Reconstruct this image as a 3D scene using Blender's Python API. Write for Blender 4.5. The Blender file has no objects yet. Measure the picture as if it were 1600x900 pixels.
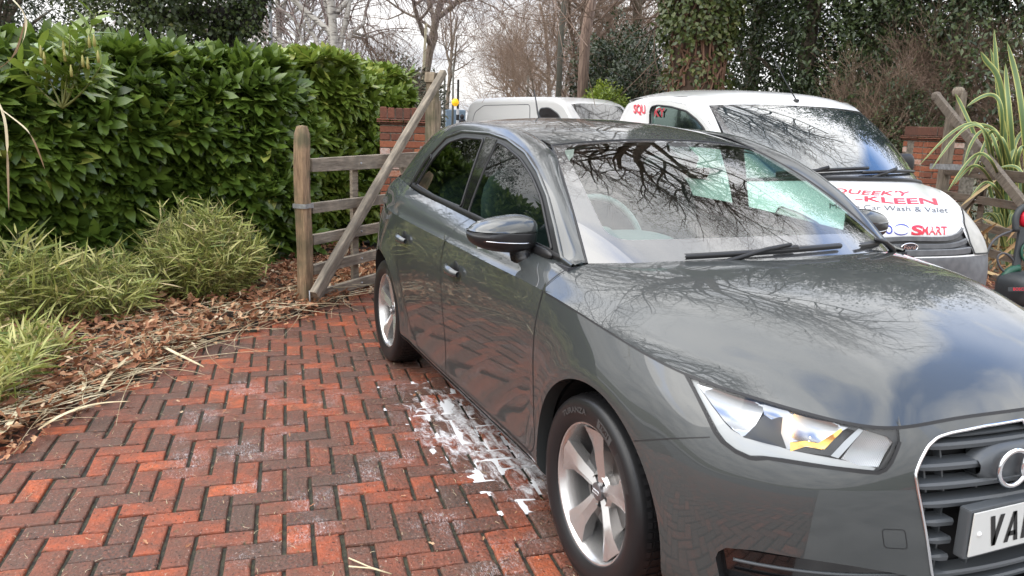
import bpy, bmesh, math, random
import numpy as np
from math import sin, cos, pi, radians, sqrt, atan2, hypot
from mathutils import Vector, Matrix, noise
from mathutils.geometry import delaunay_2d_cdt
random.seed(7); RNG = np.random.default_rng(11)
scene = bpy.context.scene
COL = scene.collection

# ---------------- camera ----------------
CAM = np.array([3.17370203, -1.94189316, 1.38584815])
YAW, PITCH, ROLL, FPX = 2.73470719, 0.204400859, 0.0318641719, 1236.05832
_f = np.array([cos(YAW)*cos(PITCH), sin(YAW)*cos(PITCH), -sin(PITCH)])
_r = np.array([sin(YAW), -cos(YAW), 0.0]); _u = np.cross(_r, _f)
CR = cos(ROLL)*_r+sin(ROLL)*_u; CU = -sin(ROLL)*_r+cos(ROLL)*_u; CF = _f
cd = bpy.data.cameras.new('camera'); cam = bpy.data.objects.new('camera', cd); COL.objects.link(cam)
cam.matrix_world = Matrix(((CR[0], CU[0], -CF[0], CAM[0]), (CR[1], CU[1], -CF[1], CAM[1]), (CR[2], CU[2], -CF[2], CAM[2]), (0, 0, 0, 1)))
cd.sensor_width = 36; cd.lens = 36*FPX/1600; cd.clip_start = .05; cd.clip_end = 3000
scene.camera = cam

def ray(px, py):
    d = CF+CR*(px-800)/FPX+CU*(450-py)/FPX
    return d
def at(px, py, depth):
    "point on the sight line of a photograph pixel at a depth in metres"
    return CAM+ray(px, py)*depth
def ground(px, py, z=0.0):
    d = ray(px, py); return CAM+d*(z-CAM[2])/d[2]
def project(P):
    d = np.atleast_2d(P)-CAM; z = d@CF
    return np.stack([800+FPX*(d@CR)/z, 450-FPX*(d@CU)/z], 1)

# ---------------- light ----------------
SUN_EL, SUN_AZ = radians(52), radians(262)      # direction the light comes from, measured from +x
world = bpy.data.worlds.new('World'); scene.world = world; world.use_nodes = True
nt = world.node_tree; nt.nodes.clear(); N = nt.nodes; L = nt.links
out = N.new('ShaderNodeOutputWorld'); bg = N.new('ShaderNodeBackground'); L.new(bg.outputs[0], out.inputs[0])
sky = N.new('ShaderNodeTexSky'); sky.sky_type = 'NISHITA'; sky.sun_disc = False
sky.sun_elevation = SUN_EL; sky.sun_rotation = radians(90)-SUN_AZ; sky.altitude = 50; sky.air_density = 1.0; sky.dust_density = .6
tc = N.new('ShaderNodeTexCoord'); mp = N.new('ShaderNodeMapping')
sep = N.new('ShaderNodeSeparateXYZ'); L.new(tc.outputs['Generated'], sep.inputs[0])
mz = N.new('ShaderNodeMath'); mz.operation = 'MAXIMUM'; L.new(sep.outputs[2], mz.inputs[0]); mz.inputs[1].default_value = 0
az = N.new('ShaderNodeMath'); az.operation = 'ADD'; L.new(mz.outputs[0], az.inputs[0]); az.inputs[1].default_value = .22
dv = N.new('ShaderNodeVectorMath'); dv.operation = 'DIVIDE'; L.new(tc.outputs['Generated'], dv.inputs[0])
cb = N.new('ShaderNodeCombineXYZ'); cb.inputs[2].default_value = 1
L.new(az.outputs[0], cb.inputs[0]); L.new(az.outputs[0], cb.inputs[1]); L.new(cb.outputs[0], dv.inputs[1])
L.new(dv.outputs[0], mp.inputs[0]); mp.inputs['Rotation'].default_value = (0, 0, radians(45)); mp.inputs['Scale'].default_value = (.75, 1.25, 0); mp.inputs['Location'].default_value = (6.7, 2.2, 0)
n1 = N.new('ShaderNodeTexNoise'); n1.inputs['Scale'].default_value = 1.15; n1.inputs['Detail'].default_value = 7; n1.inputs['Roughness'].default_value = .52; n1.inputs['Distortion'].default_value = .55
L.new(mp.outputs[0], n1.inputs['Vector'])
cr = N.new('ShaderNodeValToRGB'); L.new(n1.outputs[0], cr.inputs[0])
cr.color_ramp.elements[0].position = .375; cr.color_ramp.elements[0].color = (0, 0, 0, 1)
cr.color_ramp.elements[1].position = .50; cr.color_ramp.elements[1].color = (1, 1, 1, 1)
# low sky is all cloud, blue gaps open higher up
lo = N.new('ShaderNodeMapRange'); L.new(sep.outputs[2], lo.inputs[0]); lo.inputs[1].default_value = .30; lo.inputs[2].default_value = .62; lo.inputs[3].default_value = 1; lo.inputs[4].default_value = 0
mxm = N.new('ShaderNodeMath'); mxm.operation = 'MAXIMUM'; L.new(cr.outputs[0], mxm.inputs[0]); L.new(lo.outputs[0], mxm.inputs[1])
n2 = N.new('ShaderNodeTexNoise'); n2.inputs['Scale'].default_value = 2.3; n2.inputs['Detail'].default_value = 6; n2.inputs['Roughness'].default_value = .55; L.new(mp.outputs[0], n2.inputs['Vector'])
cc = N.new('ShaderNodeValToRGB'); L.new(n2.outputs[0], cc.inputs[0])
SKYW = 9.0
cc.color_ramp.elements[0].position = .33; cc.color_ramp.elements[0].color = (.60, .62, .66, 1)
cc.color_ramp.elements[1].position = .62; cc.color_ramp.elements[1].color = (1.0, .99, .975, 1)
vs = N.new('ShaderNodeVectorMath'); vs.operation = 'SCALE'; L.new(cc.outputs[0], vs.inputs[0]); vs.inputs[3].default_value = SKYW
sb = N.new('ShaderNodeVectorMath'); sb.operation = 'MULTIPLY'; L.new(sky.outputs[0], sb.inputs[0]); sb.inputs[1].default_value = (2.1, 2.6, 3.2)
mx = N.new('ShaderNodeMixRGB'); L.new(mxm.outputs[0], mx.inputs[0]); L.new(sb.outputs[0], mx.inputs[1]); L.new(vs.outputs[0], mx.inputs[2])
br = N.new('ShaderNodeMapRange'); L.new(sep.outputs[2], br.inputs[0]); br.inputs[1].default_value = .02; br.inputs[2].default_value = .75; br.inputs[3].default_value = .74; br.inputs[4].default_value = 2.1
bs = N.new('ShaderNodeVectorMath'); bs.operation = 'SCALE'; L.new(vs.outputs[0], bs.inputs[0]); L.new(br.outputs[0], bs.inputs[3]); L.new(bs.outputs[0], mx.inputs[2])   # an overcast sky is brighter overhead than at the horizon
L.new(mx.outputs[0], bg.inputs[0]); bg.inputs[1].default_value = .10
sd = bpy.data.lights.new('sun', 'SUN'); sun = bpy.data.objects.new('sun', sd); COL.objects.link(sun)
sd.energy = 1.1; sd.angle = radians(70); sd.color = (1, .965, .91)
sun.rotation_euler = Vector((cos(SUN_AZ)*cos(SUN_EL), sin(SUN_AZ)*cos(SUN_EL), sin(SUN_EL))).to_track_quat('Z', 'Y').to_euler()
vw = scene.view_settings; vw.view_transform = 'Standard'; vw.look = 'None'; vw.gamma = 1; vw.exposure = 0.98; vw.use_curve_mapping = False
scene.render.engine = 'CYCLES'; cy = scene.cycles
cy.max_bounces = 8; cy.diffuse_bounces = 3; cy.glossy_bounces = 4; cy.transmission_bounces = 4; cy.transparent_max_bounces = 10; cy.caustics_reflective = False; cy.caustics_refractive = False

# ---------------- object helpers ----------------
def thing(name, label, cat, loc=(0, 0, 0), rotz=0, group=None):
    o = bpy.data.objects.new(name, None); COL.objects.link(o); o.empty_display_size = .2
    o.location = loc; o.rotation_euler = (0, 0, rotz); o['label'] = label; o['category'] = cat
    if group: o['group'] = group
    return o
def tag(o, label=None, cat=None, group=None, kind=None):
    if label: o['label'] = label
    if cat: o['category'] = cat
    if group: o['group'] = group
    if kind: o['kind'] = kind
    return o
def link(name, me, mat=None, parent=None):
    o = bpy.data.objects.new(name, me); COL.objects.link(o)
    if mat is not None:
        for m in (mat if isinstance(mat, (list, tuple)) else [mat]): me.materials.append(m)
    if parent: o.parent = parent
    return o
def copy_tree(o, parent=None):
    c = o.copy(); COL.objects.link(c); c.parent = parent
    for ch in [x for x in COL.objects if x.parent == o]: copy_tree(ch, c)
    return c

class MB:
    "collects geometry for one mesh"
    def __init__(s): s.v = []; s.f = []; s.m = []; s.n = 0
    def add(s, V, F, mi=0):
        V = np.asarray(V, float); s.v.append(V)
        for q in F: s.f.append(tuple(int(i)+s.n for i in q)); s.m.append(mi)
        s.n += len(V)
    def addq(s, V, F, mi=0):
        "fast path: F is an int array"
        V = np.asarray(V, float); s.v.append(V); F = np.asarray(F)+s.n
        s.f.extend(map(tuple, F.tolist())); s.m.extend([mi]*len(F)); s.n += len(V)
    def box(s, c, size, R=None, mi=0, bevel=0.0, taper=None):
        hx, hy, hz = [k/2 for k in size]
        if bevel > 0:
            bm = bmesh.new(); bmesh.ops.create_cube(bm, size=1)
            for v in bm.verts: v.co = (v.co.x*size[0], v.co.y*size[1], v.co.z*size[2])
            bmesh.ops.bevel(bm, geom=bm.edges[:], offset=bevel, segments=2, affect='EDGES', profile=.7)
            bm.verts.index_update(); V = np.array([v.co[:] for v in bm.verts]); F = [[v.index for v in f.verts] for f in bm.faces]; bm.free()
        else:
            V = np.array([(x, y, z) for x in (-hx, hx) for y in (-hy, hy) for z in (-hz, hz)])
            F = [(0, 1, 3, 2), (4, 6, 7, 5), (0, 4, 5, 1), (2, 3, 7, 6), (0, 2, 6, 4), (1, 5, 7, 3)]
        if taper is not None: V = taper(V)
        if R is not None: V = V@np.array(R).T
        s.add(V+np.array(c), F, mi)
    def bar(s, a, b, w, h, up=(0, 0, 1), mi=0, bevel=.004, wob=0):
        "beam from a to b, w across, h along up"
        a = np.array(a, float); b = np.array(b, float); d = b-a; l = np.linalg.norm(d); x = d/l
        up = np.array(up, float); y = np.cross(up, x); y /= np.linalg.norm(y); z = np.cross(x, y)
        s.box((a+b)/2, (l, w, h), np.stack([x, y, z], 1), mi, bevel)
    def tube(s, P, R, n=6, cap=True, mi=0):
        P = np.asarray(P, float); k = len(P); R = np.broadcast_to(np.asarray(R, float), (k,))
        T = np.gradient(P, axis=0) if k > 2 else np.repeat((P[1]-P[0])[None], k, 0)
        T /= np.linalg.norm(T, axis=1)[:, None]+1e-12
        ref = np.array([0, 0, 1.]) if abs(T[0][2]) < .9 else np.array([1., 0, 0])
        A = np.cross(T, ref); A /= np.linalg.norm(A, axis=1)[:, None]+1e-9; B = np.cross(T, A)
        th = np.arange(n)*2*pi/n
        V = P[:, None]+R[:, None, None]*(A[:, None]*np.cos(th)[None, :, None]+B[:, None]*np.sin(th)[None, :, None])
        i = np.arange(k-1)[:, None]*n; j = np.arange(n)[None]; j2 = (j+1) % n
        F = np.stack([i+j, i+j2, i+n+j2, i+n+j], -1).reshape(-1, 4)
        F = [tuple(q) for q in F]
        if cap: F += [tuple(range(n-1, -1, -1)), tuple(range((k-1)*n, k*n))]
        s.add(V.reshape(-1, 3), F, mi)
    def lathe(s, prof, n=48, axis='y', c=(0, 0, 0), mi=0, closed=False):
        "prof: list of (radius, offset along axis)"
        pr = np.array(prof, float); th = np.arange(n)*2*pi/n
        r = pr[:, 0][:, None]; o = pr[:, 1][:, None]+0*th[None]
        a = r*np.cos(th)[None]; b = r*np.sin(th)[None]
        V = {'y': np.stack([a, o, b], -1), 'z': np.stack([a, b, o], -1), 'x': np.stack([o, a, b], -1)}[axis].reshape(-1, 3)+np.array(c)
        k = len(pr); i = np.arange(k-1)[:, None]*n; j = np.arange(n)[None]; j2 = (j+1) % n
        s.add(V, [tuple(q) for q in np.stack([i+j, i+j2, i+n+j2, i+n+j], -1).reshape(-1, 4)], mi)
    def ellip(s, c, r, p=2.0, n=24, m=14, R=None, mi=0, fn=None):
        "superellipsoid"
        u = np.linspace(-pi, pi, n, endpoint=False); v = np.linspace(-pi/2, pi/2, m)
        e = 2.0/p; sg = lambda t: np.sign(t)*np.abs(t)**e
        V = np.stack([sg(np.cos(v))[:, None]*sg(np.cos(u))[None], sg(np.cos(v))[:, None]*sg(np.sin(u))[None], sg(np.sin(v))[:, None]+0*u[None]], -1).reshape(-1, 3)*np.array(r)
        if fn is not None: V = fn(V)
        if R is not None: V = V@np.array(R).T
        i = np.arange(m-1)[:, None]*n; j = np.arange(n)[None]; j2 = (j+1) % n
        s.add(V+np.array(c), [tuple(q) for q in np.stack([i+j, i+j2, i+n+j2, i+n+j], -1).reshape(-1, 4)], mi)
    def grid(s, G, mi=0, flip=False):
        G = np.asarray(G, float); a, b = G.shape[:2]; i = np.arange(a-1)[:, None]*b; j = np.arange(b-1)[None]
        F = np.stack([i+j, i+j+1, i+b+j+1, i+b+j], -1).reshape(-1, 4)
        s.addq(G.reshape(-1, 3), F[:, ::-1] if flip else F, mi)
    def build(s, name, mat=None, parent=None, smooth=False, angle=None):
        me = bpy.data.meshes.new(name); V = np.concatenate(s.v) if s.v else np.zeros((0, 3))
        me.from_pydata(V.tolist(), [], s.f)
        if any(s.m): me.polygons.foreach_set('material_index', s.m)
        if smooth or angle: me.polygons.foreach_set('use_smooth', [True]*len(me.polygons))
        if angle: me.set_sharp_from_angle(angle=radians(angle))
        me.update()
        return link(name, me, mat, parent)

def Rz(a): return np.array([[cos(a), -sin(a), 0], [sin(a), cos(a), 0], [0, 0, 1]])
def Rx(a): return np.array([[1, 0, 0], [0, cos(a), -sin(a)], [0, sin(a), cos(a)]])
def Ry(a): return np.array([[cos(a), 0, sin(a)], [0, 1, 0], [-sin(a), 0, cos(a)]])

# ---------------- materials ----------------
def hexc(r, g, b): return (r, g, b, 1)
def mat(name, col=(.5, .5, .5), rough=.6, metal=0, coat=0, coat_r=.03, spec=.5, emit=None, es=1, trans=0):
    m = bpy.data.materials.new(name); m.use_nodes = True; b = m.node_tree.nodes['Principled BSDF']
    b.inputs['Base Color'].default_value = (*col, 1); b.inputs['Roughness'].default_value = rough; b.inputs['Metallic'].default_value = metal
    b.inputs['Coat Weight'].default_value = coat; b.inputs['Coat Roughness'].default_value = coat_r; b.inputs['Specular IOR Level'].default_value = spec
    if emit: b.inputs['Emission Color'].default_value = (*emit, 1); b.inputs['Emission Strength'].default_value = es
    if trans: b.inputs['Transmission Weight'].default_value = trans
    return m
def nd(m, t, **k):
    n = m.node_tree.nodes.new(t)
    for a, v in k.items():
        if a in n.inputs.keys(): n.inputs[a].default_value = v
        else: setattr(n, a, v)
    return n
def lk(m, a, b): m.node_tree.links.new(a, b)
def P(m): return m.node_tree.nodes['Principled BSDF']
def noisy(m, c1, c2, scale=8, detail=5, lo=.35, hi=.65, coord='Object', bump=0, bscale=None, stretch=(1, 1, 1), rough=None):
    "colour varied between c1 and c2 by noise; optional bump"
    t = nd(m, 'ShaderNodeTexCoord'); mp_ = nd(m, 'ShaderNodeMapping'); mp_.inputs['Scale'].default_value = stretch
    lk(m, t.outputs[coord], mp_.inputs[0])
    n = nd(m, 'ShaderNodeTexNoise'); n.inputs['Scale'].default_value = scale; n.inputs['Detail'].default_value = detail; lk(m, mp_.outputs[0], n.inputs['Vector'])
    r = nd(m, 'ShaderNodeValToRGB'); lk(m, n.outputs[0], r.inputs[0])
    r.color_ramp.elements[0].position = lo; r.color_ramp.elements[0].color = (*c1, 1); r.color_ramp.elements[1].position = hi; r.color_ramp.elements[1].color = (*c2, 1)
    lk(m, r.outputs[0], P(m).inputs['Base Color'])
    if bump:
        n2_ = nd(m, 'ShaderNodeTexNoise'); n2_.inputs['Scale'].default_value = bscale or scale*3; n2_.inputs['Detail'].default_value = 4; lk(m, mp_.outputs[0], n2_.inputs['Vector'])
        b = nd(m, 'ShaderNodeBump'); b.inputs['Strength'].default_value = bump; b.inputs['Distance'].default_value = .01
        lk(m, n2_.outputs[0], b.inputs['Height']); lk(m, b.outputs[0], P(m).inputs['Normal'])
    return r
def glass(name, tint=(.75, .85, .8), ior=1.5, rough=0.0):
    m = bpy.data.materials.new(name); m.use_nodes = True; t = m.node_tree; t.nodes.clear()
    o = nd(m, 'ShaderNodeOutputMaterial'); mxs = nd(m, 'ShaderNodeMixShader'); tr = nd(m, 'ShaderNodeBsdfTransparent'); gl = nd(m, 'ShaderNodeBsdfGlossy'); fr = nd(m, 'ShaderNodeFresnel')
    tr.inputs[0].default_value = (*tint, 1); gl.inputs['Roughness'].default_value = rough; gl.inputs[0].default_value = (1, 1, 1, 1); fr.inputs[0].default_value = ior
    geo = nd(m, 'ShaderNodeNewGeometry')
    # the pane is a single sheet: the same reflectance from either side
    lk(m, fr.outputs[0], mxs.inputs[0]); lk(m, tr.outputs[0], mxs.inputs[1]); lk(m, gl.outputs[0], mxs.inputs[2]); lk(m, mxs.outputs[0], o.inputs[0])
    mul = nd(m, 'ShaderNodeMath'); mul.operation = 'SUBTRACT'; mul.inputs[0].default_value = 1
    lk(m, geo.outputs['Backfacing'], mul.inputs[1]); m2 = nd(m, 'ShaderNodeMath'); m2.operation = 'MULTIPLY'
    lk(m, fr.outputs[0], m2.inputs[0]); lk(m, mul.outputs[0], m2.inputs[1]); lk(m, m2.outputs[0], mxs.inputs[0])
    return m

# ---------------- surface patches ----------------
def spl_matrix(n):
    "second derivatives of a natural cubic spline through n uniform knots, as a matrix"
    A = np.zeros((n, n)); B = np.zeros((n, n)); A[0, 0] = A[-1, -1] = 1
    for i in range(1, n-1):
        A[i, i-1] = 1; A[i, i] = 4; A[i, i+1] = 1; B[i, i-1] = 6; B[i, i] = -12; B[i, i+1] = 6
    return np.linalg.solve(A, B)
_SM = {}
def spl_w(t, n):
    if n not in _SM: _SM[n] = spl_matrix(n)
    M = _SM[n]; t = np.atleast_1d(np.asarray(t, float)); i = np.clip(np.floor(t).astype(int), 0, n-2); b = t-i; a = 1-b
    I = np.eye(n)
    return a[:, None]*I[i]+b[:, None]*I[i+1]+((a**3-a)/6)[:, None]*M[i]+((b**3-b)/6)[:, None]*M[i+1]
class Curve:
    def __init__(s, P): s.P = np.array(P, float); s.n = len(s.P)
    def __call__(s, t): return spl_w(t, s.n)@s.P
    def find(s, axis, val, lo=0, hi=None):
        t = np.linspace(lo, hi if hi is not None else s.n-1, 2000); return t[np.argmin(abs(s(t)[:, axis]-val))]
class Patch:
    "tensor spline surface through a control net C[row][col]; u runs along columns, v along rows; pu/pv mirror the net across y=0 beyond an end"
    def __init__(s, C, mod=None, pu=(0, 0), pv=(0, 0)): s.C = np.array(C, float); s.R, s.K = s.C.shape[:2]; s.mod = mod; s.pu = pu; s.pv = pv
    def net(s):
        C = s.C; M_ = np.array([1, -1, 1])
        if s.pu[0]: C = np.concatenate([C[:, s.pu[0]:0:-1]*M_, C], 1)
        if s.pu[1]: C = np.concatenate([C, s.C[:, -2:-2-s.pu[1]:-1]*M_], 1)
        if s.pv[0]: C = np.concatenate([C[s.pv[0]:0:-1]*M_, C], 0)
        return C
    def __call__(s, u, v):
        C = s.net(); X = np.einsum('nr,nk,rkc->nc', spl_w(np.asarray(v)+s.pv[0], C.shape[0]), spl_w(np.asarray(u)+s.pu[0], C.shape[1]), C)
        return s.mod(X, u, v) if s.mod else X
class Fn:
    "surface given by a plain function"
    def __init__(s, fn, U, V): s.fn = fn; s.K = U+1; s.R = V+1
    def __call__(s, u, v): return s.fn(np.asarray(u, float), np.asarray(v, float))
def normals(S, u, v, e=1e-3):
    a = S(np.clip(u+e, 0, S.K-1), v)-S(np.clip(u-e, 0, S.K-1), v); b = S(u, np.clip(v+e, 0, S.R-1))-S(u, np.clip(v-e, 0, S.R-1))
    n = np.cross(a, b); return n/(np.linalg.norm(n, axis=1)[:, None]+1e-12)
def invert(S, T, fn, box=None, it=12):
    "uv of the points whose fn(S(u,v)) equals rows of T"
    T = np.atleast_2d(np.array(T, float)); u0, u1, v0, v1 = box or (0, S.K-1, 0, S.R-1)
    gu, gv = [g.ravel() for g in np.meshgrid(np.linspace(u0, u1, 140), np.linspace(v0, v1, 70))]
    G = fn(S(gu, gv)); k = np.array([np.argmin(((G-t)**2).sum(1)) for t in T]); u, v = gu[k].copy(), gv[k].copy(); h = 1e-4
    for _ in range(it+4):
        F0 = fn(S(u, v)); A_ = (fn(S(u+h, v))-F0)/h; B_ = (fn(S(u, v+h))-F0)/h; e = T-F0
        det = A_[:, 0]*B_[:, 1]-A_[:, 1]*B_[:, 0]; det = np.where(np.abs(det) < 1e-12, 1e-12, det)
        du = np.clip((e[:, 0]*B_[:, 1]-e[:, 1]*B_[:, 0])/det, -.3, .3); dv_ = np.clip((A_[:, 0]*e[:, 1]-A_[:, 1]*e[:, 0])/det, -.3, .3)
        u = np.clip(u+du, u0-.3, u1+.3); v = np.clip(v+dv_, v0-.3, v1+.3)
    return np.stack([u, v], 1)
XZ = lambda X: X[:, [0, 2]]
YZ = lambda X: X[:, [1, 2]]
def dense(P_, step=.05, closed=False):
    P_ = np.array(P_, float); Q = []
    m = len(P_) if closed else len(P_)-1
    for i in range(m):
        a = P_[i]; b = P_[(i+1) % len(P_)]; k = max(1, int(np.ceil(np.linalg.norm(b-a)/step)))
        for j in range(k): Q.append(a+(b-a)*j/k)
    if not closed: Q.append(P_[-1])
    return np.array(Q)
def rounded(P_, r, k=5):
    "round the corners of a closed polygon (any dimension)"
    P_ = [np.array(p, float) for p in P_]; Q = []; n = len(P_)
    rr = r if isinstance(r, (list, tuple)) else [r]*n
    for i in range(n):
        a, b, c = P_[i-1], P_[i], P_[(i+1) % n]; la = np.linalg.norm(a-b); lc = np.linalg.norm(c-b)
        d = min(rr[i], la*.45, lc*.45)
        if d < 1e-6: Q.append(b); continue
        p = b+(a-b)/la*d; q = b+(c-b)/lc*d
        for j in range(k+1):
            t = j/k; Q.append((1-t)**2*p+2*t*(1-t)*b+t*t*q)
    return np.array(Q)
def inpoly(Q, poly):
    x, y = Q[:, 0], Q[:, 1]; r = np.zeros(len(Q), bool); n = len(poly)
    for i in range(n):
        x1, y1 = poly[i-1]; x2, y2 = poly[i]
        if y1 == y2: continue
        c = ((y1 > y) != (y2 > y)) & (x < (x2-x1)*(y-y1)/(y2-y1)+x1); r ^= c
    return r
def segdist(Q, poly, closed=True):
    d = np.full(len(Q), 1e9)
    for i in range(0 if closed else 1, len(poly)):
        a = poly[i-1]; b = poly[i]; ab = b-a; t = np.clip(((Q-a)@ab)/(ab@ab+1e-15), 0, 1)
        d = np.minimum(d, np.linalg.norm(Q-(a+t[:, None]*ab), axis=1))
    return d
def cut(S, nu, nv, polys, box=None):
    "triangulate the uv rectangle of S so that every polygon edge is an edge; returns {name: (uv, tris)}"
    u0, u1, v0, v1 = box or (0, S.K-1, 0, S.R-1)
    du = (u1-u0)/nu; dv_ = (v1-v0)/nv
    gu, gv = [g.ravel() for g in np.meshgrid(np.linspace(u0, u1, nu+1), np.linspace(v0, v1, nv+1))]
    G = np.stack([gu, gv], 1); keep = np.ones(len(G), bool); edge = (gu <= u0+1e-9) | (gu >= u1-1e-9) | (gv <= v0+1e-9) | (gv >= v1-1e-9)
    sc = np.array([1/du, 1/dv_])
    for nm, pl in polys: keep &= edge | (segdist(G*sc, np.array(pl)*sc) > .35)
    pts = [tuple(q) for q in (G[keep]*sc)]; edges = []
    for nm, pl in polys:
        b = len(pts); k = len(pl); pts += [tuple(q) for q in (np.array(pl)*sc)]
        edges += [(b+i, b+(i+1) % k) for i in range(k)]
    vo, eo, fo, *_ = delaunay_2d_cdt([Vector(q) for q in pts], edges, [], 0, 1e-5, False)
    V = np.array([tuple(q) for q in vo])/sc; F = np.array([tuple(f) for f in fo]); c = V[F].mean(1)
    ok = (c[:, 0] > u0) & (c[:, 0] < u1) & (c[:, 1] > v0) & (c[:, 1] < v1); F = F[ok]; c = c[ok]
    lab = np.zeros(len(F), int)
    for i, (nm, pl) in enumerate(polys): lab[inpoly(c, np.array(pl))] = i+1
    names = ['body']+[p_[0] for p_ in polys]; R_ = {}
    for i, nm in enumerate(names):
        f = F[lab == i]
        if len(f) == 0: continue
        if nm in R_: R_[nm] = (V, np.concatenate([R_[nm][1], f]))
        else: R_[nm] = (V, f)
    return R_
class Surf:
    "collects patch regions with analytic normals"
    def __init__(s): s.V = []; s.N = []; s.F = []; s.M = []; s.n = 0
    def add(s, S, reg, off=0.0, mirror=False, out=1, mi=0):
        V, F = reg; idx, inv = np.unique(F, return_inverse=True); F2 = inv.reshape(F.shape); uv = V[idx]
        X = S(uv[:, 0], uv[:, 1]); Nn = normals(S, uv[:, 0], uv[:, 1])*out; X = X+Nn*off
        # winding follows the normal
        a = X[F2[:, 1]]-X[F2[:, 0]]; b = X[F2[:, 2]]-X[F2[:, 0]]; sg = (np.cross(a, b)*Nn[F2[:, 0]]).sum(1) < 0
        F2 = F2.copy(); F2[sg] = F2[sg][:, ::-1]
        if mirror: X = X*[1, -1, 1]; Nn = Nn*[1, -1, 1]; F2 = F2[:, ::-1]
        s.V.append(X); s.N.append(Nn); s.F.append(F2+s.n); s.M += [mi]*len(F2); s.n += len(X)
    def strip(s, A, B, nrm=None, mi=0):
        "plain quad strip between two polylines (flat shaded look avoided by its own normals)"
        A = np.array(A); B = np.array(B); k = len(A); T = np.gradient(A, axis=0); Nn = np.cross(T, B-A); Nn /= np.linalg.norm(Nn, axis=1)[:, None]+1e-12
        if nrm is not None and (Nn*nrm).sum() < 0: Nn = -Nn
        i = np.arange(k-1); F = np.concatenate([np.stack([i, i+1, i+k+1], 1), np.stack([i, i+k+1, i+k], 1)])
        X = np.concatenate([A, B]); a = X[F[:, 1]]-X[F[:, 0]]; b = X[F[:, 2]]-X[F[:, 0]]; NN = np.concatenate([Nn, Nn])
        sg = (np.cross(a, b)*NN[F[:, 0]]).sum(1) < 0; F[sg] = F[sg][:, ::-1]
        s.V.append(X); s.N.append(NN); s.F.append(F+s.n); s.M += [mi]*len(F); s.n += len(X)
    def build(s, name, m, parent=None):
        me = bpy.data.meshes.new(name); V = np.concatenate(s.V); F = np.concatenate(s.F); Nn = np.concatenate(s.N)
        me.from_pydata(V.tolist(), [], F.tolist()); me.polygons.foreach_set('use_smooth', [True]*len(F))
        if any(s.M): me.polygons.foreach_set('material_index', s.M)
        me.normals_split_custom_set_from_vertices(Nn.tolist()); me.update()
        return link(name, me, m, parent)
def ribbon(sf, S, uvs, w=.0025, off=.0008, mirror=False, out=1, mi=0):
    "thin band lying on S along a uv polyline"
    uvs = np.array(uvs); X = S(uvs[:, 0], uvs[:, 1]); Nn = normals(S, uvs[:, 0], uvs[:, 1])*out; T = np.gradient(X, axis=0)
    T /= np.linalg.norm(T, axis=1)[:, None]+1e-12; B = np.cross(Nn, T); c = X+Nn*off
    A_, B_ = c-B*w, c+B*w
    if mirror: A_ = A_*[1, -1, 1]; B_ = B_*[1, -1, 1]; Nn = Nn*[1, -1, 1]
    sf.strip(A_, B_, Nn, mi)
def text_mesh(body, size=1, bold=0.0, res=3):
    "flat outline of text as triangles (x right, y up)"
    c = bpy.data.curves.new('t', 'FONT'); c.body = body; c.size = size; c.offset = bold; c.resolution_u = res; c.align_x = 'CENTER'; c.align_y = 'CENTER'
    o = bpy.data.objects.new('t', c); COL.objects.link(o); bpy.context.view_layer.update()
    me = bpy.data.meshes.new_from_object(o.evaluated_get(bpy.context.evaluated_depsgraph_get()))
    bm = bmesh.new(); bm.from_mesh(me); bmesh.ops.triangulate(bm, faces=bm.faces[:])
    V = np.array([v.co[:] for v in bm.verts]); F = [[v.index for v in f.verts] for f in bm.faces]; bm.free()
    bpy.data.objects.remove(o); bpy.data.curves.remove(c); bpy.data.meshes.remove(me)
    return V, F
# =====================================================================
#  the grey hatchback (world origin: ground under the middle of the car, +x forward, its right side at -y)
# =====================================================================
def mirror_y(X): return X*np.array([1, -1, 1])
m_paint = mat('grey_paint', (.043, .048, .048), .42, 0, 1.0, .012)
P(m_paint).inputs['Coat IOR'].default_value = 1.65; P(m_paint).inputs['Specular IOR Level'].default_value = .2
m_black = mat('black_plastic', (.012, .012, .013), .42)
m_gloss = mat('gloss_black', (.008, .008, .009), .12, 0, .8)
m_rubber = mat('rubber_seal', (.014, .014, .015), .55)
m_slat = mat('grille_grey', (.075, .082, .088), .38)
m_chrome = mat('chrome', (.82, .83, .85), .07, 1)
m_dark = mat('dark_void', (.006, .006, .007), .8)
m_glass = glass('window_glass', (.52, .70, .63), 1.52)
m_wglass = glass('windscreen_glass', (.62, .78, .73), 1.95)
m_lens = glass('lamp_lens', (.95, .97, .98), 1.45)
m_trim = mat('window_trim', (.045, .047, .048), .35, .3)

ARCH = [(1.262, .295, .362), (-1.2345, .295, .362)]
def body_mod(X, u, v):
    # wheel-arch flares
    X = X.copy()
    side = np.clip((np.abs(X[:, 1])-.6)/.15, 0, 1)
    for cx, cz, R in ARCH:
        d = np.hypot(X[:, 0]-cx, X[:, 2]-cz)
        X[:, 1] += side*.010*np.exp(-((d-R)/.07)**2)*np.clip((X[:, 2]-.1)/.2, 0, 1)
    return X
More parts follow.
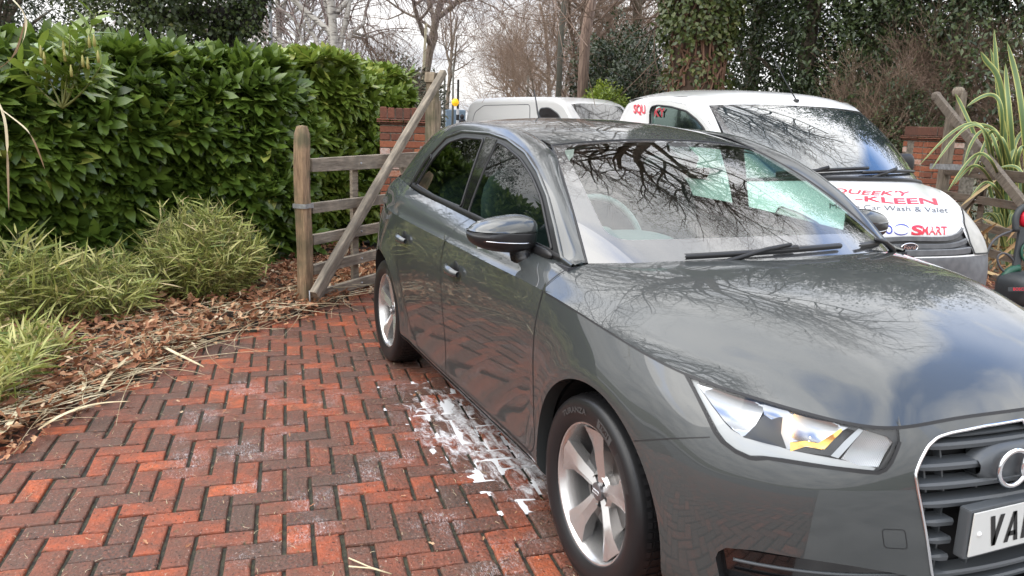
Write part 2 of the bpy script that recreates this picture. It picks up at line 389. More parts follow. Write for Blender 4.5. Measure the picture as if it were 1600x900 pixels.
# control net: rows from the underside edge up to the waist crease, columns from the nose round the corner to the tail
cols = [
 # y=0 nose
 [(1.95, 0, .16), (2.005, 0, .21), (2.022, 0, .30), (2.026, 0, .43), (2.020, 0, .56), (1.998, 0, .665), (1.965, 0, .735)],
 [(1.935, .25, .16), (1.985, .25, .21), (2.003, .25, .30), (2.008, .25, .43), (2.002, .25, .56), (1.982, .25, .662), (1.948, .25, .731)],
 [(1.89, .44, .16), (1.935, .45, .215), (1.95, .455, .30), (1.957, .46, .43), (1.952, .46, .56), (1.935, .445, .652), (1.912, .43, .716)],
 [(1.83, .585, .165), (1.868, .605, .22), (1.880, .612, .305), (1.882, .615, .43), (1.873, .613, .56), (1.850, .59, .655), (1.812, .565, .729)],
 [(1.735, .70, .17), (1.768, .735, .23), (1.775, .745, .31), (1.773, .748, .43), (1.762, .746, .56), (1.735, .725, .672), (1.695, .688, .757)],
 [(1.60, .77, .175), (1.61, .813, .24), (1.612, .825, .31), (1.608, .831, .44), (1.592, .833, .58), (1.565, .818, .695), (1.535, .782, .784)],
 [(1.27, .775, .175), (1.27, .833, .237), (1.27, .842, .305), (1.27, .848, .43), (1.27, .857, .585), (1.265, .853, .72), (1.255, .828, .822)],
 [(.90, .77, .175), (.90, .834, .235), (.90, .843, .30), (.90, .848, .42), (.90, .862, .58), (.90, .867, .735), (.90, .855, .859)],
 [(.45, .77, .175), (.45, .834, .235), (.45, .843, .30), (.45, .848, .42), (.45, .862, .58), (.45, .869, .735), (.45, .862, .869)],
 [(0, .77, .175), (0, .834, .235), (0, .843, .30), (0, .848, .42), (0, .862, .58), (0, .870, .74), (0, .864, .877)],
 [(-.45, .77, .175), (-.45, .834, .235), (-.45, .843, .30), (-.45, .848, .42), (-.45, .862, .58), (-.45, .871, .745), (-.45, .865, .884)],
 [(-.85, .77, .18), (-.85, .834, .24), (-.85, .843, .30), (-.85, .849, .42), (-.85, .863, .58), (-.85, .869, .75), (-.85, .862, .892)],
 [(-1.25, .77, .19), (-1.25, .830, .25), (-1.25, .842, .31), (-1.25, .852, .44), (-1.25, .862, .60), (-1.25, .858, .76), (-1.24, .836, .902)],
 [(-1.58, .73, .20), (-1.58, .785, .26), (-1.58, .80, .32), (-1.58, .805, .45), (-1.58, .805, .61), (-1.57, .795, .77), (-1.54, .765, .912)],
 [(-1.80, .63, .21), (-1.82, .67, .26), (-1.83, .68, .32), (-1.83, .68, .45), (-1.81, .68, .61), (-1.79, .675, .78), (-1.75, .655, .925)],
 [(-1.86, .35, .22), (-1.88, .36, .26), (-1.90, .36, .32), (-1.90, .36, .45), (-1.88, .36, .61), (-1.85, .36, .78), (-1.80, .35, .935)],
 [(-1.87, 0, .22), (-1.90, 0, .26), (-1.92, 0, .32), (-1.92, 0, .45), (-1.90, 0, .61), (-1.87, 0, .78), (-1.82, 0, .94)]]
NET = np.array(cols).transpose(1, 0, 2)
S1 = Patch(NET, body_mod, (3, 3))                                    # u 0..16, v 0..6
KU, KV = S1.K-1, S1.R-1
T = lambda u: S1(np.atleast_1d(u), np.full(np.size(u), float(KV)))
U9 = invert(S1, [(.90, .858)], XZ, (5, 9, 5, 6))[0][0]       # rear end of the bonnet on the crease

# --- shoulder between crease and window line
belt = [(.888, .748, .930), (.70, .756, .944), (.45, .762, .958), (0, .763, .982), (-.45, .762, .998), (-.85, .752, 1.012), (-1.15, .728, 1.028),
        (-1.45, .69, 1.045), (-1.72, .60, 1.055), (-1.80, .33, 1.06), (-1.83, 0, 1.06)]
bC = Curve(belt)
nb = len(belt)
_tu = np.array([U9, U9+.48, 8, 9, 10, 11, 11.8, 12.6, 13.7, 15, 16])
# --- bonnet
w0 = [(1.118, 0, .975), (1.33, 0, .960), (1.52, 0, .930), (1.70, 0, .883), (1.86, 0, .820), (1.965, 0, .735)]
w1 = [(1.105, .22, .973), (1.32, .22, .957), (1.51, .215, .927), (1.69, .215, .880), (1.845, .225, .818), (1.948, .25, .731)]
w2 = [(1.043, .43, .964), (1.28, .415, .949), (1.48, .40, .920), (1.655, .385, .874), (1.81, .385, .812), (1.912, .43, .716)]
w3 = [(.962, .595, .949), (1.215, .565, .934), (1.42, .535, .904), (1.595, .505, .858), (1.735, .50, .802), (1.84, .53, .724)]
w4 = [(.898, .70, .937), (1.165, .675, .908), (1.365, .645, .877), (1.53, .61, .838), (1.655, .60, .793), (1.755, .635, .742)]
w5 = [(.895, .785, .908), (1.13, .765, .874), (1.32, .735, .846), (1.475, .70, .815), (1.585, .685, .786), (1.67, .712, .764)]
w6 = [(.90, .853, .858), (1.095, .840, .840), (1.265, .825, .822), (1.40, .807, .803), (1.50, .789, .789), (1.575, .772, .779)]
UC = invert(S1, [(1.575, .779)], XZ, (3, 7, 5.5, 6))[0][0]
HN = np.array([w0, w1, w2, w3, w4, w5, w6])
_fe = T(UC*np.arange(7)/6); _se = T(U9+(UC-U9)*np.arange(6)/5)
_dx = _fe-HN[:, 5]
for k_, w_ in ((4, .55), (3, .18)): HN[:, k_] += _dx*w_*np.array([1, 1, .6])*[1, 1, .5]
HN[:, 5] = _fe; HN[6] = _se
H0 = Patch(HN, None, (0, 0), (3, 0))
def hood(u, v):
    X = H0(u, v); s = np.clip(u/5, 0, 1); w = np.clip(v/6, 0, 1)
    e1 = T(U9+(UC-U9)*s)-H0(u, np.full_like(u, 6.)); e2 = T(UC*w)-H0(np.full_like(u, 5.), v); e3 = T(UC)-H0(np.array([5.]), np.array([6.]))
    a = w**3; b = s**3
    return X+e1*a[:, None]+e2*b[:, None]-e3*(a*b)[:, None]
S3 = Fn(hood, 5, 6)

lowr = T(_tu)
uppr = np.array(belt)
midr = lowr*.45+uppr*.55; midr[:, 1] += .012; midr[:, 2] += .006
qur = lowr*.8+uppr*.2; qur[:, 1] += .0005; qur[:, 2] += .003
_he = hood(np.zeros(4), np.array([6., 5.62, 5.1, 4.52])); _he[:, 0] -= .003
S2N = np.array([lowr, qur, midr, uppr]); S2N[:, 0] = _he
S2 = Patch(S2N)


# --- greenhouse
def Wy(x, z):
    t = z-.96; return .768-.27*t-.22*np.where(t > 0, t*t, 0)-.03*(x+.1)**2
Eo = [(.90, .935), (.819, .948), (.715, 1.040), (.592, 1.134), (.450, 1.212), (.287, 1.275), (.063, 1.321), (-.166, 1.341), (-.542, 1.342), (-.765, 1.309), (-1.005, 1.181), (-1.165, 1.028)]
Eo3 = np.array([(x, Wy(np.array(x), np.array(z)), z) for x, z in Eo])
def ws(a, b):
    "windscreen: a -1..1 across (mirrored halves), b 0 bottom .. 1 top"
    a = np.asarray(a, float); b = np.asarray(b, float); k = np.abs(a)**2.3
    B = np.stack([1.125-.242*k, a*.686, .972-.034*k], -1); Tt = np.stack([.305-.083*k, a*.514, 1.340-.034*k], -1)
    X = B*(1-b)[:, None]+Tt*b[:, None]; g = (4*b*(1-b))[:, None]
    return X+g*np.array([.018, 0, .026])+g*np.stack([0*a, a*.012, 0*a], -1)
wsi = lambda b: ws(np.array([1.]), np.array([b]))[0]
Ei3 = np.array([wsi(0), wsi(.06), wsi(.25), wsi(.47), wsi(.70), wsi(.90), (.06, .524, 1.342), (-.17, .532, 1.370), (-.55, .534, 1.388), (-.90, .524, 1.377), (-1.42, .49, 1.315), (-1.72, .60, 1.056)])
dl = Ei3-Eo3; tn = np.gradient(Eo3, axis=0); nrm = np.cross(dl, tn); nrm /= np.linalg.norm(nrm, axis=1)[:, None]
nrm *= np.sign(nrm[:, 1]+nrm[:, 2])[:, None]
bul = np.array([.006, .008, .014, .016, .018, .020, .022, .024, .026, .028, .030, .004])[:, None]
S4N = np.array([Eo3, Eo3*.72+Ei3*.28+nrm*bul*.85, Eo3*.35+Ei3*.65+nrm*bul*.9, Ei3])
for k_, x_ in enumerate((-1.165, -1.33, -1.53, -1.72)): S4N[k_, -1] = bC(bC.find(0, x_))[0]-[0, .001, .003]
S4 = Patch(S4N)      # pillars and roof rail, u 0..11 v 0..3
rc = Curve([(.305, 0, 1.340), (.0, 0, 1.395), (-.38, 0, 1.421), (-.75, 0, 1.421), (-1.10, 0, 1.398), (-1.45, 0, 1.352), (-1.72, 0, 1.300)])
re_ = Curve([wsi(1.), (-.04, .527, 1.354), (-.38, .534, 1.382), (-.75, .530, 1.384), (-1.08, .516, 1.364), (-1.40, .492, 1.318), (-1.66, .45, 1.262)])
def roof(u, v):
    c = rc(u); e = re_(u); k = np.clip(v, 0, 1); kk = k**2.4
    X = np.stack([c[:, 0]+(e[:, 0]-c[:, 0])*k**2.3, e[:, 1]*k, c[:, 2]+(e[:, 2]-c[:, 2])*kk], -1); return X
S5 = Fn(roof, 6, 1)
S6 = Fn(lambda u, v: ws(u-1, v), 2, 1)                       # windscreen
def wall(u, v): return np.stack([u, Wy(u, v), v], -1)        # used directly with x, z

car = thing('parked_car', 'wet dark grey five door hatchback parked on the bricks, nearest the camera', 'car')
def pts_inv(P2, fn, box): return invert(S1, P2, fn, box)
# ---- feature outlines on the flank
SIDE = (5, 13.2, 0, 6)
def arch_poly(k):
    cx, cz, R = ARCH[k]; a = np.radians(np.linspace(-14, 194, 60)); Pp = [(cx+R*cos(t), cz+R*sin(t)) for t in a]
    box = (4.3, 8.2, 0, 6) if k == 0 else (10.2, 13.9, 0, 6)
    q = pts_inv(Pp, XZ, box); a_, b_ = q[0].copy(), q[-1].copy(); a_[1] = b_[1] = -.6
    return np.concatenate([[a_], q, [b_]]), q
AP = [arch_poly(0), arch_poly(1)]
def uvline(pts, step=.06, box=SIDE): return dense(pts_inv(dense(pts, step), XZ, box), .2)
fd = [(.915, .862), (.880, .74), (.868, .60), (.868, .42), (.890, .325), (.90, .262), (.20, .262), (-.11, .262), (-.108, .40), (-.118, .60), (-.118, .78), (-.085, .872), (.4, .868)]
rd = [(-.085, .872), (-.118, .78), (-.118, .60), (-.108, .40), (-.11, .262), (-.55, .262), (-.70, .33), (-.80, .46), (-.868, .62), (-.885, .76), (-.90, .886), (-.5, .882)]
def smooth_closed(pts, r=.03): return rounded(pts, r, 4)
def door_uv(pts):
    p = dense(rounded(pts, [0]+[.06]*(len(pts)-1), 3), .07, True); q = pts_inv(p, XZ, SIDE); q[:, 1] = np.where(p[:, 1] > .858, 6.3, q[:, 1]); return q
FD, RD = door_uv(fd), door_uv(rd)
NOSE = (0, 5.2, 0, 6)
def pix_uv(S, pts, box): return invert(S, np.array(pts, float), lambda X: project(mirror_y(X)), box)
# nose features: outlines picked on the surface
GRP = [(1600, 655), (1540, 665), (1486, 676), (1464, 683), (1449, 697), (1437, 720), (1429, 742), (1434, 770), (1441, 805), (1449, 850), (1455, 895)]
_g = pix_uv(S1, GRP, (0.0, 3.5, .5, 6)); _gx = S1(_g[:, 0], _g[:, 1])
gr_side = [(float(a), float(b)) for a, b in _gx[:, 1:]]
print('GRILLE', np.round(gr_side, 3).tolist())
zt_ = gr_side[0][1]+.003; yb, zb_ = gr_side[-1]
gr_poly = [(0, zt_)]+gr_side+[(yb-.022, zb_-.045), (yb-.05, .285), (0, .285)]
GR = pts_inv(dense(gr_poly, .04), YZ, NOSE); GR = np.concatenate([GR, [[-.5, GR[-1][1]], [-.5, GR[0][1]]]])
HLP = [(1072, 586), (1084, 608), (1100, 640), (1117, 675), (1128, 690), (1150, 706), (1172, 716), (1182, 717), (1200, 716), (1225, 720), (1262, 726), (1300, 731), (1345, 737), (1372, 739), (1384, 734), (1393, 722), (1401, 704), (1406, 690)]
HL = pix_uv(S1, dense(HLP, 14), (1.2, 6.2, 2.5, 6)); HLo = HL.copy()
HL = np.concatenate([HL, [[HL[-1][0], 6.4], [HL[0][0], 6.4]]])
FOGP = [(1118, 872), (1122, 862), (1134, 856), (1180, 860), (1250, 872), (1330, 884), (1400, 896), (1440, 905), (1440, 960), (1330, 960), (1200, 940), (1128, 920)]
FOG = pix_uv(S1, dense(FOGP, 18), (1.2, 5.2, 0, 5))
FOG = FOG[:, :]; 
TOW = pix_uv(S1, dense(rounded([(1378, 827), (1414, 828), (1418, 858), (1382, 856)], 6, 4), 8, True), (1, 4, 1, 5))
# bumper joint: lamp corner to wheel arch
BJ = pix_uv(S1, [(1109, 683), (1080, 684), (1050, 685), (1020, 687), (990, 689)], (3.5, 7.2, 2, 6))
reg = cut(S1, 288, 78, [('front_door', FD), ('rear_door', RD), ('arch', AP[0][0]), ('arch', AP[1][0]), ('lamp', HL), ('grille', GR), ('fog', FOG)])
rg3 = cut(S3, 90, 60, [])
rg5 = cut(S5, 70, 24, [])
rg4 = cut(S4, 110, 16, [])
# shoulder split at the doors
def s2x(x): return bC.find(0, x)
def dl_(pts): return invert(S2, pts, XZ, (0, 8.5, 0, 3))
dF = np.array([[-.5, -.5], [dl_([(.915, .862)])[0][0], -.5], [dl_([(.925, .89)])[0][0], 1.4], [s2x(.93), 3.5], [s2x(-.06), 3.5], dl_([(-.075, .94)])[0], [dl_([(-.085, .878)])[0][0], -.5]])
dF = np.array([[0.02, -.5], [.05, 3.5], [s2x(-.03), 3.5], [dl_([(-.06, .93)])[0][0], 1.5], [dl_([(-.085, .878)])[0][0], -.5]])
dR = np.array([dF[4], dF[3], dF[2], [s2x(-1.0), 3.5], [dl_([(-.955, .95)])[0][0], 1.5], [dl_([(-.90, .888)])[0][0], -.5]])
rg2 = cut(S2, 120, 14, [('front_door', dense(dF, .3, True)), ('rear_door', dense(dR, .3, True))])
def sgn_check(S, u, v, ref): 
    n = normals(S, np.array([u]), np.array([v]))[0]; return 1 if n@np.array(ref) > 0 else -1
o1, o2, o3, o4, o5, o6 = sgn_check(S1, 8, 3, (0, 1, 0)), sgn_check(S2, 4, 1.5, (0, 1, 0)), sgn_check(S3, 2, 2, (0, 0, 1)), sgn_check(S4, 6, 1.5, (0, 1, 1)), sgn_check(S5, 3, .5, (0, 0, 1)), sgn_check(S6, 1.2, .5, (1, 0, 1))
body = Surf(); hoodS = Surf()
doors = {}
for mir in (True, False):                                     # True is the car's right side, at -y, nearest the camera
    body.add(S1, reg['body'], 0, mir, o1)
    body.add(S2, rg2['body'], 0, mir, o2); body.add(S4, rg4['body'], 0, mir, o4); body.add(S5, rg5['body'], 0, mir, o5)
    hoodS.add(S3, rg3['body'], 0, mir, o3)
    for k in ('front_door', 'rear_door'):
        d = Surf(); d.add(S1, reg[k], 0, mir, o1); d.add(S2, rg2[k], 0, mir, o2); doors[(k, mir)] = d
# door, bonnet and body meshes
body.build('body', m_paint, car)
hood_o = hoodS.build('bonnet', m_paint, car)
door_o = {}
for (k, mir), d in doors.items(): door_o[(k, mir)] = d.build('front_door' if k == 'front_door' else 'rear_door', m_paint, car)

def S1s(X): return X
# ---- arches: rolled lip, liner
for mir in (True, False):
    sg = -1 if mir else 1
    for k in (0, 1):
        lip = Surf(); lin = MB(); q = AP[k][1]; X = S1(q[:, 0], q[:, 1]); X[:, 1] -= .0005; I = X.copy(); I[:, 1] -= .05
        cx, cz, R = ARCH[k]; A_ = X*[1, sg, 1]; B_ = I*[1, sg, 1]
        c = np.array([cx, 0, cz]); nr = c-A_; nr[:, 1] = 0; lip.strip(A_, B_, nr)
        a = np.radians(np.linspace(-18, 198, 40)); yy = [.80, .62, .45]
        G = np.array([[(cx+(R+.004)*cos(t), sg*y, cz+(R+.004)*sin(t)) for y in yy] for t in a]); lin.grid(G)
        G = np.array([[(cx+r*cos(t), sg*.45, cz+r*sin(t)) for r in (0.01, R+.004)] for t in a]); lin.grid(G)
        lo_ = lip.build('wheel_arch_lip', m_paint, car); lin.build('wheel_arch_liner', m_dark, lo_)
ub = MB(); ub.box((0, 0, .21), (3.2, 1.45, .06)); ub.box((1.65, 0, .22), (.5, 1.2, .06)); ub.box((-1.6, 0, .3), (.5, 1.3, .2))
ub.box((1.58, 0, .45), (.06, 1.1, .40)); ub.build('underbody', m_dark, car)

# ---- panel joints
gap = Surf()
def uvdoor(poly, vmax=6.0): 
    p = poly[poly[:, 1] <= vmax]; return p
def joint(S, q, mir, w=.0022, off=.0007, o=1): ribbon(gap, S, q, w, off, mir, o)
def vline(pts): return pts_inv(dense(pts, .04), XZ, SIDE)
def open_round(P_, r, k=5): q = rounded(P_, r, k); return np.concatenate([[P_[0]], q[k+1:-(k+1)], [P_[-1]]])
g_front = vline(open_round([(.905, .857), (.880, .74), (.868, .60), (.868, .42), (.885, .315), (.84, .266), (.20, .262)], .06))
g_mid = vline([(-.085, .876), (-.100, .84), (-.118, .78), (-.118, .60), (-.108, .42), (-.110, .262)])
g_sill = vline([(.86, .268), (.2, .263), (-.3, .263), (-.55, .266)])
g_rear = vline([(-.55, .266), (-.70, .335), (-.80, .465), (-.868, .62), (-.885, .76), (-.90, .884)])
g_fuel = None
hoodline = np.array([(u, 5.985) for u in np.linspace(UC, U9, 60)])
hoodfront = np.array([(u, 5.985) for u in np.linspace(0, UC, 60)])
for mir in (True, False):
    for q in (g_front, g_mid, g_sill, g_rear): joint(S1, q, mir, .0030, .0009, o1)
    joint(S1, hoodline, mir, .0028, .0008, o1); joint(S1, hoodfront, mir, .0040, .0008, o1)
    joint(S1, dense(BJ, .08), mir, .0016, .0007, o1)
    joint(S1, np.concatenate([TOW, TOW[:1]]), mir, .0010, .0006, o1)
    # across the shoulder
    for a, b in ((dF[4], dF[2]), (dF[0], dF[1])): pass
    joint(S2, np.array([(dF[4][0]+(dF[2][0]-dF[4][0])*t, t*3) for t in np.linspace(0, 1, 12)]), mir, .0022, .0008, o2)
    joint(S2, np.array([(dR[5][0]+(dR[3][0]-dR[5][0])*t, t*3) for t in np.linspace(0, 1, 12)]), mir, .0022, .0008, o2)
    joint(S2, np.array([(.03+t*.02, t*3) for t in np.linspace(0, 1, 12)]), mir, .0026, .0008, o2)
    # roof seam
    joint(S4, np.array([(u, 2.93) for u in np.linspace(5.4, 9.6, 60)]), mir, .0035, .0008, o4)
    # joint between the door frames and the arch
    joint(S4, np.array([(u, .10) for u in np.linspace(.3, 10.9, 90)]), mir, .0028, .0008, o4)
gap.build('panel_joint', m_rubber, car)

# bright lower edge of the crease under the sill
for mir in (True, False):
    sill = Surf(); ribbon(sill, S1, np.array([(u, 1.0) for u in np.linspace(U9+.15, 11.2, 60)]), .012, .003, mir, o1); sill.build('sill_strip', m_black, car)

# ---- side windows, pillars and mouldings on the door wall
wallS = Fn(wall, 3, 3); wallS.K = 10; wallS.R = 10
def wall_region(sf, poly, mir, off=0.0, mi=0, step=.03, holes=()):
    poly = np.array(poly); mn, mxx = poly.min(0), poly.max(0)
    W_ = Fn(lambda u, v: wall(u-5, v), 10, 4)
    P2 = poly+[5, 0]
    r = cut(W_, max(2, int((mxx[0]-mn[0])/.06)), max(2, int((mxx[1]-mn[1])/.05)), [('x', dense(P2, step, True))]+[('h', dense(np.array(h)+[5, 0], step, True)) for h in holes], (mn[0]+5-.01, mxx[0]+5+.01, mn[1]-.01, mxx[1]+.01))
    sf.add(W_, r['x'], off, mir, sgn_check(W_, 5, 1.1, (0, 1, 0)), mi)
beltf = lambda x: np.interp(x, [-1.165, -.85, -.45, 0, .45, .80, .90], [1.028, 1.012, .998, .982, .958, .9385, .935])
frame = rounded([(.885, .934)]+[e for e in Eo[1:-1]]+[(-1.165, 1.028)]+[(x, beltf(x)-.004) for x in (-.85, -.45, 0, .45)], [.0]*16, 1)
frame = np.array([(.893, .930)]+[tuple(e) for e in Eo[1:]]+[(x, beltf(x)-.006) for x in (-.85, -.45, 0, .45, .8)])
fw = rounded([(.745, .962), (.690, 1.010), (.560, 1.120), (.425, 1.192), (.265, 1.252), (.060, 1.296), (-.030, 1.306), (-.060, 1.150), (-.078, .998), (.30, .985)], [.02, .05, .05, .05, .05, .05, .02, .05, .02, 0], 4)
rw = rounded([(-.188, 1.012), (-.190, 1.160), (-.205, 1.314), (-.480, 1.315), (-.690, 1.285), (-.800, 1.230), (-.880, 1.170), (-1.000, 1.046), (-.6, 1.022)], [.02, .05, .02, .06, .05, .05, .04, .02, 0], 4)
qw = rounded([(-.900, 1.195), (-1.030, 1.050), (-1.125, 1.044), (-.985, 1.175), (-.93, 1.215)], .01, 3)
blk = np.array([(-.050, 1.318), (-.078, 1.150), (-.098, .985), (-.168, .990), (-.175, 1.150), (-.190, 1.326)])      # gloss pillar between the doors
for mir in (True, False):
    tr = Surf(); wall_region(tr, frame, mir, 0.0, holes=(fw, rw)); t_o = tr.build('door_frame', m_trim, car)
    for poly, nm, d in ((fw, 'window', door_o[('front_door', mir)]), (rw, 'window', door_o[('rear_door', mir)])):
        g = Surf(); wall_region(g, poly, mir, .0035); g.build(nm, m_glass, d)
    g = Surf(); wall_region(g, qw, mir, .0035); g.build('quarter_window', m_gloss, car)
    g = Surf(); wall_region(g, blk, mir, .003); g.build('door_pillar', m_gloss, car)
    # rubber seal round each pane and the moulding along the waist
    sl = MB(); sgn = -1 if mir else 1
    for poly, rr in ((fw, .006), (rw, .006), (qw, .004)):
        Q = np.array([(x, sgn*(Wy(np.array(x), np.array(z))+.003), z) for x, z in np.concatenate([poly, poly[:1]])]); sl.tube(Q, rr, 6, False)
    sl.build('window_seal', m_rubber, car, True)
    md = MB(); xs = np.linspace(.845, -1.08, 40); Q = np.array([(x, sgn*(Wy(np.array(x), beltf(x)+0.)+.004), beltf(x)+.008) for x in xs]); 
    G = np.array([[q+np.array([0, sgn*a, b])*min(1, .15+(.845-q[0])*14) for a, b in ((-.006, -.012), (.004, -.008), (.005, .006), (-.002, .016))] for q in Q]); md.grid(G, 0, not mir)
    md.build('waist_moulding', m_black, car, True)
    # frame edge above the panes: body-coloured sash of the doors
    fr = MB(); Q = np.array([(x, sgn*(Wy(np.array(x), np.array(z))+.002), z) for x, z in dense(Eo[0:], .03)]); fr.tube(Q, .0075, 8, False); fr.build('door_sash', m_paint, car, True)
# holes where the panes are: the frame panel is opened by leaving glass over a dark cabin
# ---- windscreen with its black ceramic border
def wsr(w0_, w1_, w2_, r):   # border widths: bottom, side, top in ab units
    return rounded([(1-1+w1_, w0_), (2-w1_, w0_), (2-w1_*.55, 1-w2_), (w1_*.55, 1-w2_)], r, 8)
clear = dense(wsr(.135, .115, .035, .11), .05, True)
rw6 = cut(S6, 80, 40, [('clear', clear)])
wsc = Surf(); wsc.add(S6, rw6['clear'], 0, False, o6); wso = wsc.build('windscreen', m_wglass, car)
m_frit = mat('ceramic_border', (.035, .036, .038), .25, 0, 1.0, .01); P(m_frit).inputs['Coat IOR'].default_value = 1.9
fr6 = Surf(); fr6.add(S6, rw6['body'], 0, False, o6); fr6.build('windscreen_border', m_frit, wso)
sl = MB()
for sg in (-1, 1):
    Q = np.array([ws(np.array([sg*1.0]), np.array([b]))[0] for b in np.linspace(0, 1, 30)]); sl.tube(Q, .005, 6, False)
Q = np.array([ws(np.array([a]), np.array([1.]))[0] for a in np.linspace(-1, 1, 40)]); sl.tube(Q, .0045, 6, False)
sl.build('windscreen_seal', m_rubber, car, True)
# cowl under the screen
cw = MB(); G = []
for a in np.linspace(-1, 1, 41):
    p = ws(np.array([a]), np.array([0.]))[0]; G.append([p+[-.03, 0, -.004], p+[.03, 0, -.028], p+[.10, 0, -.05]])
cw.grid(np.array(G)); cw.build('cowl', m_black, car, True)
# dark structure under bonnet edges so that joints show black
# ---- rear screen and tailgate
rg = MB(); G = []
for a in np.linspace(-1, 1, 21):
    top = np.array([-1.72+.06*abs(a)**2.3, .45*a, 1.296-.036*abs(a)**2.4]); bot = np.array([-1.83+.11*abs(a)**2.3, .60*a, 1.06]); G.append([top, (top+bot)/2+[-.01, 0, .005], bot])
rg.grid(np.array(G)); rg.build('rear_window', m_gloss, car, True)

# ---- wheels
def wheel(x, y, side, steer=0.0):
    root = bpy.data.objects.new('wheel', None); COL.objects.link(root); root.parent = car; root.location = (x, y, .30)
    root.rotation_euler = (0, 0, (0 if side < 0 else pi)+steer); root.empty_display_size = .1
    # local frame: outside is -y
    ty = MB(); prof = [(.212, -.083), (.216, -.092), (.228, -.099), (.248, -.1035), (.266, -.104), (.281, -.1005), (.290, -.094), (.2955, -.084), (.2985, -.066), (.2995, -.03), (.2995, .03), (.2985, .066), (.2955, .084), (.287, .097), (.262, .104), (.23, .099), (.214, .085)]
    ty.lathe(prof, 96); 
    # tread blocks round the shoulder and circumferential ribs
    for k in range(64):
        a = k*2*pi/64; da = .036
        for (r0, y0, r1, y1) in ((.2915, -.0915, .3015, -.058), (.3012, -.050, .3020, -.018), (.3020, -.010, .3020, .022), (.3018, .030, .3012, .056), (.3015, .062, .2930, .090)):
            sh = a+.02*(1 if y0 > -.02 else 0)
            V = []
            for t in (sh, sh+da+.026):
                for (r, yy) in ((r0, y0), (r1, y1), (r1-.012, y1), (r0-.012, y0)): V.append((r*cos(t), yy, r*sin(t)))
            ty.add(V, [(0, 1, 5, 4), (1, 2, 6, 5), (2, 3, 7, 6), (3, 0, 4, 7), (0, 3, 2, 1), (4, 5, 6, 7)])
    ty.build('tyre', m_tyre, root, angle=35)
    # raised sidewall lettering: on the sidewall outside
    for txt, ac, sz in (('TURANZA', 1.95, .020), ('T001', 1.19, .018)):
        lt = MB(); V, F = text_mesh(txt, sz*1.25, .0006); Q = []
        for vx, vy, _ in V:
            r = .252+vy; t = ac-vx*1.35/.252; Q.append((r*cos(t), -.1056, r*sin(t)))
        lt.add(Q, [f[::-1] for f in F], 0); lt.build('tyre_lettering', m_gloss if txt == 'T001' else m_tyremark, root)
    lt = MB(); V = []
    for t in np.linspace(1.19-.17, 1.19+.17, 10): V += [(.238*cos(t), -.1048, .238*sin(t)), (.266*cos(t), -.1046, .266*sin(t))]
    lt.add(V, [(2*i, 2*i+1, 2*i+3, 2*i+2) for i in range(9)], 0); lt.build('size_panel', m_tyremark, root)
    lt = MB()
    for k in range(26):
        t = .86-k*.017; lt.box((0, 0, 0), (.024, .0012, .0016)); V = lt.v[-1]+np.array([.253, -.1046, 0]); c, s_ = cos(t), sin(t); lt.v[-1] = np.stack([V[:, 0]*c-V[:, 2]*s_, V[:, 1], V[:, 0]*s_+V[:, 2]*c], 1)
    lt.build('sidewall_ribbing', m_tyremark, root)
    rim = MB(); rim.lathe([(.196, .09), (.199, .06), (.192, -.02), (.197, -.060), (.2025, -.078), (.2085, -.0865), (.2135, -.088), (.2165, -.085), (.2165, -.078), (.2130, -.070)], 96)
    rim.lathe([(.02, .012), (.060, .012), (.066, -.01), (.062, -.045), (.05, -.055)], 48)
    # five faceted blades, broad at the rim
    for k in range(5):
        b = pi/2+k*2*pi/5+.02
        def pt(r, t, yy): return (r*cos(b+t), yy, r*sin(b+t))
        # front face outline, r / angle / depth, with a ridge line along the blade
        Lp = [(.030, .52, -.052), (.062, .40, -.050), (.105, .255, -.058), (.150, .240, -.066), (.201, .355, -.076)]
        Rp = [(.030, -.52, -.052), (.062, -.40, -.050), (.105, -.265, -.058), (.150, -.225, -.066), (.201, -.235, -.076)]
        Mp = [(.030, 0, -.058), (.062, .02, -.062), (.105, .03, -.071), (.150, .02, -.076), (.2015, -.06, -.0815)]
        V = [pt(*q) for q in Lp]+[pt(*q) for q in Mp]+[pt(*q) for q in Rp]
        V += [pt(r, t*.80, y+.042) for r, t, y in Lp]+[pt(r, t*.80, y+.042) for r, t, y in Rp]
        F = []
        for i in range(4):
            F += [(i, i+1, i+6, i+5), (i+5, i+6, i+11, i+10), (i+1, i, i+15, i+16), (i+10, i+11, i+21, i+20)]
        rim.add(V, F)
        # bolt recess between blades
        t = b+pi/5; rim.lathe([(.001, -.040), (.0085, -.040), (.0095, -.030)], 8, c=(.052*cos(t), 0, .052*sin(t)), mi=1)
    rim.build('rim', [m_alloy, m_gloss], root, angle=28)
    cp = MB(); cp.lathe([(.0001, -.0655), (.022, -.0655), (.0275, -.063), (.029, -.055), (.029, -.045)], 40); cpo = cp.build('hub_cap', m_cap, root, angle=40)
    rn = MB()
    for k in range(4):
        c = (-.0135+.009*k, -.0665, 0); a = np.linspace(0, 2*pi, 20); rn.tube(np.stack([c[0]+.0065*np.cos(a), 0*a+c[1], c[2]+.0065*np.sin(a)], 1), .0011, 5, False)
    rn.build('badge', m_chrome, cpo, True)
    br = MB(); br.lathe([(.05, -.02), (.07, -.022), (.128, -.022), (.128, -.004), (.07, -.004)], 64); br.build('brake_disc', m_disc, root, angle=30)
    ca = MB(); ca.box((-.095*cos(.5), .0, .095*sin(.5)), (.06, .07, .13), Ry(.5), 0, .008); ca.build('brake_caliper', m_black, root)
    bk = MB(); bk.lathe([(.03, .03), (.192, .03)], 32); bk.build('backing_plate', m_dark, root)
    return root
m_tyre = mat('tyre_rubber', (.013, .013, .014), .36, spec=.4); m_tyremark = mat('tyre_mark', (.055, .055, .055), .5)
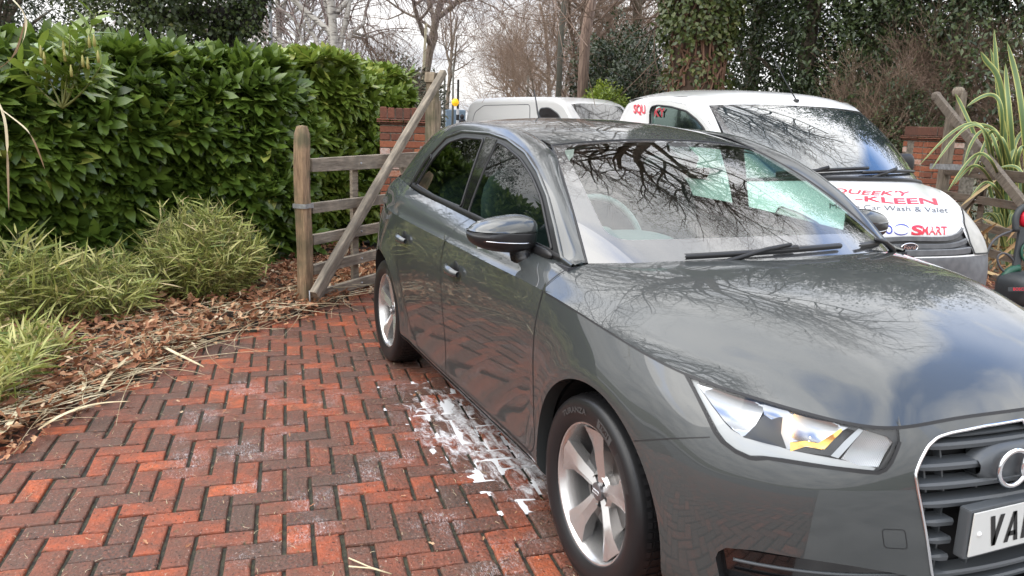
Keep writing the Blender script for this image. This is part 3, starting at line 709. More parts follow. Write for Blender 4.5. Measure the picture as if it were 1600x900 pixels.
m_alloy = mat('silver_alloy', (.66, .65, .635), .27, .8, .3, .05); m_cap = mat('cap_grey', (.25, .25, .26), .3, .8); m_disc = mat('brake_disc_iron', (.16, .15, .145), .35, .9)
for x in (1.2345, -1.2345):
    for s_ in (-1, 1): wheel(x, s_*.742, s_)

# ---- grille: recess, bars, chrome surround
def nose_pt(y, z, off=0.0):
    q = pts_inv([(abs(y), z)], YZ, NOSE)[0]; X = S1(np.array([q[0]]), np.array([q[1]])); n = normals(S1, np.array([q[0]]), np.array([q[1]]))*o1
    X = X+n*off; return X[0]*[1, -1 if y < 0 else 1, 1]
gp = gr_poly[:-1]+[(-y, z) for y, z in gr_poly[::-1][1:-1]]
half = rounded(gr_poly[1:-1], .012, 3)
ring = np.concatenate([half, half[::-1]*[-1, 1]])
ringP = dense(ring, .02, True)
nzq = pts_inv(np.abs(ringP*[1, 1])*1.0, YZ, NOSE)
def nose_many(P2, off=0.0):
    P2 = np.array(P2, float); q = pts_inv(np.stack([np.abs(P2[:, 0]), P2[:, 1]], 1), YZ, NOSE); X = S1(q[:, 0], q[:, 1]); n = normals(S1, q[:, 0], q[:, 1])*o1
    X = X+n*off; X[:, 1] *= np.where(P2[:, 0] < 0, -1, 1); return X
RP = nose_many(ringP)
rec = Surf(); I = RP-np.array([.07, 0, 0]); cen = np.array([1.9, 0, .5]); rec.strip(np.concatenate([RP, RP[:1]]), np.concatenate([I, I[:1]]), None)
rec.build('grille_recess', m_gloss, car)
bk = MB(); G = np.array([[nose_pt(y, z, -.068) for z in np.linspace(.27, .715, 6)] for y in np.linspace(-.46, .46, 25)]); bk.grid(G); bk.build('grille_backing', m_dark, car)
sv = MB(); cp = RP.copy(); cp = np.concatenate([cp, cp[:2]]); sv.tube(cp+[.001, 0, 0], .0042, 8, False); sv.build('grille_surround', m_chrome, car, True)
_ez = sorted([(z, y) for y, z in gr_poly[5:-1]])
def edge_y(z): return float(np.interp(z, [a for a, b in _ez], [b for a, b in _ez]))-(.045 if z > .68 else 0)
gb = MB()
def bar_(z, y0, y1, h=.017, taper=True):
    "one horizontal grille bar: a chamfered blade that thins towards its outer ends"
    m = 26; ys = np.linspace(y0, y1, m); G = []
    Pm = nose_many([(y, z) for y in ys], 0)
    for y, p in zip(ys, Pm):
        e = min(1, max(0, (edge_y(z)-abs(y))/.075)); k = .35+.65*(1 if e > .55 else e/.55)
        f = -.012-.012*(1-k); hh = h*k
        G.append([p+[f-.045, 0, hh*.55], p+[f-.004, 0, hh*.5], p+[f, 0, hh*.12], p+[f-.002, 0, -hh*.5], p+[f-.05, 0, -hh*.6]])
    gb.grid(np.array(G), 0, False)
for z in (.668, .622, .577, .532): bar_(z, -edge_y(z)+.004, edge_y(z)-.004)
for z in (.690,): bar_(z, -edge_y(z)+.010, edge_y(z)-.010, .008)
for z in (.485, .438, .392):
    bar_(z, -edge_y(z)+.004, -.262); bar_(z, .262, edge_y(z)-.004)
for z in (.345, .310): bar_(z, -edge_y(z)+.004, edge_y(z)-.004, .014)
for sg in (-1, 1):
    for y in (.28, .18, .33):
        for z0, z1 in ((.555, .70), (.35, .53)):
            if y == .2 and z0 < .4: continue
            p0 = nose_pt(sg*y, z0, -.045); p1 = nose_pt(sg*y, z1, -.045); gb.bar(p0, p1, .006, .02, (1, 0, 0), 0, .001)
gb.build('grille_bars', m_slat, car, angle=40)
# badge plinth and four rings
bd = MB()
G = []
for y in np.linspace(-.20, .20, 31):
    w = .052*(1-(abs(y)/.215)**6)
    p = nose_pt(y, .613); G.append([p+[-.05, 0, w], p+[-.014, 0, w*.96], p+[-.006, 0, w*.5], p+[-.005, 0, 0], p+[-.006, 0, -w*.5], p+[-.014, 0, -w*.96], p+[-.05, 0, -w]])
bd.grid(np.array(G)); bdo = bd.build('badge_plinth', m_slat, car, True)
rg_ = MB()
for k in range(4):
    yc = -.114+.076*k; a = np.linspace(0, 2*pi, 40)
    c = nose_pt(yc, .613); Q = np.stack([0*a+c[0]+.010, yc+.0455*np.cos(a), .613+.0455*np.sin(a)], 1); Q[:, 0] -= (Q[:, 1]**2)*.35-yc**2*.35
    rg_.tube(Q, .0062, 8, False)
rg_.build('ring_badge', m_chrome, bdo, True)
# number plate in its frame
pf = MB(); pf.box((2.020, 0, .472), (.03, .534, .126), None, 0, .006); pfo = pf.build('plate_holder', m_slat, car)
m_plate = mat('plate_white', (.60, .60, .57), .28, 0, .5)
PLX = 2.0375
plt = MB(); plt.box((PLX+.002, 0, .474), (.004, .520, .111), None, 0, .0015); po = plt.build('number_plate', m_plate, car)
lt = MB()
def glyph(polys, y0, z0):
    for pl_ in polys:
        V = [(PLX+.0052, y0+a, z0+b) for a, b in pl_]; lt.add(V, [tuple(range(len(V)))])
H_, S_ = .079, .014
Lg = {'V': [[(0, H_), (.0155, H_), (.0295, .017), (.0295, 0), (.0185, 0)], [(.0345, H_), (.050, H_), (.0315, 0), (.0205, 0), (.0205, .017)]],
      'A': [[(0, 0), (.0145, 0), (.0300, H_), (.0185, H_)], [(.0355, 0), (.050, 0), (.0315, H_), (.0200, H_)], [(.010, .015), (.040, .015), (.037, .028), (.013, .028)]],
      '1': [[(.0, 0), (.014, 0), (.014, H_), (.0, H_)]]}
yy = -.205
for ch in 'VA1': glyph(Lg[ch], yy, .474-H_/2); yy += .061 if ch != '1' else .025
for f in lt.f: pass
lt.f = [f for f in lt.f]
lt.build('plate_lettering', mat('plate_black', (.01, .01, .01), .4), po)
m_scr = mat('screw_cap', (.8, .8, .78), .4)
for sg in (-1, 1):
    sc_ = MB(); sc_.lathe([(.0001, .006), (.005, .005), (.0065, .001)], 16, 'x', (PLX+.003, sg*.236, .474)); sc_.build('plate_screw', m_scr, po, True)
# lower intake and fog lamps
for mir in (True, False):
    sg = -1 if mir else 1
    X = S1(FOG[:, 0], FOG[:, 1])*[1, sg, 1]; n_ = normals(S1, FOG[:, 0], FOG[:, 1])*o1*[1, sg, 1]; rs = Surf(); c0 = X.mean(0)
    I = X-n_*.05; rs.strip(np.concatenate([X, X[:1]]), np.concatenate([I, I[:1]])); 
    rs.build('intake_edge', m_black, car)
    fl = Surf(); fl.add(S1, reg['fog'], -.048, mir, o1); fo = fl.build('intake', m_gloss, car)
    gl = MB(); ub_, vb_ = FOG[:, 0].max()-.25, FOG[:, 1].max()
    for dv0 in (.30, .85):
        uu = np.linspace(FOG[:, 0].min()+.15, ub_, 30); vv = np.full(30, FOG[:, 1].mean()+.62-dv0); X = S1(uu, vv)*[1, sg, 1]; n_ = normals(S1, uu, vv)*o1*[1, sg, 1]; gl.tube(X-n_*.015, .0045, 6)
    gl.build('intake_bar', m_slat, fo, True)
# ---- headlights
m_refl = mat('lamp_reflector', (.40, .40, .41), .22, 1); m_refl2 = mat('lamp_frost', (.34, .35, .36), .32, .6)
m_drl = mat('lamp_light_guide', (.38, .38, .37), .35, 0, .3); m_amber = mat('lamp_amber', (.9, .50, .12), .18, .85)
m_bulb = mat('lit_bulb', (1, .7, .3), .3, emit=(1, .62, .22), es=7)
def hl_box(): return (1.2, 6.2, 2.5, 6)
def sub(pixels, step=8, r=0):
    q = rounded(pixels, r, 4) if r else np.array(pixels, float); return pix_uv(S1, dense(q, step, True), (1.0, 6.3, 2.5, 6))
INNER = [(1091, 604), (1108, 611), (1140, 622), (1200, 639), (1260, 652), (1320, 668), (1385, 684), (1398, 692), (1392, 706), (1382, 722), (1374, 730), (1345, 728), (1316, 718), (1235, 703), (1185, 686), (1165, 683), (1140, 668), (1128, 655), (1110, 630)]
DRL = [(1078, 590), (1090, 593), (1093, 606), (1111, 632), (1130, 657), (1142, 670), (1164, 683), (1190, 688), (1235, 703), (1318, 719), (1372, 732), (1368, 736), (1300, 728), (1225, 716), (1190, 712), (1172, 712), (1150, 702), (1134, 690), (1122, 674), (1105, 642), (1088, 610)]
CH1 = [(1087, 597), (1108, 603), (1150, 616), (1192, 629), (1194, 640), (1172, 678), (1160, 681), (1145, 670), (1130, 654), (1112, 630)]
CH0 = [(1192, 629), (1242, 643), (1240, 654), (1224, 651), (1206, 654), (1195, 646)]
BLK = [(1161, 683), (1180, 664), (1195, 646), (1206, 654), (1218, 650), (1224, 650), (1221, 676), (1230, 700), (1200, 693)]
FR1 = [(1224, 650), (1238, 652), (1234, 702), (1228, 700), (1219, 690)]
CH2 = [(1238, 652), (1242, 643), (1330, 665), (1318, 672), (1290, 700), (1262, 697), (1234, 702)]
AMB = [(1236, 690), (1262, 686), (1282, 690), (1316, 668), (1318, 672), (1291, 701), (1262, 696), (1236, 705)]
BK2 = [(1284, 703), (1308, 684), (1320, 680), (1322, 690), (1300, 712), (1238, 704), (1262, 698)]
FR2 = [(1322, 688), (1344, 668), (1352, 671), (1312, 716), (1300, 712)]
RB = [(1352, 671), (1388, 682), (1398, 691), (1376, 731), (1345, 728), (1316, 717)]
subs = [('inner', sub(INNER)), ('drl', sub(DRL)), ('chrome1', sub(CH1)), ('chrome0', sub(CH0)), ('frost1', sub(FR1)), ('chrome2', sub(CH2)), ('bk2', sub(BK2)), ('frost2', sub(FR2)), ('rib', sub(RB)), ('amber', sub(AMB)), ('black', sub(BLK))]
bx = (1.6, 5.4, 4.0, 6)
rgl = cut(S1, 120, 60, [('lamp', HL)]+subs, bx)
m_rib = mat('lamp_ribbed', (.42, .42, .42), .2, .8)
wv = nd(m_rib, 'ShaderNodeTexWave', Scale=95.0); tcw = nd(m_rib, 'ShaderNodeTexCoord'); lk(m_rib, tcw.outputs['Object'], wv.inputs[0]); wv.bands_direction = 'DIAGONAL'
bw = nd(m_rib, 'ShaderNodeBump', Strength=.5, Distance=.003); lk(m_rib, wv.outputs[1], bw.inputs['Height']); lk(m_rib, bw.outputs[0], P(m_rib).inputs['Normal'])
for mir in (True, False):
    sg = -1 if mir else 1
    ln = Surf(); ln.add(S1, reg['lamp'], .0, mir, o1); lo_ = ln.build('headlight', m_lens, car)
    hs = Surf()
    def bowl(nm, depth, mi, curve=0.0):
        if nm not in rgl: return
        V, F = rgl[nm]; idx = np.unique(F); c = V[idx].mean(0); sp = np.ptp(V[idx], axis=0)/2+1e-6
        def fn(u, v, S=S1, c=c, sp=sp, depth=depth, curve=curve):
            X = S1(u, v); n = normals(S1, u, v)*o1; d = ((u-c[0])/sp[0])**2+((v-c[1])/sp[1])**2
            return X-n*(depth+curve*np.clip(1-d, 0, 1))[:, None]
        W_ = Fn(fn, 16, 6); ref = normals(S1, c[:1], c[1:])[0]*o1
        hs.add(W_, rgl[nm], 0, mir, 1 if normals(W_, c[:1], c[1:])[0]@ref > 0 else -1, mi)
    bowl('lamp', .007, 0); bowl('inner', .034, 0); bowl('drl', .010, 1); bowl('chrome1', .012, 2, .020); bowl('chrome0', .012, 2, .004); bowl('black', .010, 3, -.004); bowl('frost1', .014, 4)
    bowl('chrome2', .014, 2, .018); bowl('amber', .012, 5, .016); bowl('bk2', .014, 3); bowl('frost2', .012, 4); bowl('rib', .010, 6, .012)
    hs.build('lamp_interior', [m_black, m_drl, m_refl, m_black, m_refl2, m_amber, m_rib], lo_)
    q = pix_uv(S1, [(1246, 661)], bx); X = S1(q[:, 0], q[:, 1])[0]*[1, sg, 1]; n_ = (normals(S1, q[:, 0], q[:, 1])[0]*o1)*[1, sg, 1]
    bb = MB(); bb.ellip(X-n_*.030, (.007, .007, .007)); bb.build('indicator_bulb', m_bulb, lo_, True)
    pl_ = bpy.data.lights.new('indicator_light', 'POINT'); pl_.energy = .55; pl_.color = (1, .55, .16); pl_.shadow_soft_size = .006; po_ = bpy.data.objects.new('indicator_light', pl_); COL.objects.link(po_); po_.location = tuple(X-n_*.006); po_.parent = lo_
    q = pix_uv(S1, [(1269, 681)], bx); X = S1(q[:, 0], q[:, 1])[0]*[1, sg, 1]; bb = MB(); bb.ellip(X-n_*.034, (.006, .006, .006)); bb.build('bulb', mat('white_bulb', (1, 1, 1), .3, emit=(1, .85, .6), es=8), lo_, True)
    # black gasket round the lamp, with the pale edge line under it
    gk = Surf(); ribbon(gk, S1, np.minimum(HLo, [99, 5.97]), .0042, .0010, mir, o1); gk.build('lamp_gasket', m_rubber, lo_)

# ---- door handles
for key, (x, z) in {('front_door'): (.07, .775), ('rear_door'): (-.735, .795)}.items():
    for mir in (True, False):
        sg = -1 if mir else 1; y = .872; h = MB(); d = door_o[(key, mir)]
        t = np.linspace(0, 1, 14); Q = np.stack([x+.075-.15*t, y+.012+.020*np.sin(pi*t)**.6, z-.004+.010*t], 1)
        Rr = .0095+.005*np.sin(pi*t); G = []
        for p, r in zip(Q, Rr):
            G.append([p+[0, -.6*r, 1.25*r], p+[0, .35*r, 1.1*r], p+[0, .75*r, .3*r], p+[0, .6*r, -.8*r], p+[0, -.3*r, -1.3*r], p+[0, -1.0*r, -.9*r], p+[0, -1.0*r, .8*r], p+[0, -.6*r, 1.25*r]])
        G = np.array(G); G[:, :, 1] *= sg; h.grid(G, 0, sg > 0); h.build('handle', m_hand, d, True) if False else h.build('handle', m_paint, d, True)
        c = MB(); c.ellip((x+.01, sg*(y-.010), z+.010), (.048, .012, .034)); c.build('handle_cup', m_black, d, True)
        k = MB(); k.box((x+.03, sg*(y+.019), z-.0035), (.07, .004, .006), None, 0, .0015); k.build('handle_strip', m_chrome, d)
# ---- door mirrors
MP = CAM+ray(783, 367)*((-.885-CAM[1])/ray(783, 367)[1])
for mir in (True, False):
    sg = -1 if mir else 1
    root = bpy.data.objects.new('door_mirror', None); COL.objects.link(root); root.parent = car; c = np.array([MP[0], sg*.872, MP[2]-.006])
    def shape(V):
        V = V.copy(); o = V[:, 1]*sg      # outward
        k = np.clip((o+.11)/.22, 0, 1)
        V[:, 0] -= .035*k+.02*k*k                   # outer end swept back
        V[:, 0] *= 1.0
        V[:, 2] *= 1.0-.22*k**2.2                   # lower towards the tip
        V[:, 2] += .012*(1-k)+np.where(V[:, 2] > 0, -.012*k, .012*k)
        return V
    e = MB(); e.ellip((0, 0, 0), (.075, .118, .073), 3.0, 40, 25, None, 0, shape); V = np.concatenate(e.v); 
    up, lo2, sl2 = MB(), MB(), MB()
    F = e.f; zc = lambda f: V[list(f)][:, 2].mean()
    cut_z = .018
    def clipz(V, F, lo=None, hi=None):
        V2 = V.copy()
        if lo is not None: V2[:, 2] = np.maximum(V2[:, 2], lo)
        if hi is not None: V2[:, 2] = np.minimum(V2[:, 2], hi)
        return V2
    up.add(clipz(V, F, lo=cut_z)+c, F); lo2.add(clipz(V*[.985, .985, 1], F, hi=cut_z)+c, F)
    up.build('mirror_cover', m_paint, root, True); lo2.build('mirror_base', m_black, root, True)
    st = MB(); Q = np.array([c+[0, sg*-.065, -.050], c+[.003, sg*-.062, -.085], [.625, sg*.815, .930], [.620, sg*.800, .895]])
    G = []
    for p, a, b in zip(Q, (.046, .040, .040, .040), (.042, .032, .032, .030)):
        t = np.linspace(0, 2*pi, 17); G.append(np.stack([p[0]+a*np.cos(t), p[1]+b*np.sin(t), p[2]+0*t+.012*np.cos(t)], 1))
    st.grid(np.array(G)); st.build('mirror_arm', m_black, root, True)
    ft = MB(); ft.ellip((.655, sg*.762, .948), (.12, .016, .02), 2.2); ft.build('mirror_foot', m_black, root, True)
    gl = MB(); gl.box((-.062, 0, .0), (.004, .17, .10), Rz(-sg*.12), 0, .001); gl.v[-1] += c; gl.build('mirror_glass', mat('mirror_silver', (.8, .8, .8), .03, 1), root)
    ln = MB(); Q = []
    for t in np.linspace(-1.35, 1.25, 24):
        o = sg*.112*np.sin(t); x = .074*abs(cos(t))**.75
        q = shape(np.array([[x, o, -.03]]))[0]; Q.append(q+c+[.0035, 0, 0])
    ln.tube(Q, .0022, 5); ln.build('mirror_indicator', m_chrome, root, True)

# ---- wipers (they lie at the foot of the screen)
def wsn(a, b, off=.0):
    q = ws(np.array([a]), np.array([b]))[0]; n = normals(S6, np.array([a+1.]), np.array([b]))[0]*o6; return q+n*off
for (a0, b0, a1, b1, piv) in ((-.52, .012, .50, .060, (.42, -.05)), (.34, .03, .93, .055, (.92, -.05))):
    r = bpy.data.objects.new('wiper', None); COL.objects.link(r); r.parent = car
    bl = MB(); tt = np.linspace(0, 1, 20)
    if a0 < 0:
        bld = [wsn(-.60+.92*t, .012+.030*t, .014) for t in tt]
    else:
        bld = [wsn(.48+.42*t, .035+.02*t, .014) for t in tt]
    G = [[p+[0, 0, -.010], p+[.006, 0, -.002], p+[.004, 0, .006], p+[-.008, 0, .009]] for p in bld]
    b2 = MB(); b2.grid(np.array(G)); b2.tube(bld, np.linspace(.0035, .006, len(bld)), 6); b2.build('wiper_blade', m_black, r, True)
    arm = MB(); 
    if a0 < 0: arm.tube([wsn(-.05, .040, .032), wsn(-.2, .022, .028), wsn(-.42, -.005, .016), wsn(-.60, -.03, .0)], [.006, .008, .009, .012], 6); arm.tube([wsn(-.12, .034, .018), wsn(.0, .038, .018)], .009, 6)
    else: arm.tube([wsn(.66, .05, .03), wsn(.77, .03, .03), wsn(.88, .0, .02), wsn(.96, -.04, .0)], [.007, .010, .012, .015], 6)
    arm.build('wiper_arm', m_black, r, True)

# ---- aerial at the back of the roof, badge on the front wing area left plain
an = MB(); an.ellip((-1.0, -.0, 1.402), (.05, .022, .018)); b0 = np.array([-1.0, 0, 1.40]); tipd = at(841, 143, (b0-CAM)@CF-.0)
ab = CAM+ray(851, 188)*((b0-CAM)@CF); 
an.tube([b0+[.01, 0, 0], b0+[-.04, 0, .05], b0+[-.10, 0, .18]], [.010, .006, .003], 6); an.build('roof_aerial', m_black, car, True)

# ---- cabin
m_dash = mat('dash_grey', (.13, .135, .14), .7); m_whl = mat('wheel_grey', (.22, .22, .22), .5); m_seat = mat('seat_cloth', (.035, .036, .04), .9); m_head = mat('headlining', (.45, .45, .43), .9)
db = MB(); G = []
for a in np.linspace(-1, 1, 31):
    p = ws(np.array([a*.985]), np.array([0.]))[0]; k = abs(a)**2
    G.append([p+[.02, 0, -.012], p+[-.12, 0, -.022], np.array([.66-.03*k, a*.66, .955+.012*cos(a*3)]), np.array([.52, a*.66, .935]), np.array([.48, a*.66, .86]), np.array([.52, a*.66, .60])])
db.grid(np.array(G)); db.ellip((.60, -.36, .955), (.15, .19, .045), 2.5); db.build('dashboard', m_dash, car, True)
fl = MB(); fl.box((-.3, 0, .34), (2.3, 1.4, .1)); fl.box((-1.05, 0, .72), (.12, 1.3, .5)); 
for sg in (-1, 1): fl.box((-.2, sg*.74, .62), (2.2, .05, .62))
fl.box((-1.45, 0, .80), (.6, 1.2, .25)); fl.build('cabin_tub', m_seat, car)
hl = MB(); G = np.array([[(-1.6+1.85*i/10, y, float(rc(np.interp(-1.6+1.85*i/10, [-1.72, .305], [6, 0]))[0, 2])-.035-.03*(abs(y)/.5)**2) for y in np.linspace(-.5, .5, 9)] for i in range(11)]); hl.grid(G); hl.build('headlining', m_head, car, True)
for sg in (-1, 1):
    s_ = bpy.data.objects.new('seat', None); COL.objects.link(s_); s_.parent = car
    q = MB(); q.ellip((-.02, sg*.36, .58), (.27, .25, .10), 3); q.build('seat_cushion', m_seat, s_, True)
    q = MB(); q.ellip((-.30, sg*.36, .87), (.09, .24, .33), 3.2, R=Ry(-.28)); q.build('seat_back', m_seat, s_, True)
    q = MB(); q.ellip((-.385, sg*.36, 1.235), (.05, .125, .085), 2.8, R=Ry(-.2)); 
    for e in (-.05, .05): q.tube([(-.37, sg*.36+e, 1.10), (-.385, sg*.36+e, 1.2)], .006, 6)
    q.build('headrest', m_seat, s_, True)
q = MB(); q.ellip((-.98, 0, .86), (.09, .62, .28), 3.5, R=Ry(-.25))
for y in (-.35, .35): q.ellip((-1.06, y, 1.16), (.045, .12, .06), 2.8)
q.build('rear_seat', m_seat, car, True)
sw = MB(); c = np.array([.40, -.36, .935]); Rr = Ry(-radians(25)); a = np.linspace(0, 2*pi, 49); Q = np.stack([0*a, .185*np.cos(a), .185*np.sin(a)], 1)@Ry(radians(-24)).T+c; sw.tube(Q, .014, 8, False)
sw.ellip(c, (.03, .065, .06), 2.6, R=Ry(radians(-24))); 
for t in (0, pi, 1.5*pi): sw.tube([c, c+Ry(radians(-24))@np.array([0, .18*cos(t), .18*sin(t)])], [.018, .012], 6)
sw.build('steering_wheel', m_whl, car, True)
rv = MB(); rv.ellip((.33, -.01, 1.245), (.025, .125, .038), 3, R=Rz(-.12)); rv.tube([(.33, 0, 1.27), (.36, 0, 1.32)], .01, 6); rv.box((.40, 0, 1.29), (.12, .09, .03), Ry(.5), 0, .01); rv.build('rear_view_mirror', m_black, car, True)
# =====================================================================
#  ground, brick drive, planting bed, road
# =====================================================================
def fast_mesh(name, V, tris=None, quads=None, attr=None, smooth=False, mi=None):
    me = bpy.data.meshes.new(name); V = np.asarray(V, np.float32); T_ = np.zeros((0, 3), int) if tris is None else np.asarray(tris, int); Q_ = np.zeros((0, 4), int) if quads is None else np.asarray(quads, int)
    nT, nQ = len(T_), len(Q_); me.vertices.add(len(V)); me.vertices.foreach_set('co', V.ravel())
    loops = np.concatenate([T_.ravel(), Q_.ravel()]); me.loops.add(len(loops)); me.loops.foreach_set('vertex_index', loops.astype(np.int32))
    st = np.concatenate([np.arange(nT)*3, nT*3+np.arange(nQ)*4]).astype(np.int32); me.polygons.add(nT+nQ); me.polygons.foreach_set('loop_start', st)
    try: me.polygons.foreach_set('loop_total', np.concatenate([np.full(nT, 3), np.full(nQ, 4)]).astype(np.int32))
    except Exception: pass
    if mi is not None: me.polygons.foreach_set('material_index', np.asarray(mi, np.int32))
    me.polygons.foreach_set('use_smooth', np.full(nT+nQ, smooth)); me.update(calc_edges=True); me.validate()
    if attr is not None:
        a = me.attributes.new('tone', 'FLOAT', 'POINT'); a.data.foreach_set('value', np.asarray(attr, np.float32))
    return me
def tone_mat(name, stops, rough=.5, var=0.0, coat=0, scale=30, spec=.5, trans=0.0, bump=0):
    "colour chosen by the per-piece attribute 'tone'"
    m = mat(name, (.5, .5, .5), rough, 0, coat, spec=spec); a = nd(m, 'ShaderNodeAttribute'); a.attribute_name = 'tone'
    r = nd(m, 'ShaderNodeValToRGB'); e = r.color_ramp.elements
    while len(e) < len(stops): e.new(.5)
    for k, (p_, c) in enumerate(stops): e[k].position = p_; e[k].color = (*c, 1)
    src = a.outputs['Fac']
    if var:
        t = nd(m, 'ShaderNodeTexCoord'); n = nd(m, 'ShaderNodeTexNoise'); n.inputs['Scale'].default_value = scale; n.inputs['Detail'].default_value = 4; lk(m, t.outputs['Object'], n.inputs['Vector'])
        mm = nd(m, 'ShaderNodeMath'); mm.operation = 'MULTIPLY_ADD'; lk(m, n.outputs[0], mm.inputs[0]); mm.inputs[1].default_value = var*2; mm.inputs[2].default_value = -var
        ad = nd(m, 'ShaderNodeMath'); ad.operation = 'ADD'; lk(m, mm.outputs[0], ad.inputs[0]); lk(m, src, ad.inputs[1]); src = ad.outputs[0]
    lk(m, src, r.inputs[0]); lk(m, r.outputs[0], P(m).inputs['Base Color'])
    if trans:
        o = m.node_tree.nodes['Material Output']; ms = nd(m, 'ShaderNodeMixShader'); ms.inputs[0].default_value = trans; tl = nd(m, 'ShaderNodeBsdfTranslucent'); lk(m, r.outputs[0], tl.inputs[0])
        lk(m, P(m).outputs[0], ms.inputs[1]); lk(m, tl.outputs[0], ms.inputs[2]); lk(m, ms.outputs[0], o.inputs[0])
    return m

# far ground to the horizon, the road beyond the gate
g = MB(); R_ = [0, 12, 40, 120, 600]; 
g.lathe([(r, -.05 if r < 30 else -.05) for r in [.01, 14, 40, 150, 900]], 48, 'z')
mg = mat('rough_grass', (.05, .06, .025), .9); noisy(mg, (.035, .045, .018), (.09, .085, .04), 1.2, 6, bump=.6, bscale=20)
tag(g.build('ground', mg), kind='structure')
mr = mat('asphalt', (.05, .05, .052), .7); noisy(mr, (.040, .040, .042), (.075, .075, .078), 9, 8, bump=.4, bscale=120)
RD_A, RD_B = np.array([-9.5, -3.5, 0]), np.array([-16, 3.5, 0])
# the road runs away from the gateway towards the vanishing point between the trees
vd = ray(735, 190); vd[2] = 0; vd /= np.linalg.norm(vd); vn = np.array([-vd[1], vd[0], 0])
def roadpt(s, t, z=0.0): return np.array([-13.0, 1.2, 0])+vd*s+vn*t+np.array([0, 0, z])
rdm = MB(); rdm.add([roadpt(-40, -3.4, -.030), roadpt(-40, 3.4, -.030), roadpt(400, 3.4, -.030), roadpt(400, -3.4, -.030)], [(0, 3, 2, 1)]); tag(rdm.build('road', mr), kind='structure')
pv = MB(); 
for a, b in ((-5.6, -3.4), (3.4, 5.6)):
    pv.add([roadpt(-40, a, .06), roadpt(-40, b, .06), roadpt(400, b, .06), roadpt(400, a, .06)], [(0, 3, 2, 1)])
    e = b if a < 0 else a; pv.add([roadpt(-40, e, .06), roadpt(400, e, .06), roadpt(400, e, -.03), roadpt(-40, e, -.03)], [(0, 1, 2, 3)])
mpv = mat('pavement_slab', (.22, .21, .2), .8); noisy(mpv, (.16, .155, .15), (.26, .25, .24), 3, 6)
tag(pv.build('pavement', mpv), kind='structure')

# ---- brick drive in 90 degree herringbone
E1 = np.array([cos(radians(83.3)), sin(radians(83.3))]); E2 = np.array([cos(radians(172.6)), sin(radians(172.6))]); O0 = np.array([.634, -1.847]); MOD = .0945
edge_line = np.array([(3.5, -5.5), (.6, -3.6), (-.20, -2.86), (-.58, -2.66), (-.80, -2.55), (-1.03, -2.39), (-1.34, -2.20), (-1.66, -2.04), (-1.98, -1.77), (-2.23, -1.47), (-2.52, -1.10), (-3.16, -.62), (-3.6, -.30), (-5.2, .25), (-8.6, 2.2), (-8.2, 7.2), (-4.2, 6.4), (-1.2, 5.9), (3.0, 6.5), (6, 5.8), (6, -5.5)])
Bv, Bt, Btri, Bq = [], [], [], []
n0 = 0; rs = random.Random(5)
hx0 = np.array([(-.5, -.5), (.5, -.5), (.5, .5), (-.5, .5)])
cells = []
for i in range(-130, 130):
    for j in range(-70, 110):
        k = (i+j) % 4
        if k == 0: c = (i+1.0, j+.5, 2, 1)
        elif k == 2: c = (i+.5, j+1.0, 1, 2)
        else: continue
        p = O0+MOD*(c[0]*E1+(c[1]-1)*E2); cells.append((p[0], p[1], c[2], c[3]))
cells = np.array(cells); cells = cells[inpoly(cells[:, :2], edge_line)]
cells = cells[(np.hypot(cells[:, 0]+2, cells[:, 1]-1) < 9.5)]
for (x, y, a, b) in cells:
    wa, wb = a*MOD-(.0135 if b == 2 else .0115)+rs.uniform(-.002, .002), b*MOD-.0065+rs.uniform(-.0015, .0015); rot = rs.gauss(0, .008); z = rs.gauss(0, .0014); tx, ty = rs.gauss(0, .007), rs.gauss(0, .007)
    e1 = E1*cos(rot)+E2*sin(rot); e2 = -E1*sin(rot)+E2*cos(rot)
    nl, nw = (4, 2) if a > b else (2, 4); per = []
    for k in range(nl): per.append((-.5+k/nl, -.5))
    for k in range(nw): per.append((.5, -.5+k/nw))
    for k in range(nl): per.append((.5-k/nl, .5))
    for k in range(nw): per.append((-.5, .5-k/nw))
    chip = [max(0, rs.gauss(-.0005, .0022)) for _ in per]
    for lvl, (ins, dz) in enumerate(((0, -.022), (.0, -.007), (.0020, -.0018), (.0065, 0))):
        for q, ch in zip(per, chip):
            cc_ = ch*(0, .5, 1.2, 1.2)[lvl]; s_, t_ = q[0]*(wa-2*ins-2*cc_), q[1]*(wb-2*ins-2*cc_); v = np.array([x, y])+e1*s_+e2*t_; Bv.append((v[0], v[1], z+dz+tx*s_+ty*t_-(rs.random()*.0012 if lvl > 1 else 0)))
    for l in range(3):
        for k in range(12): Bq.append((n0+l*12+k, n0+l*12+(k+1) % 12, n0+l*12+12+(k+1) % 12, n0+l*12+12+k))
    Bv.append((x, y, z)); c0_ = n0+48
    for k in range(12): Btri.append((n0+36+k, n0+36+(k+1) % 12, c0_))
    n0 += 49; t = rs.random(); Bt += [t]*49
me = fast_mesh('brick_driveway', Bv, Btri, Bq, Bt)
mb = mat('clay_brick', (.3, .1, .06), .55)
A_ = nd(mb, 'ShaderNodeAttribute'); A_.attribute_name = 'tone'; rr = nd(mb, 'ShaderNodeValToRGB'); lk(mb, A_.outputs['Fac'], rr.inputs[0]); e = rr.color_ramp.elements
stops = [(0, (.080, .052, .042)), (.12, (.112, .060, .045)), (.30, (.155, .066, .045)), (.52, (.215, .071, .042)), (.74, (.29, .077, .038)), (.89, (.38, .086, .035)), (1.0, (.48, .115, .042))]
while len(e) < len(stops): e.new(.5)
for k, (p_, c) in enumerate(stops): e[k].position = p_; e[k].color = (*c, 1)
rr.color_ramp.interpolation = 'CONSTANT' if False else 'LINEAR'
tcb = nd(mb, 'ShaderNodeTexCoord')
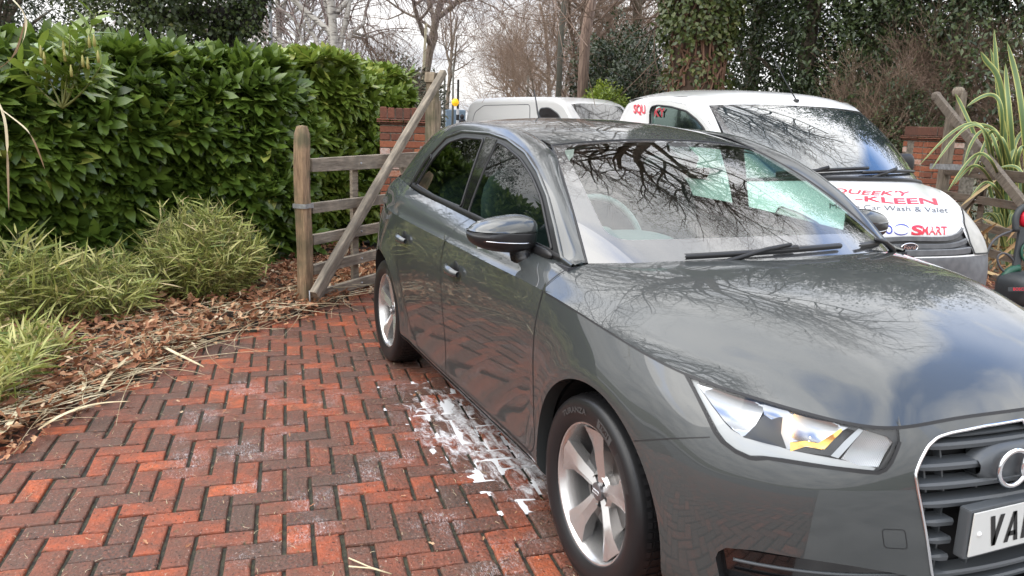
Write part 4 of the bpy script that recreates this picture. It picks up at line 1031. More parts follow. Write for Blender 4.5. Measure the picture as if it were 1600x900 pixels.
def tex(sc, det, lo, hi, c0, c1, kind='noise', rough=.55, dist=0):
    n = nd(mb, 'ShaderNodeTexNoise'); n.inputs['Scale'].default_value = sc; n.inputs['Detail'].default_value = det; n.inputs['Roughness'].default_value = rough; n.inputs['Distortion'].default_value = dist; lk(mb, tcb.outputs['Object'], n.inputs['Vector'])
    r = nd(mb, 'ShaderNodeMapRange'); lk(mb, n.outputs[0], r.inputs[0]); r.inputs[1].default_value = lo; r.inputs[2].default_value = hi; r.inputs[3].default_value = c0; r.inputs[4].default_value = c1; return r.outputs[0]
def mixc(fac, a, b, mode='MIX'):
    m_ = nd(mb, 'ShaderNodeMixRGB'); m_.blend_type = mode
    if isinstance(fac, float): m_.inputs[0].default_value = fac
    else: lk(mb, fac, m_.inputs[0])
    for s_, x in ((1, a), (2, b)):
        if isinstance(x, tuple): m_.inputs[s_].default_value = (*x, 1)
        else: lk(mb, x, m_.inputs[s_])
    return m_.outputs[0]
def mth(op, a, b=None):
    m_ = nd(mb, 'ShaderNodeMath'); m_.operation = op
    for s_, x in ((0, a), (1, b)):
        if x is None: continue
        if isinstance(x, (int, float)): m_.inputs[s_].default_value = x
        else: lk(mb, x, m_.inputs[s_])
    return m_.outputs[0]
c = mixc(tex(19, 7, .40, .62, .0, .62, rough=.72), rr.outputs[0], (.075, .048, .038)); c = mixc(tex(90, 5, .45, .62, .0, .45, rough=.7), c, (.30, .10, .06))          # sooty bloom
c = mixc(tex(6, 5, .44, .64, 0, .55), c, (.095, .066, .050))                       # greyed patches
c = mixc(tex(100, 3, .645, .70, 0, .70), c, (.46, .36, .30))                       # pale grit
c = mixc(tex(85, 4, .60, .68, 0, .9), c, (.012, .010, .009))                       # black pits
c = mixc(tex(30, 4, .63, .70, 0, .35), c, (.10, .11, .05))                         # moss freckles
# soap foam: where it lies, streaked along the run-off
px_ = nd(mb, 'ShaderNodeSeparateXYZ'); lk(mb, tcb.outputs['Object'], px_.inputs[0])
def blob(cx, cy, rx, ry, ang):
    ca, sa = cos(ang), sin(ang); dx = mth('SUBTRACT', px_.outputs[0], cx); dy = mth('SUBTRACT', px_.outputs[1], cy)
    u_ = mth('ADD', mth('MULTIPLY', dx, ca/rx), mth('MULTIPLY', dy, sa/rx)); v_ = mth('ADD', mth('MULTIPLY', dx, -sa/ry), mth('MULTIPLY', dy, ca/ry))
    r2 = mth('ADD', mth('MULTIPLY', u_, u_), mth('MULTIPLY', v_, v_)); return mth('MAXIMUM', mth('SUBTRACT', 1.0, r2), 0.0)
R1 = blob(-.02, -.75, .85, .28, 0.02); R2 = blob(-.45, -1.15, .95, .40, .25); R3 = blob(.35, -.62, .50, .26, -.2)
reg1 = mth('MAXIMUM', R1, R3)
mpf = nd(mb, 'ShaderNodeMapping'); mpf.inputs['Rotation'].default_value = (0, 0, -1.35); mpf.inputs['Scale'].default_value = (1, 3.0, 1); lk(mb, tcb.outputs['Object'], mpf.inputs[0])
nf = nd(mb, 'ShaderNodeTexNoise'); nf.inputs['Scale'].default_value = 8.0; nf.inputs['Detail'].default_value = 7; nf.inputs['Roughness'].default_value = .66; nf.inputs['Distortion'].default_value = .9; lk(mb, mpf.outputs[0], nf.inputs['Vector'])
f1 = mth('ADD', mth('MULTIPLY', reg1, .22), nf.outputs[0]); fr1 = nd(mb, 'ShaderNodeMapRange'); lk(mb, f1, fr1.inputs[0]); fr1.inputs[1].default_value = .62; fr1.inputs[2].default_value = .78
f1m = mth('MULTIPLY', fr1.outputs[0], mth('MINIMUM', mth('MULTIPLY', reg1, 4.0), 1.0))
nf2 = nd(mb, 'ShaderNodeTexNoise'); nf2.inputs['Scale'].default_value = 24; nf2.inputs['Detail'].default_value = 5; nf2.inputs['Distortion'].default_value = 2.2; lk(mb, mpf.outputs[0], nf2.inputs['Vector'])
f2 = nd(mb, 'ShaderNodeMapRange'); lk(mb, mth('ABSOLUTE', mth('SUBTRACT', nf2.outputs[0], .56)), f2.inputs[0]); f2.inputs[1].default_value = .030; f2.inputs[2].default_value = .010
R4 = blob(-.1, -1.35, 1.5, .75, .1); big = tex(3.4, 4, .52, .62, 0, 1.0)
f2m = mth('MULTIPLY', mth('MULTIPLY', f2.outputs[0], mth('MINIMUM', mth('MULTIPLY', mth('MAXIMUM', R4, R2), 1.4), .55)), big)
foam = mth('MAXIMUM', mth('MULTIPLY', f1m, .92), f2m)
foam = mth('MULTIPLY', foam, tex(60, 4, .30, .55, .35, 1.0)); c = mixc(foam, c, (.78, .78, .80)); lk(mb, c, P(mb).inputs['Base Color'])
# wetness: glossier towards the car
W1 = blob(-.3, -.2, 3.2, 1.9, 0.0)
wet = mth('MULTIPLY', mth('MINIMUM', mth('MULTIPLY', W1, 1.6), 1.0), tex(9, 4, .35, .6, .3, 1.0))
wr = nd(mb, 'ShaderNodeMapRange'); lk(mb, wet, wr.inputs[0]); wr.inputs[3].default_value = .48; wr.inputs[4].default_value = .24; lk(mb, wr.outputs[0], P(mb).inputs['Roughness'])
P(mb).inputs['Specular IOR Level'].default_value = .28
nb1 = nd(mb, 'ShaderNodeTexNoise'); nb1.inputs['Scale'].default_value = 70; nb1.inputs['Detail'].default_value = 6; nb1.inputs['Roughness'].default_value = .65; lk(mb, tcb.outputs['Object'], nb1.inputs['Vector'])
bmp = nd(mb, 'ShaderNodeBump'); bmp.inputs['Strength'].default_value = .8; bmp.inputs['Distance'].default_value = .010; lk(mb, nb1.outputs[0], bmp.inputs['Height']); lk(mb, bmp.outputs[0], P(mb).inputs['Normal'])
tag(link('driveway', me, mb), kind='structure')
# joint bed: damp grit and moss
jm = mat('joint_grit', (.03, .024, .018), .8); r = noisy(jm, (.012, .010, .008), (.06, .058, .03), 45, 6, .35, .7, bump=.8, bscale=160)
jb = MB(); bl = [(x, y, -.0125) for x, y in edge_line]; jb.add(bl, [tuple(range(len(bl)))]); tag(jb.build('joint_bed', jm), kind='structure')
# planting bed soil
sm = mat('leaf_mould', (.05, .03, .02), .9); noisy(sm, (.018, .012, .008), (.075, .045, .028), 22, 7, bump=1, bscale=60)
G = []; bed_in = np.array([(1.0, -3.85), (-.20, -2.84), (-.80, -2.53), (-1.34, -2.18), (-1.98, -1.75), (-2.52, -1.08), (-3.16, -.60), (-3.6, -.28), (-5.2, .27)]); bedc = Curve(bed_in)
for t in np.linspace(0, 8, 90):
    p = bedc(t)[0]; row = []
    for k, s_ in enumerate((0, .04, .12, .3, .7, 1.3, 2.2, 3.4)):
        q = p+np.array([-.75, -.66])*s_; z = -.02+.05*(1-math.exp(-s_*8))+.03*noise.noise(Vector((q[0]*2, q[1]*2, 0)))*(s_ > .05)+.03*min(s_, 1); row.append((q[0], q[1], z))
    G.append(row)
bd_ = MB(); bd_.grid(np.array(G)); tag(bd_.build('planting_bed', sm, None, True), kind='structure')

# soap suds pooled in the joints beside the car, level with the brick edges
st = .009; gx = np.arange(-1.35, .95, st); gy = np.arange(-1.45, -.40, st); Vf, Tf, idx_ = [], [], {}
def suds(x, y):
    d = min(((x+.02)/.95)**2+((y+.75)/.33)**2, ((x-.35)/.55)**2+((y+.64)/.30)**2); nz = noise.noise(Vector((x*4-y*2, y*10+x*3, 3)))+.6*noise.noise(Vector((x*16, y*24, 7))); return nz-(-.06+.50*d)
def vid(i, j):
    if (i, j) not in idx_: idx_[(i, j)] = len(Vf); x, y = gx[i], gy[j]; Vf.append((x, y, -.0042+min(.0034, max(-.004, suds(x, y)*.010))+.0006*noise.noise(Vector((x*90, y*90, 1)))))
    return idx_[(i, j)]
for i in range(len(gx)-1):
    for j in range(len(gy)-1):
        if suds(gx[i], gy[j]) > 0: Tf += [(vid(i, j), vid(i+1, j), vid(i+1, j+1)), (vid(i, j), vid(i+1, j+1), vid(i, j+1))]
m_suds = mat('soap_suds', (.80, .81, .83), .4)
nsd = nd(m_suds, 'ShaderNodeTexNoise', Scale=400.0); bsd = nd(m_suds, 'ShaderNodeBump', Strength=.5, Distance=.001); lk(m_suds, nsd.outputs[0], bsd.inputs['Height']); lk(m_suds, bsd.outputs[0], P(m_suds).inputs['Normal'])
tag(link('soap_foam', fast_mesh('soap_foam', Vf, Tf, None, None, True), m_suds), kind='stuff')
# =====================================================================
#  vegetation helpers
# =====================================================================
def unit(a): return a/(np.linalg.norm(a, axis=-1, keepdims=True)+1e-12)
def leaves(P0, D, Nn, Ln, Wd, tone, rows=((.0, 0), (.16, .55), (.42, 1.0), (.74, .82), (1, 0)), fold=.25, droop=.15):
    """leaf blades: base P0, direction D, face normal Nn, length Ln, width Wd; folded along the midrib, drooping to the tip"""
    n = len(P0); D = unit(D); S_ = unit(np.cross(D, Nn)); U = unit(np.cross(S_, D)); Ln = np.broadcast_to(Ln, (n,))[:, None]; Wd = np.broadcast_to(Wd, (n,))[:, None]
    Vs = []; idx = []; k = 0; mids = []
    for t, w in rows:
        c = P0+D*Ln*t-U*Ln*droop*t*t
        if w == 0: Vs.append(c); idx.append((k,)); k += 1
        else:
            Vs += [c-S_*Wd*w*.5+U*Wd*w*.5*fold, c, c+S_*Wd*w*.5+U*Wd*w*.5*fold]; idx.append((k, k+1, k+2)); k += 3
    tr, qd = [], []
    for a, b in zip(idx[:-1], idx[1:]):
        if len(a) == 1 and len(b) == 3: tr += [(a[0], b[1], b[0]), (a[0], b[2], b[1])]
        elif len(a) == 3 and len(b) == 3: qd += [(a[0], a[1], b[1], b[0]), (a[1], a[2], b[2], b[1])]
        elif len(a) == 3: tr += [(a[0], a[1], b[0]), (a[1], a[2], b[0])]
    V = np.stack(Vs, 1).reshape(-1, 3); off = (np.arange(n)*k)[:, None, None]
    T_ = (np.array(tr, int).reshape(1, -1, 3)+off).reshape(-1, 3) if tr else np.zeros((0, 3), int); Q_ = (np.array(qd, int).reshape(1, -1, 4)+off).reshape(-1, 4) if qd else np.zeros((0, 4), int)
    return V, T_, Q_, np.repeat(np.broadcast_to(tone, (n,)), k)
class LM:
    "accumulates leaf batches"
    def __init__(s): s.V = []; s.T = []; s.Q = []; s.A = []; s.n = 0; s.mt = []; s.mq = []
    def add(s, V, T_, Q_, A, mi=0):
        s.V.append(V); s.T.append(T_+s.n); s.Q.append(Q_+s.n); s.A.append(A); s.n += len(V); s.mt.append(np.full(len(T_), mi)); s.mq.append(np.full(len(Q_), mi))
    def build(s, name, m, parent=None, smooth=True):
        T_ = np.concatenate(s.T); Q_ = np.concatenate(s.Q); mi = np.concatenate(s.mt+s.mq)
        return link(name, fast_mesh(name, np.concatenate(s.V), T_, Q_, np.concatenate(s.A), smooth, mi if mi.any() else None), m, parent)
def rnd_unit(n): return unit(RNG.normal(size=(n, 3)))
def segs_mesh(P0, P1, R0, R1, n=3):
    "tapered prisms for many branch segments at once"
    P0 = np.array(P0); P1 = np.array(P1); R0 = np.array(R0); R1 = np.array(R1); d = unit(P1-P0); ref = np.where(np.abs(d[:, 2:3]) < .9, np.array([[0, 0, 1.]]), np.array([[1., 0, 0]]))
    A = unit(np.cross(d, ref)); B = np.cross(d, A); th = np.arange(n)*2*pi/n; cs, sn = np.cos(th), np.sin(th)
    ringv = A[:, None]*cs[None, :, None]+B[:, None]*sn[None, :, None]
    V = np.concatenate([P0[:, None]+ringv*R0[:, None, None], P1[:, None]+ringv*R1[:, None, None]], 1).reshape(-1, 3)
    j = np.arange(n); q = np.stack([j, (j+1) % n, n+(j+1) % n, n+j], 1)[None]+(np.arange(len(P0))*2*n)[:, None, None]
    return V, q.reshape(-1, 4)
def bare_tree(rs, height=14, trunk_r=.28, spread=1.0, levels=6, droop=0.0, first=.28, nb=(5, 4, 4, 4, 3), crook=.22, twig=.006, start=.3, ang=(.55, .9), upward=.25, maxseg=26000, lean=(0, 0)):
    "returns (trunk segments, twig segments) of a leafless broadleaf"
    big, fine = [], []
    def grow(p, d, L, r, lv):
        if len(big)+len(fine) > maxseg: return
        ns = 7 if lv == 0 else (5 if lv < 3 else (4 if lv < 4 else 3)); pts = [p]; rads = [r]; dd = d
        for k in range(ns):
            w = crook*(1.0 if lv else .35); dd = dd+np.array([rs.gauss(0, w), rs.gauss(0, w), rs.gauss(0, w)*.7+(upward*.12 if lv else .05)-droop*.30*lv/4]); dd = dd/np.linalg.norm(dd)
            p = p+dd*L/ns; pts.append(p); rads.append(max(twig*.5, r*(1-.62*(k+1)/ns) if lv else r*(1-.55*(k+1)/ns)))
        for k in range(ns): (big if rads[k] > .03 else fine).append((pts[k], pts[k+1], rads[k], rads[k+1]))
        if lv >= levels-1: return
        m = nb[min(lv, len(nb)-1)]
        s0 = start if lv == 0 else .18
        for i in range(m+ (1 if rs.random() < .4 else 0)):
            t = s0+(1-s0)*(i+rs.random())/m; t = min(t, .99)*ns; k = int(t); q = pts[k]+(pts[k+1]-pts[k])*(t-k); rq = rads[k]+(rads[k+1]-rads[k])*(t-k)
            a = rs.uniform(*ang)*(1.1 if lv == 0 else 1); base = pts[k+1]-pts[k]; base /= np.linalg.norm(base)
            rv = np.array([rs.gauss(0, 1) for _ in range(3)]); rv -= base*(rv@base); rv /= np.linalg.norm(rv); nd_ = base*cos(a)+rv*sin(a)*spread; nd_ /= np.linalg.norm(nd_)
            ll = L*(rs.uniform(.50, .78) if lv else rs.uniform(.38, .62)*(1.15-.35*t/ns)); grow(q, nd_, ll, min(rq*.72, r*.55), lv+1)
    grow(np.zeros(3), np.array([lean[0], lean[1], 1.0]), height*(.75), trunk_r, 0)
    return big, fine
def tree_meshes(name, args, seed):
    b, f_ = bare_tree(random.Random(seed), **args)
    def mk(S_, n, nm):
        P0, P1, R0, R1 = [np.array(x) for x in zip(*S_)]; V, Q_ = segs_mesh(P0, P1, R0, R1, n); return fast_mesh(nm, V, None, Q_, None, True)
    return mk(b, 7, 'trunk'), mk(f_, 3, 'crown')
def scatter_shell(n, cx, cy, z0, z1, rx, ry, rag=.35, seedv=0.0, dens=.6):
    "points through a lumpy crown volume, most near its surface"
    u = rnd_unit(n); lump = np.array([noise.noise(Vector((a*1.7+seedv, b*1.7, c_*1.7))) for a, b, c_ in u]); rad = 1+rag*lump*1.6
    k = RNG.random(n)**dens; rr_ = rad*(k**.5); cz = (z0+z1)/2; hz = (z1-z0)/2
    return np.stack([cx+u[:, 0]*rx*rr_, cy+u[:, 1]*ry*rr_, cz+u[:, 2]*hz*rr_], 1), u
# =====================================================================
#  hedges, shrubs, grasses, trees
# =====================================================================
def gxy(px, depth):
    p = at(px, 190, depth); return p[:2]
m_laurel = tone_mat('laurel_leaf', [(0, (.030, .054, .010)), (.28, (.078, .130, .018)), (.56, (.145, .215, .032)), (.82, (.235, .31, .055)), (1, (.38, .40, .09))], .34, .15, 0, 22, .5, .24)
m_core = mat('hedge_shade_core', (.012, .011, .008), .9)
def hedge(name, label, line, z1, n, leaf, seed, tone0=0.0, depthw=.9, group=None, z0=.12, mt=None):
    line = np.array(line); cum = np.concatenate([[0], np.cumsum(np.linalg.norm(np.diff(line, axis=0), axis=1))]); Lt = cum[-1]
    def pos(s): return np.stack([np.interp(s, cum, line[:, 0]), np.interp(s, cum, line[:, 1])], 1)
    def nrm_(s): d = pos(np.minimum(s+.05, Lt))-pos(np.maximum(s-.05, 0)); d = unit(d); nn = np.stack([d[:, 1], -d[:, 0]], 1); return nn
    s = RNG.random(n)*Lt; P2 = pos(s); N2 = nrm_(s); c = CAM[:2]; flip = np.sign(((c-P2)*N2).sum(1)); N2 = N2*flip[:, None]
    face = RNG.random(n) < .72
    z = np.where(face, z0+(z1-z0)*RNG.random(n)**.9, z1); back = np.where(face, 0, RNG.random(n)*depthw)
    bump = np.array([noise.noise(Vector((a*1.1, b*1.3, seed)))*.26+noise.noise(Vector((a*3.5, b*3.5, seed+5)))*.13 for a, b in zip(s, z)])
    rnd_top = .22*np.clip((z-(z1-.35))/.35, 0, 1)**2
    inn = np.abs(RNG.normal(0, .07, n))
    off = bump-inn-back-rnd_top*face
    X = np.stack([P2[:, 0]+N2[:, 0]*off, P2[:, 1]+N2[:, 1]*off, z+np.where(face, 0, bump*.55-inn*.6-.10*np.abs(back/depthw-.4))], 1)
    out = np.stack([N2[:, 0], N2[:, 1], np.zeros(n)], 1); out[~face] = [0, 0, 1]; out[:, 2] += .25
    # whorls: several leaves share a shoot tip
    W_ = 6; V_all = LM(); sh = unit(out+RNG.normal(0, .45, (n, 3))); sh[:, 2] += .15
    for k in range(W_):
        th = 2*pi*k/W_+RNG.random(n)*1.2; ref = unit(np.cross(sh, rnd_unit(n))); r2 = np.cross(sh, ref)
        side = ref*np.cos(th)[:, None]+r2*np.sin(th)[:, None]; D = unit(side*1.0+sh*RNG.uniform(.1, 1.1, (n, 1))+np.array([0, 0, -.16])); Nn = unit(sh*.75+np.array([0, 0, .75])+D*-.3+RNG.normal(0, .16, (n, 3)))
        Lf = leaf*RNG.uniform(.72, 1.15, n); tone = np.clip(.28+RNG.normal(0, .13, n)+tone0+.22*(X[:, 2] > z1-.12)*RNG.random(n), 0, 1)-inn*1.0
        yel = RNG.random(n) < .015; tone = np.where(yel, .95, tone)
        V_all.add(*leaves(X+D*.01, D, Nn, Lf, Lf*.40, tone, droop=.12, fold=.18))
    root = thing(name, label, 'hedge', (0, 0, 0), 0, group)
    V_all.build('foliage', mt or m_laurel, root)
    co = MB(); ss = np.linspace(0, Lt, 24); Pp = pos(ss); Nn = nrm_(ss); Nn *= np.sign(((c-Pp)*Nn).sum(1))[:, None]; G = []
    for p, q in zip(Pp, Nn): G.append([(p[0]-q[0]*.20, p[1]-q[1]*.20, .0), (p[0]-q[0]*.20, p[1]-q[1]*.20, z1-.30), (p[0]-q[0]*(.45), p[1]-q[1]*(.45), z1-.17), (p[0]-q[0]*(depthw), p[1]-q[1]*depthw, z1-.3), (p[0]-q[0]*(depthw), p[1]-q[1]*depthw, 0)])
    co.grid(np.array(G)); co.build('shade_core', m_core, root)  # near-black sheet added inside the foliage to block light, painted as deep shade
    return root
hl_line = [gxy(-330, 4.2), gxy(-120, 4.9), gxy(0, 5.3), gxy(120, 5.75), gxy(260, 6.3), gxy(400, 6.85), gxy(475, 7.4)]
hedge("laurel_hedge", 'tall dark green laurel hedge along the left side, behind the pale striped grasses', hl_line, 1.86, 6200, .195, 1.0, .04)
hedge('laurel_hedge', 'brighter yellow green laurel hedge between the weathered gate post and the brick pier', [gxy(455, 7.5), gxy(540, 8.1), gxy(600, 9.0), gxy(635, 10.5)], 1.93, 3000, .160, 9.0, .36, 1.0)

# tall flowering shoot standing out of the hedge top
def laurel_shoot():
    root = thing('laurel_shoot', 'long pale laurel shoot with flower buds rising from the dark hedge', 'shrub', tuple(at(95, 130, 4.9)))
    lm = LM(); st = MB(); m_bud = mat('bud_yellow', (.33, .30, .09), .7)
    base = np.array([0, 0, -.15])
    for (px, py, dz) in ((150, 20, 0), (120, 60, .0), (60, 75, 0), (95, 95, 0), (160, 100, 0), (110, 50, .1), (30, 100, 0), (130, 85, 0)):
        tip = at(px, py, 4.75+RNG.random()*.2)-at(95, 130, 4.9); Q = np.array([base+(tip-base)*t+np.array([0, 0, -.03*sin(pi*t)]) for t in np.linspace(0, 1, 8)]); st.tube(Q, np.linspace(.008, .003, 8), 5)
        m_ = 17; t = np.linspace(.3, 1.0, m_); P0 = base+(tip-base)*t[:, None]; ax = unit(tip-base)
        th = np.arange(m_)*2.4; ref = unit(np.cross(ax, [.3, .2, 1])); r2 = np.cross(ax, ref); side = ref*np.cos(th)[:, None]+r2*np.sin(th)[:, None]; D = unit(side+ax*.7+np.array([0, 0, -.05])); Lf = .19*RNG.uniform(.7, 1.1, m_)
        lm.add(*leaves(P0, D, unit(ax+np.array([0, 0, .6])+0*D), Lf, Lf*.30, RNG.uniform(.55, .85, m_), droop=.15, fold=.2))
    for (px, py) in ((65, 90), (70, 100), (100, 82), (102, 96), (130, 105), (140, 75), (148, 73), (154, 98), (112, 120), (138, 108)):
        b = at(px, py, 4.7)-at(95, 130, 4.9); fl = MB(); fl.tube([b, b+[0, 0, .035], b+[.003, 0, .07]], [.008, .0085, .003], 6); fl.build('flower_bud', m_bud, root, True)
    lm.build('foliage', m_laurel, root); st.build('stem', mat('green_stem', (.16, .17, .05), .6), root, True)
laurel_shoot()

# ---- striped dwarf bamboo
m_bam = tone_mat('striped_leaf', [(0, (.07, .10, .025)), (.28, (.15, .20, .045)), (.56, (.31, .34, .085)), (.83, (.58, .55, .22)), (1, (.52, .40, .22))], .45, .10, 0, 60, .4, .25)
m_cane = mat('cane', (.22, .20, .09), .6)
def bamboo(label, cx, cy, rx, ry, h, n, nl, seed, lf=.10, group='striped dwarf bamboo clumps in the bed'):
    root = thing('bamboo_clump', label, 'bamboo', (cx, cy, .02), 0, group); rs = np.random.default_rng(seed)
    a = rs.random(n)*2*pi; rr_ = np.sqrt(rs.random(n)); bx_ = rr_*np.cos(a)*rx; by_ = rr_*np.sin(a)*ry; hh = h*(1-.45*rr_**2.5)*rs.uniform(.75, 1.12, n)
    tip = np.stack([bx_*1.3+rs.normal(0, .05, n), by_*1.3+rs.normal(0, .05, n), hh], 1); base = np.stack([bx_*.8, by_*.8, 0*hh], 1)
    V, Q_ = segs_mesh(base, (base*.35+tip*.65)+rs.normal(0, .012, (n, 3)), np.full(n, .0022), np.full(n, .0018)); V2, Q2 = segs_mesh((base*.35+tip*.65), tip, np.full(n, .0018), np.full(n, .001))
    link('cane', fast_mesh('cane', np.concatenate([V, V2]), None, np.concatenate([Q_, Q2+len(V)])), m_cane, root)
    lm = LM()
    for k in range(nl):
        t = rs.uniform(.12, 1.0, n)**.8; P0 = base+(tip-base)*t[:, None]; D = unit(np.stack([rs.normal(0, 1, n), rs.normal(0, 1, n), rs.normal(.45, .55, n)], 1)+np.concatenate([base[:, :2]*1.5, np.zeros((n, 1))], 1)); Lf = lf*rs.uniform(.6, 1.35, n)
        tone = np.clip(rs.normal(.60, .20, n), 0, 1); lm.add(*leaves(P0, D, unit(np.array([0, 0, 1.])+rs.normal(0, .5, (n, 3))), Lf, Lf*.062+.002, tone, rows=((.0, 0), (.25, 1), (.6, .9), (1, 0)), droop=.08, fold=.35))
    lm.build('foliage', m_bam, root); return root
def bpos(px, py): p = ground(px, py); return p[0], p[1]
x, y = bpos(322, 470); bamboo('round bushy clump of yellow striped bamboo nearest the gate post', x, y, .42, .32, .68, 640, 10, 21, .125)
x, y = bpos(160, 505); bamboo('thinner striped bamboo clump between the round bushy clump and the picture edge', x, y, .38, .28, .46, 230, 7, 22, .14)
x, y = bpos(40, 520); bamboo('straggly striped bamboo with long upright stems at the left edge before the hedge', x, y, .34, .30, .58, 150, 8, 23, .18)
x, y = bpos(20, 590); bamboo('low striped bamboo drooping over the leaf litter near the bottom left', x, y, .18, .24, .26, 90, 8, 24, .14)
x, y = bpos(-90, 640); bamboo('low striped bamboo drooping over the brick edge at the bottom left', x, y, .35, .35, .34, 160, 9, 25, .14)
# arching strap leaves at the left edge, near the lens
def strap(name, label, curves, w, m_, grp=None, cat='plant'):
    root = thing(name, label, cat, (0, 0, 0), 0, grp)
    lm = MB()
    for Q in curves:
        Q = np.array(Q); Q = Curve(Q)(np.linspace(0, len(Q)-1, 18)); T_ = unit(np.gradient(Q, axis=0)); S_ = unit(np.cross(T_, [0, 0, 1.])+1e-6); k = np.linspace(0, 1, 18); ww = (w*np.sin(pi*np.clip(k*.96+.04, 0, 1))**.5)[:, None]
        lm.grid(np.stack([Q-S_*ww+[0, 0, .3*w], Q, Q+S_*ww+[0, 0, .3*w]], 1))
    lm.build('blade', m_, root, True); return root
m_straw = mat('dry_straw', (.5, .42, .26), .6); noisy(m_straw, (.38, .29, .16), (.68, .60, .40), 6, 4)
strap('grass_stem', 'arching straw coloured grass stems hanging in at the left edge above the hedge', [[at(-60, -80, 2.6), at(10, -10, 2.5), at(40, 30, 2.5), at(28, 80, 2.5), at(-20, 120, 2.5)], [at(40, 30, 2.5), at(25, 80, 2.6), at(0, 105, 2.6), at(-40, 110, 2.6)], [at(-40, 130, 2.5), at(2, 170, 2.5), at(12, 250, 2.5), at(14, 330, 2.6)], [at(-40, 140, 2.5), at(20, 185, 2.5), at(50, 215, 2.5), at(70, 265, 2.6)]], .004, m_straw, None, 'grass')

# ---- leaf litter and dead stems over the bed edge
m_lit = tone_mat('dead_leaf', [(0, (.10, .045, .026)), (.30, (.24, .105, .055)), (.6, (.40, .19, .10)), (.85, (.55, .34, .19)), (1, (.72, .58, .40))], .7, .08, 0, 40, .3, .15)
def litter(n, sampler, size, name, kind='stuff', flat=.35):
    X = sampler(n); D = rnd_unit(n); D[:, 2] *= flat; Nn = unit(np.array([0, 0, 1.])+RNG.normal(0, .45, (n, 3))); Lf = size*RNG.uniform(.5, 1.3, n); lm = LM()
    lm.add(*leaves(X, D, Nn, Lf, Lf*RNG.uniform(.35, .62, n), np.clip(RNG.normal(.5, .25, n), 0, 1), rows=((0, 0), (.22, .7), (.40, .45), (.62, 1), (.8, .5), (1, 0)), droop=-.25, fold=.45)); o = lm.build(name, m_lit, None, False); return tag(o, kind=kind)
def bedpts(n, lo=0, hi=1.5, t0=.6, t1=7.6, zt=.06):
    t = RNG.uniform(t0, t1, n); p = bedc(t); s_ = lo+(hi-lo)*RNG.random(n)**1.4; q = p+np.array([-.75, -.66])*s_[:, None]; return np.concatenate([q, (RNG.random(n)*zt+.02+.05*np.clip(s_*5, 0, 1))[:, None]], 1)
litter(9000, lambda n: bedpts(n, -.02, 1.7), .062, 'leaf_litter')
litter(500, lambda n: bedpts(n, -.16, .05, zt=.008), .045, 'leaf_litter')
# debris on the bricks
def drivepts(n):
    X = np.stack([RNG.uniform(-3.2, 1.6, n), RNG.uniform(-3.0, -.3, n), np.full(n, .004)], 1); return X
litter(170, drivepts, .022, 'leaf_crumbs')
def straws(n, sampler, L0, r, name, m_, spread=1.0, z=0.02, kind='stuff', ang=None):
    X = sampler(n); a = RNG.uniform(0, 2*pi, n) if ang is None else RNG.normal(ang, .38, n)+pi*(RNG.random(n) < .5); Ls = L0*RNG.uniform(.35, 1.25, n); D = np.stack([np.cos(a), np.sin(a), RNG.normal(0, .07, n)], 1)
    k = 6; Pn = [X]; d = D; bend = RNG.normal(0, .10, n)
    for i in range(k):
        c, s_ = np.cos(bend), np.sin(bend); d = np.stack([d[:, 0]*c-d[:, 1]*s_, d[:, 0]*s_+d[:, 1]*c, d[:, 2]-.01], 1); q = Pn[-1]+d*(Ls/k)[:, None]; q[:, 2] = np.maximum(q[:, 2], .006); Pn.append(q)
    Vs, Qs, off = [], [], 0
    rr_ = r*RNG.uniform(.5, 1.3, n)
    for i in range(k):
        V, Q_ = segs_mesh(Pn[i], Pn[i+1], rr_*(1-.12*i), rr_*(1-.12*(i+1)), 4); Vs.append(V); Qs.append(Q_+off); off += len(V)
    return tag(link(name, fast_mesh(name, np.concatenate(Vs), None, np.concatenate(Qs), None, True), m_), kind=kind)
straws(190, lambda n: bedpts(n, -.10, .30, 1.6, 5.6, .05), .60, .0032, 'dead_stems', m_straw, ang=radians(140))
straws(260, lambda n: bedpts(n, .0, .9, 1.0, 6.5, .08), .38, .0022, 'dead_stems', m_straw)
straws(900, drivepts, .030, .0011, 'joint_debris', m_straw, ang=radians(172))
# a few broad dead leaves lying on the edge
bl_ = [[ground(q[0], q[1], .06+.01*i) for i, q in enumerate(c_)] for c_ in ([(60, 672), (100, 648), (150, 632), (205, 628)], [(112, 560), (125, 580), (132, 600), (128, 612)], [(150, 545), (165, 560), (190, 552), (215, 530)], [(-20, 690), (10, 670), (30, 640), (60, 610)], [(215, 505), (245, 535), (290, 560), (320, 575)], [(155, 612), (172, 585), (200, 560), (212, 545)])]
strap('dead_blade', 'broad straw coloured dead leaves lying along the edge of the bricks', bl_, .011, m_straw, None, 'dead leaves')
tw = thing('straw_stem', 'forked straw stem lying on the bricks at the bottom of the picture', 'stem', (0, 0, 0)); q = MB()
for c_ in ([(545, 872), (575, 885), (612, 897)], [(545, 885), (580, 888), (612, 897)]): q.tube([ground(*k, .008) for k in c_], [.003, .0025, .002], 5)
q.build('stalk', m_straw, tw, True)
